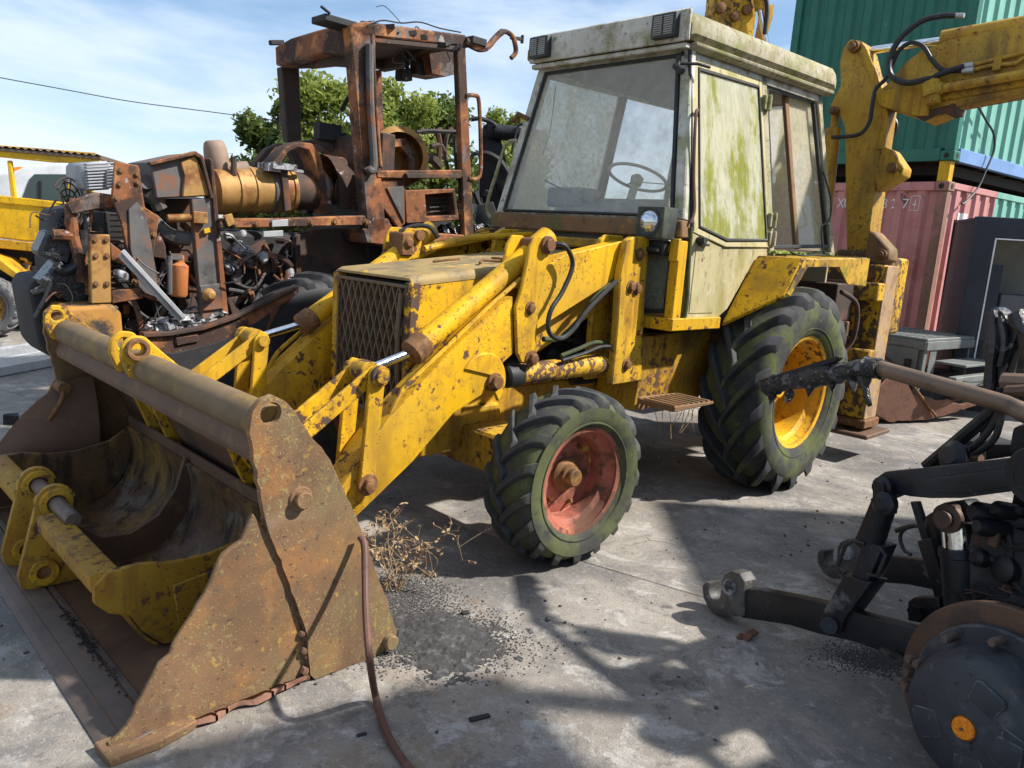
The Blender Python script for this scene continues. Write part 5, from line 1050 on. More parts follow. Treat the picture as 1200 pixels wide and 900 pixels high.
# ------------------------------------------------------------------ burnt-out tractor
BN, BF = -2.0, -3.28
bt = tthing('burnt_tractor', 'burnt-out tractor with rusted cab frame behind the backhoe loader', 'tractor', 1.9, -2.64)
def bv(px_, py_, y=BN): x, z = PY(px_, py_, y); return Vector((x, y, z))
def bpoly(name, pts, mat, y0=BN, th=.05, bev=.006, par=None, ym=None, wob=0):
    mb = MB().py(SY(y0 if ym is None else ym, *pts), y0, y0-th)
    if wob: mb.wobble(wob, 4)
    return mb.build(name, mat, par or bt, bev)
RND = random.Random(11)
# cab posts and roof
bpoly('cab_post', [(411, 30), (441, 28), (441, 110), (447, 200), (453, 270), (431, 277), (421, 160)], 'orange_rust', BN, .12, .012)
MB().tube(catmull([bv(433, 52, -1.965), bv(434, 120, -1.965), bv(438, 190, -1.965), bv(434, 200, -1.96), bv(431, 196, -1.96)]), .032, 10).build('drain_tube', 'burnt_grey', bt)
MB().tube([bv(436, 40), bv(441, 130), bv(446, 195)], .014, 8).build('post_seam', 'orange_rust', bt)
bpoly('cab_post', [(330, 78), (351, 77), (354, 165), (337, 167)], 'burnt_dark', BF+.0, .10, .01, ym=BF)
bpoly('cab_post', [(536, 52), (546, 50), (556, 275), (544, 277)], 'orange_rust', BN, .07, .01)
bpoly('cab_post', [(441, 82), (448, 82), (450, 162), (443, 162)], 'orange_rust', BF, .06, .006, ym=BF)
MB().tube(catmull([bv(546, 112), bv(556, 112), bv(561, 118), bv(563, 160), bv(563, 200), bv(558, 210), bv(549, 209)]), .018, 8).build('grab_handle', 'orange_rust', bt)
x0, z0 = PY(425, 40, BN); x1, z1 = PY(548, 52, BN)
MB().py(SY(BN, (412, 28), (428, 25), (547, 41), (547, 54), (440, 43), (413, 44)), BN, BN-.14).build('roof_rail', 'orange_rust', bt, .012)
MB().py(SY(BN, (440, 44), (546, 55), (546, 60), (440, 50)), BN-.005, BN-.10).build('roof_rail', 'burnt_dark', bt, .006)
MB().py([(x0, z0), (x1, z1), (x1, z1-.08), (x0, z0-.08)], BF, BF+.10).build('roof_rail', 'burnt_dark', bt, .01)
fr_ = SX(x0+.02, (327, 56), (345, 46), (375, 37), (412, 27), (416, 66), (380, 64), (335, 78), (328, 78))
MB().px(fr_, x0+.06, x0-.05).build('front_header', 'orange_rust', bt, .012)
MB().px(SX(x0, (330, 78), (380, 62), (414, 66), (414, 71), (352, 78), (350, 77)), x0-.05, x0-.12).build('front_header_inner', 'burnt_dark', bt, .006)
MB().px(SX(x1, (447, 84), (470, 80), (500, 62), (546, 55), (546, 42), (450, 60)), x1+.04, x1-.04).build('rear_header', 'burnt_dark', bt, .01)
mb = MB(); n = 8
mb.grid(n, n, lambda u, v: Vector((x0+(x1-x0)*u, BN-.05+(BF-BN+.1)*v, z0-.02+(z1-z0)*u+.05*math.sin(v*math.pi)))); mb.wobble(.02, 3).build('roof_skin', 'burnt_dark', bt, ang=60)
mb = MB()
for i in range(26):
    p = Vector((x0+(x1-x0)*RND.random()**.7, BN-.1*RND.random()-.02, z0+.03+(z1-z0)*.5)); mb.box(p, (RND.uniform(.04, .16), RND.uniform(.03, .1), RND.uniform(.01, .04)), Matrix.Rotation(RND.random()*.7, 3, 'Y') @ Matrix.Rotation(RND.random()*3, 3, 'Z'))
mb.build('roof_debris', 'soot', bt, stuff=True)
p = bv(392, 27, -2.15); MB().box(p, (.28, .2, .05)).bar(p+V(.1, .1, .03), p+V(.2, .14, .05), .02, .02).build('roof_lamp_bracket', 'soot', bt, .006)
MB().bar(bv(316, 50, BF), bv(332, 50, BF), .05, .04).build('roof_lamp_bracket', 'soot', bt, .006)
MB().tube(catmull([bv(545, 48), bv(560, 56), bv(572, 54), bv(580, 45), bv(590, 37), bv(600, 42), bv(604, 54), bv(604, 62), bv(599, 68)]), [.035]*12+[.03]*12+[.022]*25, 8).build('drooping_arm', 'orange_rust', bt, label='warped rusty arm drooping from the cab roof')
MB().bar(bv(598, 44), bv(612, 46), .02, .03).box(bv(612, 46), (.02, .03, .07)).box(bv(558, 49), (.16, .1, .06)).build('arm_clamp', 'soot', bt, .004)
bpoly('hanging_box', [(502, 57), (533, 60), (534, 87), (522, 90), (506, 87)], 'orange_rust', -2.55, .3, .006, ym=-2.55)
bpoly('hanging_lamp', [(470, 81), (484, 79), (484, 95), (470, 94)], 'soot', -2.7, .1, .01, ym=-2.7); MB().cyl(bv(477, 80, -2.74), bv(477, 60, -2.74), .02).box(bv(490, 80, -2.7), (.1, .1, .12)).build('lamp_stalk', 'soot', bt)
# cab base
bpoly('waist_rail', [(440, 200), (542, 199), (543, 208), (480, 210), (442, 209)], 'orange_rust', BN+.005, .3, .01, wob=.006)
bpoly('waist_lip', [(476, 203), (541, 204), (541, 209), (478, 209)], 'burnt_dark', BN+.04, .04, .005)
bpoly('side_panel', [(438, 208), (474, 210), (475, 262), (468, 268), (446, 240)], 'orange_rust', BN-.02, .03, .006)
bpoly('side_brace', [(453, 220), (473, 218), (474, 262)], 'burnt_grey', BN-.005, .014, .004)
bpoly('floor_sill', [(425, 268), (460, 270), (556, 276), (557, 285), (520, 284), (470, 290), (430, 285)], 'orange_rust', BN, .35, .01, wob=.006)
x, z = PY(507, 240, BN)
bx_ = MB(); bq = SY(BN, (476, 223), (535, 221), (540, 258), (478, 262)); bi = SY(BN, (500, 228), (532, 226), (536, 252), (502, 254))
bx_.plate(bq, [bi[::-1]], lambda a, b_: (a, BN-.02, b_), (0, -.16, 0)); tb_ = bx_.build('battery_box', 'orange_rust', bt, .006)
bpoly('box_inside', [(500, 228), (532, 226), (536, 252), (502, 254)], 'burnt_dark', BN-.14, .02, 0, tb_, ym=BN-.02)
for i in range(4): MB().bar(bv(503, 233+i*5, BN-.12), bv(533, 231+i*5, BN-.12), .02, .006).build('box_slat', 'burnt_grey', tb_)
MB().b6(x-.5, x+.45, BF+.05, BN-.3, z-.5, z+.02).build('cab_floor_box', 'soot', bt, .03)
mb = MB()
for i in range(70):
    p = bv(RND.uniform(455, 590), RND.uniform(262, 300), RND.uniform(-2.3, -2.05)); mb.box(p, (RND.uniform(.02, .12), RND.uniform(.02, .1), RND.uniform(.02, .1)), Matrix.Rotation(RND.random()*3, 3, 'X') @ Matrix.Rotation(RND.random()*3, 3, 'Z'))
mb.wobble(.02, 9).build('charred_debris', 'melted', bt, stuff=True)
# round shroud behind the near front post
c_ = bv(463, 186, -2.5)
MB().lathe([(.20, .18), (.255, .16), (.27, .0), (.255, -.1), (.17, -.12), (.16, -.02), (.12, .0), (.10, -.1), (0, -.1)], c_, (.35, 1, .1), 28, False).build('round_shroud', 'burnt_ochre', bt)
bpoly('shroud_bracket', [(440, 175), (446, 165), (475, 162), (487, 180), (487, 200), (482, 200), (480, 184), (470, 172), (452, 174), (446, 200), (440, 200)], 'orange_rust', -2.36, .05, .006, ym=-2.36)
# seat remains and levers seen through the cab
mb = MB(); pts = [((372, 152), (380, 150), (392, 158), (405, 158)), ((383, 148), (382, 158), (384, 165)), ((400, 130), (408, 115), (414, 110)), ((488, 155), (500, 153), (540, 155))]
for q in pts: mb.tube([bv(a, b_, -2.9) for a, b_ in q], .02, 6)
mb.box(bv(384, 155, -2.9), (.22, .1, .14)); mb.build('charred_control', 'soot', bt)
for q, r_ in ((((513, 200), (515, 170), (513, 156), (517, 152)), .03), (((525, 200), (522, 180), (524, 160), (530, 150)), .022), (((535, 200), (533, 165), (538, 148)), .018), (((495, 156), (520, 154), (548, 153)), .014), (((505, 172), (515, 170), (520, 178)), .03), (((500, 200), (490, 190), (505, 186), (515, 196)), .05)):
    MB().tube(catmull([bv(a, b_, -3.1) for a, b_ in q]), r_, 7).build('rear_pipe', 'burnt_dark' if r_ > .02 else 'soot', bt)
# bonnet arch, muffler and stack
arch = [(316, 200), (320, 190), (335, 172), (350, 166), (366, 168), (375, 180), (392, 250), (382, 252), (368, 190), (362, 176), (350, 173), (338, 178), (325, 200)]
bpoly('bonnet_arch', arch, 'orange_rust', -2.25, .18, .008, ym=-2.25)
bpoly('bonnet_arch', [(a+3, b_) for a, b_ in arch], 'burnt_dark', -2.95, .1, .008, ym=-2.6)
A = bv(378, 212, -2.45); B = bv(408, 215, -2.55)
mb = MB(); mb.grid(10, 14, lambda u, v: Vector((A.x-.04-.32*u, -2.55+.30*math.cos(v*3.6-.3), A.z-.12+.34*math.sin(v*3.6-.3)))); mb.wobble(.012, 5).build('bonnet_skin', 'orange_rust', bt, ang=60)
MB().b6(A.x-.5, A.x-.36, -3.1, -2.15, A.z-.5, A.z+.42).build('firewall', 'burnt_dark', bt, .01)
bpoly('fender_arch', [(355, 165), (380, 162), (412, 163), (413, 180), (395, 182), (375, 170)], 'burnt_grey', -2.9, .2, .008, ym=-2.9)
A = bv(246, 224, -2.42); B = bv(382, 222, -2.42); d = (B-A).normalized(); Lm = (B-A).length
mf = MB().lathe([(.0, 0), (.13, 0), (.165, .02), (.172, .06), (.172, Lm*.62), (.165, Lm*.63)], A, d, 32).build('muffler', 'burnt_ochre', bt, label='scorched ochre muffler lying along the burnt tractor')
MB().lathe([(.160, Lm*.62), (.160, Lm*.70), (.155, Lm*.95), (.12, Lm), (0, Lm)], A, d, 32).build('muffler_end', 'burnt_dark', mf)
for t in (.17, .30, .45, .62, .90): MB().lathe([(.176, Lm*t), (.181, Lm*t+.004), (.181, Lm*t+.032), (.176, Lm*t+.036)], A, d, 32, False).build('clamp_band', 'burnt_grey' if t in (.45, .9) else 'burnt_ochre', mf)
bpoly('muffler_strap', [(329, 192), (336, 191), (342, 246), (334, 248)], 'burnt_dark', -2.22, .04, .004, ym=-2.22)
MB().box(bv(325, 195, -2.3), (.2, .25, .05)).box(bv(318, 196, -2.25), (.1, .1, .06)).box(bv(345, 200, -2.24), (.14, .04, .02)).wobble(.01, 9).build('burnt_bracket', 'ash', bt)
MB().lathe([(.07, 0), (.082, .06), (.088, .15), (.082, .22), (.072, .26), (.055, .275)], bv(258, 202, -2.42)-V(0, 0, .05), (.16, -.05, 1), 20).build('stack_pipe', 'stack_grey', bt)
MB().lathe([(.06, 0), (.062, .14)], bv(268, 200, -2.42), (-.9, .1, .15), 16).build('stack_elbow', 'stack_grey', bt); MB().cyl(bv(274, 205, -2.3), bv(274, 184, -2.3), .022, n=8).build('stack_bolt', 'burnt_dark', bt)
# header tank on its channel post
tkp = [(176, 190), (228, 179), (236, 184), (247, 230), (183, 233)]
tk_ = bpoly('header_tank', tkp, 'burnt_grey', -2.1, .45, .01, ym=-2.1)
bpoly('tank_front', [(211, 190), (228, 182), (236, 200), (246, 229), (213, 231), (215, 206)], 'burnt_ochre', -2.075, .03, .006, tk_, ym=-2.09)
bpoly('tank_edge', [(174, 190), (228, 177), (237, 183), (249, 231), (246, 233), (234, 186), (227, 182), (176, 194)], 'orange_rust', -2.05, .06, .004, tk_, ym=-2.07)
bpoly('channel_post', [(225, 233), (252, 232), (259, 330), (262, 372), (237, 376), (230, 300)], 'burnt_grey', -2.08, .06, .006, ym=-2.08)
bpoly('post_flange', [(246, 185), (250, 188), (268, 368), (261, 370), (249, 232)], 'orange_rust', -2.06, .12, .006, ym=-2.06)
bpoly('channel_back', [(190, 233), (226, 233), (236, 372), (215, 372)], 'burnt_dark', -2.35, .06, .006, ym=-2.3)
bpoly('channel_foot', [(234, 335), (258, 332), (262, 362), (238, 365)], 'burnt_grey', -2.06, .03, .006, ym=-2.06)
MB().lathe([(.022, .05), (.034, .04), (.05, 0)], bv(245, 346, -2.05), (0, 1, 0), 16).build('post_spigot', 'burnt_ochre', bt)
MB().cyl(bv(196, 256, -2.1), bv(232, 255, -2.06), .028).box(bv(234, 255, -2.05), (.1, .04, .08)).build('cross_stay', 'burnt_ochre', bt, .004)
bpoly('yellow_clip', [(239, 268), (246, 267), (247, 272), (240, 274)], 'yellow_clean', -2.05, .02, .002, ym=-2.05)
# side beam with plates
bpoly('side_beam', [(258, 256), (330, 256), (440, 252), (456, 258), (456, 268), (432, 264), (258, 268)], 'orange_rust', BN-.01, .10, .008)
bpoly('beam_gusset', [(430, 255), (455, 256), (476, 298), (466, 304), (445, 280)], 'orange_rust', BN, .10, .008)
for q in ((319, 258, 338, 266), (309, 271, 332, 278)): bpoly('number_plate', [(q[0], q[1]), (q[2], q[1]-1), (q[2], q[3]-1), (q[0], q[3])], 'galvanised', BN+.01, .012, .003)
for q in ((392, 260), (429, 260), (275, 262), (300, 262), (365, 261)): MB().hexbolt(bv(*q, BN-.008), (0, 1, 0), .018, .015).build('beam_bolt', 'rust_bolt', bt)
bpoly('beam_clip', [(262, 253), (272, 250), (276, 262), (268, 266)], 'burnt_ochre', BN+.01, .02, .004)
# engine bay
ex0, ez0 = PY(262, 372, -2.15); ex1, ez1 = PY(352, 272, -2.15)
MB().b6(ex1-.5, ex0+.15, -3.0, -2.40, ez0-.15, ez1-.02).build('engine_block', 'soot', bt, .04)
for i in range(16):
    q = [(RND.uniform(262, 345), RND.uniform(280, 360)) for _ in range(2)]; c0 = bv(*q[0], -2.36); c1 = c0+V(RND.uniform(-.25, .25), RND.uniform(0, .12), RND.uniform(-.2, .2))
    MB().tube(catmull([c0, (c0+c1)/2+V(0, .08, RND.uniform(-.1, .1)), c1], 5), RND.choice((.012, .018, .026)), 7).build('engine_pipe', RND.choice(('burnt_dark', 'burnt_grey', 'soot', 'orange_rust')), bt)
for i in range(14):
    c0 = bv(RND.uniform(265, 345), RND.uniform(285, 365), -2.36); MB().box(c0, (RND.uniform(.05, .18), RND.uniform(.06, .12), RND.uniform(.04, .14)), Matrix.Rotation(RND.random(), 3, 'Y')).wobble(.012, 8).build('engine_part', RND.choice(('soot', 'burnt_dark', 'burnt_grey', 'orange_rust', 'burnt_dark')), bt, .01)
for (a, b_, s_) in ((278, 296, .10), (310, 300, .05), (268, 278, .05), (284, 275, .03), (340, 322, .05), (337, 330, .05), (266, 315, .06)):
    MB().lathe([(0, s_*.8), (s_*.6, s_*.6), (s_, 0), (s_*.5, -s_*.6), (0, -s_*.7)], bv(a, b_, -2.25), (.3, 1, .2), 8).wobble(s_*.5, 9, a).build('ash_lump', 'ash', bt, ang=10)
bpoly('arch_panel', [(350, 275), (372, 268), (432, 268), (445, 300), (440, 336), (348, 340)], 'burnt_dark', -2.35, .05, .01, ym=-2.3, wob=.02)
bpoly('arch_rib', [(347, 278), (352, 274), (354, 338), (347, 342)], 'orange_rust', -2.28, .06, .006, ym=-2.28)
# skirt and chassis
sk = [(168, 392), (200, 391), (240, 384), (275, 372), (310, 355), (350, 336), (352, 342), (330, 360), (310, 395), (300, 460), (190, 470), (172, 420)]
bpoly('chassis_skirt', sk, 'orange_rust', -1.98, .06, .01, ym=-1.98, wob=.01)
bpoly('skirt_lip', [(168, 390), (200, 389), (240, 382), (275, 370), (310, 353), (350, 334), (351, 338), (310, 358), (275, 375), (240, 387), (200, 394), (168, 396)], 'burnt_dark', -1.95, .07, .005, ym=-1.95)
bpoly('skirt_scorch', [(172, 412), (205, 414), (245, 404), (280, 392), (318, 366), (310, 395), (300, 458), (190, 468)], 'soot', -1.972, .02, .004, ym=-1.972)
bpoly('skirt_patch', [(206, 396), (232, 392), (234, 400), (208, 405)], 'orange_rust', -1.965, .02, .004, ym=-1.965)
MB().b6(*(lambda a, b_: (a[0]-3.2, a[0], -3.1, -2.1, .35, b_[1]))(PY(170, 392, -2), PY(170, 430, -2))).build('chassis', 'soot', bt, .03)
mb = MB()
for i in range(150):
    a = RND.uniform(172, 262); p = bv(a, 392-(a-172)*.13+RND.uniform(-14, 0), RND.uniform(-2.3, -2.02)); s_ = RND.uniform(.01, .045)
    mb.box(p, (s_*2, s_, s_*.8), Matrix.Rotation(RND.random()*3, 3, 'Z') @ Matrix.Rotation(RND.random(), 3, 'X'))
mb.wobble(.01, 20).build('ash_heap', 'ash', bt, stuff=True)
# tyres
bw = make_wheel('burnt_front_wheel', .66, .42, .36, MT['burnt_dark'], 'tyre_burnt', 18, .045, .5, 'burnt_dark', .1, .09, .05)
for o_ in bw.children:
    if o_.name.startswith('lug'): o_.data.materials[0] = MT['tyre_burnt']
X_, Z_ = PY(378, 418, -2.05); bw.parent = bt; bw.location = Vector((X_-1.9, -2.25+2.64, Z_)); bw['label'] = 'sooty front wheel of the burnt tractor'
c2 = bw.copy(); C.objects.link(c2); c2.location = (-1.3+0, -2.25+2.64, .66); del c2['label']
for o_ in bw.children: d2 = o_.copy(); C.objects.link(d2); d2.parent = c2
# nose: radiator pack, frame plates, filters, weights
npl = [(135, 189), (163, 194), (170, 243), (187, 254), (180, 299), (191, 355), (161, 345), (150, 300), (142, 261), (131, 233)]
pl_ = bpoly('nose_plate', npl, 'orange_rust', -2.05, .03, .006, ym=-2.05)
bpoly('nose_plate_scorch', [(150, 245), (160, 236), (170, 250), (177, 285), (186, 350), (163, 341), (152, 290)], 'burnt_grey', -2.035, .014, .004, pl_, ym=-2.045)
for q in ((141, 200), (160, 204), (161, 214), (140, 216), (166, 246), (180, 275), (136, 232), (158, 330)): MB().hexbolt(bv(*q, -2.048), (0, 1, 0), .014, .012).build('plate_bolt', 'rust_bolt', pl_)
bpoly('nose_bracket', [(78, 240), (110, 225), (132, 228), (134, 244), (112, 246), (84, 252)], 'orange_rust', -2.12, .10, .01, ym=-2.12)
rp = bpoly('radiator', [(128, 248), (146, 250), (160, 345), (140, 350), (128, 340)], 'soot', -2.25, .7, .01, ym=-2.15)
for i in range(14): MB().bar(bv(129, 252+i*6.6, -2.14), bv(147+i, 252+i*6.6, -2.14), .012, .01).build('radiator_fin', 'burnt_dark', rp)
fb = bpoly('filter_box', [(98, 190), (132, 188), (137, 200), (135, 222), (104, 224), (98, 205)], 'filter_grey', -2.2, .35, .02, ym=-2.15)
for i in range(9): MB().bar(bv(99+.4*i, 193+i*3.5, -2.14), bv(135, 191+i*3.5, -2.14), .06, .012).build('filter_rib', 'filter_grey', fb, .004)
bpoly('weight_post', [(106, 275), (129, 275), (131, 355), (107, 356)], 'burnt_ochre', -2.0, .06, .006, ym=-2.0)
for i, (a, b_) in enumerate(((111, 281), (124, 281), (112, 300), (125, 300), (112, 333), (125, 333))): MB().hexbolt(bv(a, b_, -1.998), (0, 1, 0), .013, .012).build('post_bolt', 'rust_bolt', bt)
bpoly('weight_arm', [(129, 284), (150, 300), (144, 310), (130, 305)], 'orange_rust', -2.02, .05, .006, ym=-2.02)
bpoly('lower_arm', [(131, 340), (165, 338), (168, 350), (132, 356)], 'orange_rust', -2.02, .06, .006, ym=-2.02)
wb = MB().py(SY(-1.95, (70, 372), (80, 360), (134, 357), (143, 366), (146, 405), (120, 412), (72, 406)), -1.95, -2.35).build('front_weight', 'burnt_weight', bt, .03, 3)
MB().py(SY(-2.3, (34, 338), (40, 326), (62, 323), (74, 340), (76, 415), (60, 420), (46, 405)), -2.3, -2.8).build('fuel_tank', 'soot', bt, .04, 3)
MB().py(SY(-2.4, (62, 300), (100, 296), (110, 330), (104, 372), (70, 372)), -2.4, -2.9).build('charred_pump', 'soot', bt, .03)
# wire fan guard
gx = bv(80, 240, -2.35); mb = MB()
for r_ in (.06, .10, .14, .17): mb.tube([gx+V(.1*math.cos(t)*r_*2, 0, 0)+V(math.cos(t)*r_*.45, math.cos(t)*r_*.3, math.sin(t)*r_) for t in [.7+i*1.5*math.pi/20 for i in range(21)]], .005, 5, False)
for i in range(10):
    t = i*math.pi/5; mb.bar(gx, gx+V(math.cos(t)*.08, math.cos(t)*.05, math.sin(t)*.17), .006, .006)
mb.build('fan_guard', 'burnt_dark', bt)
for q, r_, m_ in ((((90, 235), (84, 248), (86, 275), (92, 300), (96, 330)), .035, 'orange_rust'), (((84, 252), (80, 262), (88, 270)), .02, 'orange_rust'), (((104, 226), (107, 250), (100, 300), (104, 320)), .012, 'orange_rust'),
                  (((97, 270), (98, 290), (90, 310), (76, 318), (66, 312)), .028, 'hose'), (((100, 250), (102, 275), (92, 305), (82, 320)), .02, 'melted'), (((60, 330), (52, 350), (40, 372)), .012, 'hose'), (((143, 340), (155, 350), (164, 375), (167, 405)), .018, 'orange_rust'),
                  (((88, 305), (100, 320), (104, 345)), .02, 'orange_rust'), (((62, 275), (84, 276)), .035, 'orange_rust'), (((172, 225), (182, 234), (188, 245)), .05, 'burnt_grey'), (((176, 255), (198, 275), (222, 280)), .05, 'burnt_grey'), (((96, 318), (110, 345), (120, 350)), .015, 'cable_rust')):
    MB().tube(catmull([bv(a, b_, -2.18) for a, b_ in q]), r_, 8).build('charred_hose', m_, bt)
for q in ((64, 290, .16), (75, 300, .12), (150, 325, .10), (70, 330, .2), (90, 345, .18), (120, 365, .1)): MB().box(bv(q[0], q[1], -2.3), (q[2], q[2], q[2]*1.2), Matrix.Rotation(q[0], 3, 'Y')).wobble(.02, 6).build('charred_part', 'melted', bt, .02)
MB().lathe([(0, .05), (.03, .04), (.045, 0), (.03, -.03), (0, -.03)], bv(142, 322, -2.0), (.2, 1, .3), 10).wobble(.02, 12).build('ash_lump', 'ash', bt)
A, B = bv(142, 297, -1.98), bv(214, 375, -1.98); MB().bar(A, B, .02, .055).bar(A+V(0, .02, .02), B+V(0, .02, .02), .012, .03).build('gas_strut', 'galvanised', bt, .004)
MB().lathe([(.0, .28), (.025, .27), (.03, .22), (.058, .2), (.06, 0), (.05, -.015), (0, -.015)], bv(209, 345, -2.12), (-.06, 0, 1), 20).build('extinguisher', 'bottle_orange', bt, label='small scorched orange bottle')
MB().b6(*(lambda p: (p.x-.03, p.x+.05, p.y, p.y+.03, p.z, p.z+.04))(bv(207, 304, -2.12))).tube([bv(199, 300, -2.1), bv(199, 345, -2.1)], .018).build('bottle_bracket', 'burnt_grey', bt)
bpoly('inner_bracket', [(178, 270), (190, 268), (198, 290), (198, 305), (180, 302)], 'orange_rust', -2.15, .06, .01, ym=-2.1)
bpoly('yellow_part', [(177, 268), (190, 266), (191, 280), (178, 280)], 'yellow_dirty', -2.2, .06, .01, ym=-2.15)
MB().lathe([(.03, 0), (.06, .01), (.062, .05), (.05, .06), (.05, .16)], bv(168, 224, -2.3), (.2, 1, .4), 14).lathe([(.05, 0), (.052, .08), (.03, .09)], bv(184, 238, -2.2), (.1, .5, .9), 14).build('pipe_union', 'burnt_grey', bt)

MB().py(SY(-2.6, (66, 250), (130, 230), (178, 236), (250, 232), (262, 372), (180, 400), (60, 400)), -2.55, -3.0).wobble(.03, 3).build('burnt_core', 'soot', bt, .03)
for i in range(34):
    a, b_ = RND.uniform(62, 255), RND.uniform(245, 385); c0 = bv(a, b_, -2.42+RND.random()*.2); c1 = c0+V(RND.uniform(-.22, .22), RND.uniform(-.05, .1), RND.uniform(-.22, .22))
    MB().tube(catmull([c0, (c0+c1)/2+V(RND.uniform(-.06, .06), .06, RND.uniform(-.06, .06)), c1], 4), RND.choice((.008, .012, .018, .026)), 7).build('charred_pipe', RND.choice(('burnt_dark', 'burnt_grey', 'soot', 'orange_rust', 'soot')), bt)
for i in range(26):
    a, b_ = RND.uniform(66, 250), RND.uniform(250, 390); s_ = RND.uniform(.04, .11)
    MB().box(bv(a, b_, -2.4), (s_*RND.uniform(.6, 1.8), s_, s_*RND.uniform(.5, 1.6)), Matrix.Rotation(RND.random(), 3, 'Y')).wobble(.015, 8, i).build('charred_part', RND.choice(('soot', 'burnt_dark', 'orange_rust', 'burnt_grey', 'soot')), bt, .01)
for i in range(16):
    a, b_ = RND.uniform(182, 262), RND.uniform(366, 392); MB().box(bv(a, b_-(a-182)*.1, -2.05-RND.random()*.15), (RND.uniform(.03, .12), .02, RND.uniform(.01, .03)), Matrix.Rotation(RND.uniform(-.8, .8), 3, 'Y')).build('ash_flake', 'ash', bt)

for i in range(46):                                   # burnt wiring hanging about the nose, engine bay and cab
    a, b_ = (RND.uniform(62, 255), RND.uniform(225, 380)) if i < 28 else ((RND.uniform(262, 345), RND.uniform(275, 360)) if i < 38 else (RND.uniform(420, 545), RND.uniform(26, 60)))
    yy = -2.02-RND.random()*.25; c0 = bv(a, b_, yy); P = [c0]
    for k in range(3): P.append(P[-1]+V(RND.uniform(-.1, .1), RND.uniform(-.04, .05), RND.uniform(-.12, .05)))
    MB().tube(catmull(P, 4), RND.choice((.003, .004, .006)), 5).build('burnt_wire', RND.choice(('soot', 'cable_rust', 'soot', 'burnt_grey')), bt)
MB().tube(catmull([bv(430, 30), bv(448, 24), bv(470, 27), bv(492, 26), bv(515, 33), bv(540, 38)]), .006, 5).build('burnt_wire', 'soot', bt)
MB().tube(catmull([bv(470, 27), bv(452, 8, -2.1), bv(441, 8, -2.2)]), .003, 4).build('burnt_wire', 'soot', bt)
# ------------------------------------------------------------------ charred black tractor at the right edge, seen from beside its rear axle
KA = R(30); KH = DW(1132, 852, 2.03); KO = Vector((KH.x, KH.y, 0)); KU = Vector((-math.sin(KA), math.cos(KA), 0)); KV = Vector((math.cos(KA), math.sin(KA), 0)); KZ = KH.z
kt = thing('black_tractor', 'stripped black tractor with rear linkage hooks and bare wheel hub at the right edge', 'tractor', KO, math.atan2(KU.y, KU.x))
def kv(px_, py_, v):
    d = ray(px_, py_); t = (v-(CP-KO).dot(KV))/d.dot(KV); P = CP+d*t; return Vector(((P-KO).dot(KU), -v, P.z))
def ku(u, v, z): return Vector((u, -v, z))
def kpoly(name, pts, mat, v, th, bev=.006, par=None):          # plate standing fore and aft at v, th thick
    mb = MB(); q = [kv(a, b_, v) for a, b_ in pts]; mb.prism(q, (0, -th, 0)); return mb.build(name, mat, par or kt, bev, 2)
def z7(*pts): return [(800+a/2.6475, 560+b_/2.6475) for a, b_ in pts]
VN, VF = .22, 1.0
inw = Vector((0, -1, 0)); hc = Vector((0, 0, KZ))
hub = MB().lathe([(0, -.012), (.09, -.008), (.16, .004), (.186, .014), (.2, .034), (.205, .06), (.208, .15), (.22, .165)], hc, inw, 56).build('wheel_hub', 'black_drum', kt, ang=30, label='black hub drum with orange reflector')
MB().lathe([(.19, .150), (.256, .150), (.261, .156), (.261, .176), (.24, .182)], hc, inw, 56).build('flange', 'black_drum', hub, ang=30)
MB().lathe([(.22, .184), (.318, .184), (.324, .19), (.324, .215), (.318, .222), (.2, .222)], hc, inw, 64).build('brake_disc', 'disc_rust', hub, ang=30)
for i in range(10):
    a = i*2*math.pi/10+.22; p = hc+V(math.cos(a)*.234, 0, math.sin(a)*.234)
    MB().lathe([(.0135, .15), (.0135, .098), (.011, .092), (0, .092)], p, inw, 12).build('wheel_stud', 'steel_pin', hub, ang=30)
MB().lathe([(0, -.022), (.03, -.021), (.034, -.012)], hc, inw, 24).build('reflector', 'reflector', hub); MB().lathe([(.034, -.013), (.037, -.016), (.0375, -.008)], hc, inw, 24).build('reflector_rim', 'disc_rust', hub)
MB().lathe([(0, -.026), (.005, -.0255), (.005, -.02)], hc, inw, 10).build('reflector_screw', 'steel_pin', hub)
for i, a in enumerate((R(110), R(185), R(255), R(335))):
    c_ = hc+V(math.cos(a)*.115, 0, math.sin(a)*.115); er, et = V(math.cos(a), 0, math.sin(a)), V(-math.sin(a), 0, math.cos(a)); mb = MB()
    sq = [(-.036, -.030), (-.026, -.040), (.030, -.048), (.042, -.036), (.042, .036), (.030, .048), (-.026, .040), (-.036, .030)]
    mb.prism([c_+er*p_+et*q_+V(0, -.004, 0) for p_, q_ in sq], (0, .0125, 0)).build('cast_pad', 'black_drum', hub, .004, 2)
MB().lathe([(.014, -.004), (.026, -.003), (.03, .003)], hc+V(-.10, 0, .035), inw, 16).prism([hc+V(-.06, .0005, .01), hc+V(-.15, .0005, .0), hc+V(-.16, .0005, .05), hc+V(-.08, .0005, .065)], (0, .005, 0)).build('filler_plug', 'black_drum', hub, .002)
MB().lathe([(.13, .2), (.13, .5), (.16, .55), (.2, .8), (.2, 1.05), (.16, 1.25), (.13, 1.3), (.13, 1.6)], hc, inw, 28).build('axle_housing', 'black_paint', kt)
MB().lathe([(.2, 1.6), (.27, 1.62), (.27, 1.66), (.22, 1.68), (.21, 1.8), (0, 1.81)], hc, inw, 40).build('far_hub', 'black_drum', kt)
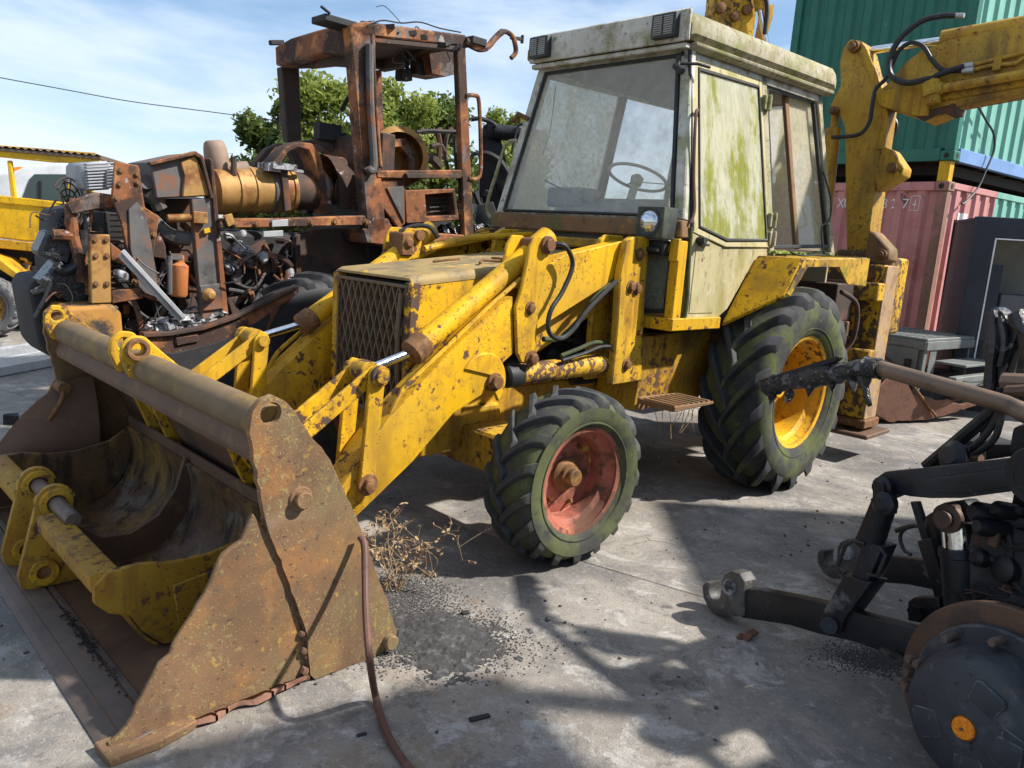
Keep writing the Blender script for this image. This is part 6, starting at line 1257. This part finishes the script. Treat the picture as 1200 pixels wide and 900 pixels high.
# lower links and hooks
def link(v, du, first):
    lk = [(868, 690), (890, 691), (950, 703), (1010, 720), (1090, 742), (1092, 772), (1000, 752), (962, 744), (925, 733), (868, 724)]
    hk = z7((58, 335), (68, 322), (84, 326), (80, 345), (84, 366), (96, 381), (112, 374), (118, 348), (118, 318), (128, 298), (150, 288), (176, 296), (192, 322), (188, 430), (130, 432), (100, 424), (78, 404), (62, 372))
    sh_ = V(du, -(v-VN), .03 if du else 0)
    mb = MB(); mb.prism([kv(a, b_, VN)+sh_ for a, b_ in lk], (0, -.055, 0)); l_ = mb.build('lower_link', 'black_paint', kt, .008, 2)
    mb = MB(); mb.prism([kv(a, b_, VN-.01)+sh_ for a, b_ in hk], (0, -.075, 0)); mb.build('hook', 'hook_steel', l_, .012, 2)
    mb = MB(); p = kv(856, 688, VN-.01)+sh_; mb.lathe([(0, .03), (.03, .02), (.035, 0), (.02, -.01)], p, (0, 1, 0), 10).wobble(.01, 20).build('hook_catch', 'ash', l_)
    return l_
link(VN, 0, True); link(VF, .02, False)
# stay under the near link
MB().tube([kv(1000, 740, .30), kv(1030, 752, .30), kv(1078, 783, .30)], [.035, .03, .028], 10).build('stay_tube', 'black_paint', kt); MB().tube(catmull([kv(998, 742, .24), kv(1012, 737, .24), kv(1030, 750, .24), kv(1060, 762, .24), kv(1075, 772, .24)]), .008, 6).build('stay_wire', 'soot', kt)
for i in range(3): MB().lathe([(.016, -.03), (.018, 0), (.014, .012)], hc+V(.27-.0*i, .0-.17, .02-.05*i)+V(.02, 0, 0), (.3, 1, 0), 10).build('hub_bolt', 'steel_pin', kt)
# lift rod
A, B = kv(1037, 588, .25), kv(1018, 640, .25)
lr = MB().tube([A, A*.5+B*.5, B], [.042, .045, .05], 12).build('lift_rod', 'black_paint', kt)
kpoly('rod_clevis', z7((500, 300), (585, 325), (500, 440), (490, 480), (455, 485), (420, 460), (425, 430)), 'black_paint', .20, .10, .008, lr)
kpoly('rod_sleeve', z7((560, 195), (620, 215), (575, 320), (515, 320)), 'black_paint', .21, .09, .01, lr)
for q in (((565, 205), (530, 195), (505, 210), (480, 275), (505, 295)), ((615, 220), (630, 240), (605, 305), (575, 300))): MB().tube([kv(a, b_, .19) for a, b_ in z7(*q)], .007, 6).build('sleeve_handle', 'black_paint', lr)
MB().cyl(kv(*z7((455, 460))[0], .17), kv(*z7((455, 460))[0], .20), .032).build('rod_pin', 'black_paint', lr, .004)
MB().lathe([(.03, 0), (.042, .01), (.042, .04), (.022, .055)], kv(1042, 590, .24), (0, 1, .1), 14).cyl(kv(1037, 572, .27), kv(1037, 600, .27), .040).build('rod_ball', 'black_paint', lr)
# lift arm
la = kpoly('lift_arm', [(1022, 572), (1026, 560), (1036, 553), (1060, 551), (1130, 543), (1215, 533), (1215, 572), (1170, 578), (1125, 584), (1088, 584), (1066, 582), (1052, 579), (1032, 587), (1024, 582)], 'black_paint', .26, .10, .007)
kpoly('arm_web', [(1075, 566), (1092, 560), (1210, 545), (1210, 566), (1130, 578), (1095, 577)], 'black_paint', .252, .012, .006, la)
pp = kv(1037, 570, .25); MB().lathe([(.034, -.012), (.036, .02), (.026, .026), (.024, .04), (.0, .042)], pp, (0, 1, 0), 18).build('arm_pin', 'black_paint', la)
MB().bar(kv(1022, 586, .25), kv(1030, 584, .25), .012, .012).bar(kv(1024, 566, .25), kv(1030, 566, .25), .012, .012).build('pin_clip', 'black_paint', la)
p_ = kv(1212, 553, .30); MB().cyl((p_.x-.03, -.24, p_.z), (p_.x-.03, -.98, p_.z), .06, n=20).lathe([(.09, 0), (.09, .12)], (p_.x-.03, -.25, p_.z), inw, 20).build('rock_shaft', 'black_paint', kt, .004)
# assist cylinder
cy = MB().cyl(kv(1124, 642, .42), kv(1130, 712, .42), .062, n=28).lathe([(.064, 0), (.066, .01), (.066, .03), (.06, .035)], kv(1124, 642, .42), kv(1130, 712, .42)-kv(1124, 642, .42), 28).build('lift_cylinder', 'black_paint', kt, label='fat black lift cylinder with bright rod')
MB().cyl(kv(1122, 612, .42), kv(1124, 642, .42), .052, n=28).build('rod', 'chrome', cy); 
kpoly('cylinder_eye', [(1100, 590), (1130, 586), (1140, 596), (1138, 612), (1108, 614)], 'black_paint', .38, .08, .012, cy)
MB().lathe([(.05, 0), (.05, .02), (.03, .025), (.03, .045)], kv(1113, 607, .35), (0, 1, 0), 18).lathe([(.018, 0), (.018, .03)], kv(1121, 596, .36), (0, 1, 0), 6).build('eye_pin', 'disc_rust', cy)
hs = lambda q, r_, v, m_='hose', nm='hose': MB().tube(catmull([kv(a, b_, v) for a, b_ in q]), r_, 8).build(nm, m_, kt)
hs(((1150, 684), (1165, 684), (1168, 670), (1172, 655), (1185, 640), (1215, 634)), .014, .40); MB().cyl(kv(1140, 686, .42), kv(1166, 682, .40), .022).build('hose_union', 'black_paint', kt)
hs(((1082, 618), (1070, 616), (1058, 622), (1055, 632), (1060, 645), (1068, 650)), .008, .75); hs(((1050, 622), (1062, 618), (1072, 616)), .010, .75)
kpoly('stay_bar', [(1066, 588), (1074, 588), (1088, 632), (1080, 634)], 'black_paint', .55, .03, .004); kpoly('stay_bar', [(1074, 634), (1090, 630), (1114, 712), (1100, 716)], 'black_paint', .54, .05, .006)
kpoly('stay_lug', [(1063, 705), (1070, 700), (1100, 700), (1104, 722), (1090, 732), (1063, 728)], 'black_paint', .50, .06, .01); MB().lathe([(.03, 0), (.03, .02)], kv(1075, 717, .50), (0, 1, 0), 6).build('lug_bolt', 'black_paint', kt)
kpoly('rear_casting', [(1082, 604), (1100, 596), (1112, 700), (1096, 690)], 'black_paint', .62, .3, .02)
# gearbox and casting behind
g0 = kv(1150, 590, .5); MB().b6(-1.1, .30, -.95, -.38, .12, .78).build('gearbox', 'soot', kt, .05, 2)
MB().b6(-.6, .24, -.85, -.48, .78, .92).build('lift_housing', 'black_paint', kt, .04, 2)
for i, (q, r_, l_) in enumerate((((1168, 604), .035, .10), ((1188, 600), .028, .08), ((1158, 655), .03, .06), ((1186, 668), .045, .05), ((1180, 622), .03, .12))):
    MB().lathe([(0, l_), (r_*.6, l_), (r_, l_*.8), (r_, 0)], kv(*q, .40), (.35, 1, .15), 14).build('casting_boss', 'black_paint', kt)
for q in (((1150, 600), (1170, 596), (1200, 600)), ((1148, 622), (1165, 618), (1180, 640), (1210, 640)), ((1150, 650), (1170, 660), (1195, 690), (1205, 705)), ((1175, 615), (1185, 640), (1180, 680), (1190, 705))):
    MB().tube(catmull([kv(a, b_, .38) for a, b_ in q]), .012, 7).build('brake_pipe', 'soot', kt)
kpoly('casting_rib', [(1150, 612), (1215, 606), (1215, 618), (1152, 622)], 'black_paint', .39, .05, .012); kpoly('casting_rib', [(1152, 646), (1200, 650), (1200, 662), (1154, 656)], 'soot', .40, .05, .012)
MB().box(kv(1165, 632, .34), (.03, .02, .05)).build('rust_tab', 'yellow_chipped', kt, .004)
RN = random.Random(5)
for i in range(14):
    p = kv(RN.uniform(1125, 1195), RN.uniform(692, 712), .36); MB().tube(catmull([p, p+V(jit(.05), jit(.03), .015), p+V(jit(.09), jit(.04), .005)], 4), .0025, 4).build('burnt_wire', 'cable_rust' if i % 3 else 'soot', kt)
mb = MB()
for i in range(60): mb.box(kv(RN.uniform(1130, 1210), RN.uniform(700, 722), RN.uniform(.30, .42)), (RN.uniform(.01, .05), RN.uniform(.01, .04), RN.uniform(.01, .03)), Matrix.Rotation(RN.random()*3, 3, 'Z'))
mb.wobble(.01, 20).build('charred_heap', 'soot', kt, stuff=True)
# top frame: struts, hoses, burnt pieces above the lift arm
kpoly('top_bracket', [(1080, 549), (1150, 540), (1200, 530), (1200, 520), (1150, 520), (1120, 510), (1100, 530)], 'soot', .60, .2, .02)
for q, r_, v_ in ((((1084, 546), (1163, 480)), .018, .50), (((1096, 546), (1168, 486)), .009, .52), (((1112, 545), (1150, 515), (1166, 492), (1170, 470)), .012, .50), (((1118, 546), (1160, 520), (1172, 495), (1176, 470)), .012, .5), (((1150, 540), (1154, 500), (1166, 478), (1172, 455)), .012, .55)): hs(q, r_, v_)
MB().lathe([(.02, 0), (.05, .005), (.055, .03), (.03, .05)], kv(1123, 536, .45), (.2, 1, .2), 16).build('top_pin', 'black_paint', kt); MB().cyl(kv(1130, 539, .5), kv(1150, 539, .5), .02).build('link_screw', 'disc_rust', kt)
kpoly('post_stub', [(1185, 500), (1205, 495), (1205, 530), (1180, 532)], 'soot', .5, .12, .02)
# melted mudguard
kpoly('melted_mudguard', [(1156, 372), (1160, 361), (1168, 359), (1176, 366), (1180, 374), (1190, 363), (1203, 364), (1212, 380), (1212, 448), (1192, 450), (1196, 420), (1190, 398), (1184, 412), (1178, 440), (1180, 462), (1168, 480), (1156, 470), (1158, 420), (1162, 395)], 'melted', .75, .07, .02)
for q, r_ in ((((1190, 366), (1198, 385), (1206, 400), (1200, 440)), .03), (((1160, 366), (1164, 390), (1160, 420), (1158, 465)), .022), (((1170, 372), (1176, 395), (1172, 430)), .014)): MB().tube(catmull([kv(a, b_, .73) for a, b_ in q]), r_, 8).wobble(.01, 12).build('plastic_drip', 'melted', kt)
hs(((1176, 447), (1215, 449)), .030, .55, 'pipe_rust', 'cross_tube'); hs(((1180, 460), (1215, 458)), .024, .5, 'disc_rust', 'cross_tube')
# long rusty tube with burnt sleeve reaching out over the yard
pv = .45
MB().tube(catmull([ku(-.33, .52, 1.22), kv(1230, 490, pv), kv(1180, 474, pv), (kv(1100, 451, pv)), kv(1050, 437, pv), kv(1026, 431, pv), kv(1005, 433, pv)], 6), .030, 14).build('rusty_tube', 'pipe_rust', kt, label='long bent rusty tube reaching out to the left')
mb = MB(); P = catmull([kv(1032, 431, pv), kv(1010, 432, pv), kv(980, 437, pv), kv(940, 444, pv), kv(912, 449, pv), kv(896, 453, pv)], 8)
mb.tube(P, [.036+.012*RN.random() for _ in P], 14); mb.wobble(.012, 14).build('burnt_sleeve', 'crust', kt, ang=60, label='charred blistered sleeve on the end of the tube')
MB().prism([kv(884, 452, pv-.03), kv(890, 445, pv-.03), kv(980, 417, pv-.03), kv(984, 419, pv-.03), kv(978, 424, pv-.03), kv(900, 450, pv-.03)], (0, -.03, 0)).build('scorched_strip', 'soot', kt, .003)
for q in ((905, 462), (925, 461), (1000, 446), (1017, 442), (1013, 428), (975, 446), (950, 452)): 
    p = kv(q[0], q[1], pv); MB().lathe([(0, .02), (.016, .01), (.02, -.01), (.008, -.04), (0, -.05)], p, (jit(.4), jit(.4), 1), 8).wobble(.008, 25, q[0]).build('sleeve_drip', 'crust', kt)
MB().tube([kv(1008, 440, pv), kv(1014, 455, pv), kv(1017, 470, pv), kv(1019, 476, pv)], [.02, .014, .012, .008], 7).wobble(.01, 20).build('hanging_shred', 'melted', kt)
MB().bar(kv(1004, 428, pv), kv(1020, 424, pv), .012, .014).bar(kv(1010, 436, pv), kv(1024, 437, pv), .02, .01).build('sleeve_clip', 'soot', kt)
# the tractor's body, forward of the axle and outside the picture
MB().b6(-3.0, -1.1, -.92, -.36, .45, 1.45).build('engine_hood', 'soot', kt, .08, 2)
MB().b6(-1.75, -.25, -1.3, .05, 2.55, 2.70).build('cab_roof', 'soot', kt, .05, 2)
for u_, v_ in ((-1.65, .05), (-1.65, 1.2), (-.35, .05), (-.35, 1.2)): MB().b6(u_-.05, u_+.05, -v_-.05, -v_+.05, .7, 2.56).build('cab_post', 'soot', kt, .01)
MB().b6(-1.7, -.3, -1.25, 0, .7, 1.35).build('cab_base', 'soot', kt, .05)
for v_ in (.12, 1.05): MB().lathe([(.42, -.1), (.46, 0), (.42, .1)], (-2.5, -v_, .46), (0, 1, 0), 32).build('front_wheel', 'tyre_burnt', kt)

# ------------------------------------------------------------------ unseen lorry added past the right edge to cast shade on the concrete
lo = thing('shade_lorry', 'unseen dark lorry added beyond the right edge to shade the concrete', 'lorry', (4.7, 3.4, 0))
MB().b6(-.95, .95, -1.0, 1.15, .95, 2.85).build('cargo_box', 'navy', lo, .03); MB().b6(-.8, .8, -3.6, 1.2, .62, .94).build('chassis', 'soot', lo, .02)
MB().py([(-.95, .6), (.95, .6), (.95, 2.3), (.7, 2.75), (-.7, 2.75), (-.95, 2.3)], -3.7, -1.9).build('cab', 'navy', lo, .06, 2)
for y_ in (-3.0, .5):
    for x_ in (-.8, .8): MB().lathe([(.2, -.14), (.46, -.14), (.5, -.08), (.5, .08), (.46, .14), (.2, .14)], (x_, y_, .5), (1, 0, 0), 32).build('wheel', 'tyre_burnt', lo)
# ------------------------------------------------------------------ yellow machine and white van at far left
def wpl(P0, dirv):
    dx = Vector((dirv[0], dirv[1], 0)).normalized(); n = Vector((dx.y, -dx.x, 0))
    def f(px_, py_, off=0):
        d = ray(px_, py_); p0 = P0+n*off; t = (p0-CP).dot(n)/d.dot(n); P = CP+d*t; return Vector(((P-P0).dot(dx), -off, P.z))
    return f, math.atan2(dx.y, dx.x)
P0 = DW(60, 300, 9.6); P0.z = 0; f, rz = wpl(P0, (.97, .25)); P0 = Vector((P0.x, P0.y, 0))
yl = thing('yellow_loader', 'yellow machine with open cab frame and brown ribbed roof at far left', 'loader', P0, rz)
def lp(name, pts, mat, off=0, th=.06, bev=.008, par=None): return MB().prism([f(a, b_, off) for a, b_ in pts], (0, th, 0)).build(name, mat, par or yl, bev)
lp('body_panel', [(-60, 230), (0, 232), (66, 245), (66, 284), (30, 283), (-60, 272)], 'yellow_clean', 0, 1.2, .02)
lp('roof_rail', [(-60, 168), (0, 174), (60, 180), (117, 184), (117, 191), (60, 190), (0, 184), (-60, 178)], 'yellow_clean', .02, .10)
MB().prism([f(-60, 168, .04), f(118, 183, .04), f(118, 187, .04), f(-60, 172, .04)], (0, 1.4, 0)).build('roof_edge', 'corr_brown', yl, .006)
lp('roof_rail', [(-60, 165), (0, 170), (112, 179), (112, 184), (0, 176), (-60, 171)], 'yellow_dirty', -1.2, .10)
A, B = f(-60, 166, .05), f(118, 182, .05); rf = MB(); n = 80
rf.grid(n, 1, lambda u, v: A+(B-A)*u+V(0, 1.5*v, .0+.012*math.sin(u*n*1.55))); rf.build('ribbed_roof', 'corr_brown', yl, ang=80)
for q in (((8, 188), (13, 188), (19, 236), (13, 236)), ((80, 186), (86, 187), (86, 222), (79, 222)), ((-40, 180), (-34, 180), (-34, 232), (-40, 232))): lp('cab_post', q, 'yellow_clean', .0, .06)
lp('cab_crossbar', [(-60, 225), (0, 229), (84, 238), (84, 246), (0, 238), (-60, 234)], 'yellow_clean', .02, .06)
lp('cab_post', [(95, 187), (103, 187), (112, 250), (104, 250)], 'yellow_dirty', -.9, .06)
lp('lower_frame', [(-60, 275), (66, 287), (66, 296), (60, 297), (-60, 285)], 'yellow_dirty', .03, .1)
lp('engine_bay', [(-60, 283), (62, 296), (62, 330), (-60, 335)], 'soot', -.15, .9)
for i in range(9): 
    a = RND.uniform(0, 58); MB().tube(catmull([f(a, RND.uniform(300, 320), -.05), f(a+RND.uniform(3, 10), RND.uniform(300, 325), -.02), f(a+RND.uniform(8, 16), RND.uniform(300, 325), -.05)], 4), .018, 6).build('engine_pipe', RND.choice(('yellow_dirty', 'galvanised', 'soot', 'orange_rust')), yl)
for a in (15, 28, 40, 52): MB().cyl(f(a, 322, -.05), f(a+1, 312, -.05), .05).build('engine_pot', 'galvanised' if a in (15, 52) else 'soot', yl, .005)
lp('fender_plate', [(-40, 290), (0, 304), (28, 326), (28, 334), (0, 316), (-40, 302)], 'yellow_dirty', .35, .5)
lp('chassis_rail', [(-60, 325), (30, 332), (50, 340), (50, 362), (-60, 358)], 'yellow_dirty', .05, .4, .01)
lp('underbody', [(-60, 350), (40, 360), (40, 395), (-60, 398)], 'soot', -.3, .6)
w_ = make_wheel('loader_wheel', .36, .26, .20, MT['yellow_dirty'], 'tyre_grey', 20, .012, .25, 'yellow_dirty', .05, .05, .03)
pw_ = f(-12, 372, .45); w_.parent = yl; w_.location = (pw_.x, pw_.y, .36); w_.rotation_euler = (0, 0, math.pi)
for o_ in w_.children:
    if o_.name.startswith('lug'): o_.data.materials[0] = MT['tyre_grey']
c2 = w_.copy(); C.objects.link(c2); c2.location = (pw_.x, pw_.y+1.4, .36)
for o_ in w_.children: d2 = o_.copy(); C.objects.link(d2); d2.parent = c2
P1 = DW(60, 260, 13.5); P1 = Vector((P1.x, P1.y, 0)); f, rz = wpl(P1, (.98, .18)); vn = thing('white_van', 'white van cab seen through the yellow machine at far left', 'van', P1, rz)
def vp(name, pts, mat, off=0, th=.06, bev=.008): return MB().prism([f(a, b_, off) for a, b_ in pts], (0, th, 0)).build(name, mat, vn, bev)
MB().prism([f(a, b_) for a, b_ in ((-40, 204), (10, 203), (24, 197), (50, 192), (100, 192), (170, 196), (178, 210), (190, 262), (195, 345), (-40, 345))], (0, 1.7, 0)).build('body', 'truck_white', vn, .05, 2)
vp('side_window', [(24, 236), (34, 210), (40, 204), (80, 204), (98, 206), (104, 250), (60, 246), (24, 242)], 'van_glass', .01, .03)
vp('window_pillar', [(44, 212), (49, 212), (49, 243), (44, 242)], 'rubber_seal', .02, .02)
vp('beacon', [(16, 196), (25, 195), (25, 203), (16, 204)], 'amber', -.3, .1)
vp('beacon_bar', [(25, 198), (40, 196), (50, 192), (50, 195), (30, 202)], 'rubber_seal', -.3, .1)
for a in (0, 150): MB().lathe([(.2, -.1), (.36, -.1), (.38, 0), (.36, .1), (.2, .1)], Vector((f(a, 300).x, .1, .37)), (0, 1, 0), 28).build('wheel', 'tyre_burnt', vn)
# aluminium loading ramp lying on the ground
q = [GW(-40, 424), GW(62, 407), GW(66, 428), GW(-40, 449)]; c_ = sum(q, Vector())/4
ra = thing('loading_ramp', 'galvanised ladder-like loading ramp lying flat at the left edge', 'ramp', (c_.x, c_.y, 0)); q = [p-c_ for p in q]
for a, b_ in ((0, 1), (3, 2)): MB().bar(q[a]+V(0, 0, .05), q[b_]+V(0, 0, .05), .07, .09).build('rail', 'galvanised', ra, .006)
m0, m1 = (q[0]+q[3])/2, (q[1]+q[2])/2; MB().bar(m0+V(0, 0, .045), m1+V(0, 0, .045), .05, .07).build('rail', 'galvanised', ra, .006)
for i in range(16):
    t = (i+.5)/16; MB().bar(q[0]+(q[1]-q[0])*t+V(0, 0, .06), q[3]+(q[2]-q[3])*(t+.02)+V(0, 0, .06), .05, .03).build('rung', 'galvanised', ra, .004)
# black arm behind the burnt cab
P2 = DW(580, 270, 8.2); P2 = Vector((P2.x, P2.y, 0)); f, rz = wpl(P2, (1, .1)); ba = thing('black_crane', 'black hydraulic crane with hoses standing between the burnt cab and the yellow cab', 'crane', P2, rz)
def ap(name, pts, mat, off=0, th=.12, bev=.012): return MB().prism([f(a, b_, off) for a, b_ in pts], (0, th, 0)).build(name, mat, ba, bev, 2)
ap('mast', [(566, 148), (572, 143), (579, 142), (584, 150), (596, 200), (596, 300), (560, 300), (562, 200)], 'black_paint', 0, .3)
MB().b6(f(556, 300).x, f(600, 300).x, 0, .6, 0, f(580, 290).z).build('mast_base', 'soot', ba, .03)
MB().cyl(f(579, 154, .05), f(640, 162, .05), .075).build('ram', 'black_paint', ba); MB().lathe([(.07, 0), (.07, .05), (.04, .06)], f(575, 154, .02), (0, -1, 0), 18).build('ram_pin', 'black_paint', ba)
ap('mast_step', [(575, 200), (590, 195), (606, 220), (604, 240), (585, 225)], 'black_paint', .05, .1)
for q_, r_ in ((((552, 140), (562, 139), (575, 143), (582, 148)), .022), (((560, 183), (570, 180), (585, 188), (597, 205), (606, 215)), .03), (((550, 190), (556, 180), (570, 184)), .02), (((556, 225), (562, 240), (570, 255)), .04), (((600, 180), (606, 150), (613, 145)), .015)): MB().tube(catmull([f(a, b_, .12) for a, b_ in q_]), r_, 8).build('hose', 'hose', ba)
ap('worklight', [(560, 240), (578, 236), (584, 255), (580, 275), (562, 272), (556, 258)], 'lamp_plastic', .25, .2)
for i in range(16): MB().box(f(RND.uniform(556, 600), RND.uniform(225, 300), .12), (RND.uniform(.04, .14), .06, RND.uniform(.03, .12)), Matrix.Rotation(RND.random()*2, 3, 'Y')).build('scrap_piece', RND.choice(('melted', 'soot', 'black_paint', 'galvanised')), ba, .01)
# yellow arm rising behind the cab roof
P3 = DW(870, 300, 9.2); P3 = Vector((P3.x, P3.y, 0)); f, rz = wpl(P3, (1, .2)); ya = thing('yellow_excavator', 'yellow excavator whose arm with rusty pins rises behind the cab roof', 'excavator', P3, rz)
def yp(name, pts, mat, off=0, th=.2, bev=.012): return MB().prism([f(a, b_, off) for a, b_ in pts], (0, th, 0)).build(name, mat, ya, bev, 2)
yp('dipper', [(842, -60), (838, 5), (833, 30), (838, 60), (855, 300), (890, 300), (880, 60), (886, 20), (892, -60)], 'yellow_worn', 0, .25)
yp('dipper', [(896, -60), (900, 5), (908, 5), (906, 20), (894, 60), (890, 60), (898, 20)], 'yellow_dirty', -.1, .2)
for q_ in ((843, 10), (874, 12), (860, 20)): MB().lathe([(.055, 0), (.055, .05), (.03, .06)], f(*q_, .0), (0, -1, 0), 16).build('arm_pin', 'rust_bolt', ya)
MB().cyl(f(889, 5, .06), f(900, 60, .06), .03).build('ram_rod', 'chrome', ya); MB().cyl(f(884, -40, .06), f(890, 12, .06), .05).build('ram', 'yellow_dirty', ya)
MB().tube(catmull([f(893, -20, .1), f(899, 8, .1), f(896, 40, .1)]), .025, 8).build('hose', 'hose', ya)
MB().b6(-.5, .8, 0, 1.0, 0, f(870, 290).z).build('arm_base', 'yellow_dirty', ya, .05)
# ------------------------------------------------------------------ small things on the ground
# rusty cable hanging off the bucket's side plate and running out over the ground
hp = [toW(*V(PY(424, 630, 1.20)[0], 1.19, PY(424, 630, 1.20)[1]))]
for (a, b_, y) in ((427, 640, 1.22), (428, 680, 1.29), (429, 720, 1.38), (433, 770, 1.50)): x, z = PY(a, b_, y); hp.append(toW(x, y, z))
hp += [GW(440, 815, .03), GW(452, 855, .016), GW(468, 885, .012), GW(490, 912, .012), GW(520, 945, .012)]
o = MB().tube(catmull(hp, 8), .0125, 10).build('rusty_cable', 'cable_rust'); tag(o, 'rusty brown cable hanging from the bucket side plate onto the concrete', 'cable')
# dried weed by the bucket
gw = GW(462, 690); wd = thing('dried_weed', 'dried brown weed standing beside the rusty loader bucket', 'weed', (gw.x, gw.y, 0)); rw = random.Random(4)
lf = []
for i in range(11):
    a = rw.random()*6.28; r_ = rw.uniform(.05, .24); h = rw.uniform(.10, .36); p0_ = V(rw.gauss(0, .03), rw.gauss(0, .03), 0); p2 = p0_+V(math.cos(a)*r_, math.sin(a)*r_, h); p1 = (p0_+p2)/2+V(jit(.04), jit(.04), .05); p3 = p2+V(math.cos(a)*.05, math.sin(a)*.05, jit(.06))
    p3 = p3+V(0, 0, -rw.uniform(.0, .09)); P = catmull([p0_, p1+V(jit(.03), jit(.03), .03), p2, p3], 4); st_ = MB().tube(P, [.003-.0022*k/len(P) for k in range(len(P))], 5)
    for k in range(10):
        b0 = P[rw.randrange(3, len(P))]; e = b0+V(rw.gauss(0, .05), rw.gauss(0, .05), rw.gauss(.01, .04)); st_.tube([b0, (b0+e)/2+V(jit(.015), jit(.015), .012), e], .0010, 4); lf.append(e); lf.append((b0+e)/2)
    st_.build('stem', 'dry_plant', wd)
mb = MB()
for e in lf:
    for _ in range(2):
        u_ = V(rw.gauss(0, 1), rw.gauss(0, 1), rw.gauss(0, 1)).normalized(); v_ = u_.cross(V(rw.gauss(0, 1), rw.gauss(0, 1), 1)).normalized(); s_ = rw.uniform(.006, .016); e2 = e+V(jit(.01), jit(.01), jit(.01))
        mb.poly([mb.bm.verts.new(e2-u_*s_), mb.bm.verts.new(e2+v_*s_*.5+u_*s_*.2), mb.bm.verts.new(e2+u_*s_), mb.bm.verts.new(e2-v_*s_*.4)])
mb.build('withered_leaves', 'dry_plant', wd, stuff=True)
# rusty scrap bracket
g = GW(878, 748); sc_ = thing('rusty_bracket', 'small rusty bent bracket on the concrete near the black hook', 'scrap', (g.x, g.y, 0), .6)
MB().py([(-.035, 0), (-.02, 0), (-.008, .012), (.03, .02), (.034, .032), (-.012, .028), (-.03, .012)], -.02, .012).wobble(.004, 30).build('bent_strip', 'scrap_rust', sc_, .002); MB().box((-.03, .022, .006), (.05, .02, .008), Matrix.Rotation(.4, 3, 'Z')).build('foot', 'scrap_rust', sc_, .002)
for nm, q_, s_, lab in (('charred_chip', (562, 842), (.075, .02, .008), 'flat charred strip on the concrete in the foreground'), ('metal_chip', (424, 862), (.03, .012, .008), 'small dark metal chip on the concrete near the rusty cable'), ('charred_lump', (545, 720), (.03, .02, .014), 'small charred lump on the concrete below the front wheel'), ('charred_rag', (12, 497), (.09, .06, .07), 'charred black lump on the concrete at the left edge')):
    g = GW(*q_); o = MB().box((0, 0, s_[2]/2), s_).wobble(.3*s_[2], 30).build(nm, 'soot', None, .002, loc=(g.x, g.y, 0)); o.rotation_euler = (0, 0, .5); tag(o, lab, 'debris')
mb = MB(); rq = random.Random(9)
for i in range(130):
    x, z = rq.gauss(4.222, .010), 0; y = rq.gauss(.50, .17); mb.box(Vector((x, y, .040+.006*rq.random())), (rq.uniform(.004, .016), rq.uniform(.003, .008), .004), Matrix.Rotation(rq.random()*6, 3, 'Z'))
o = mb.build('leaf_litter', 'soot'); o.location = O; o.rotation_euler = (0, 0, TROT); tag(o, 'dark litter of bits along the loader bucket edge', 'litter', kind='stuff')
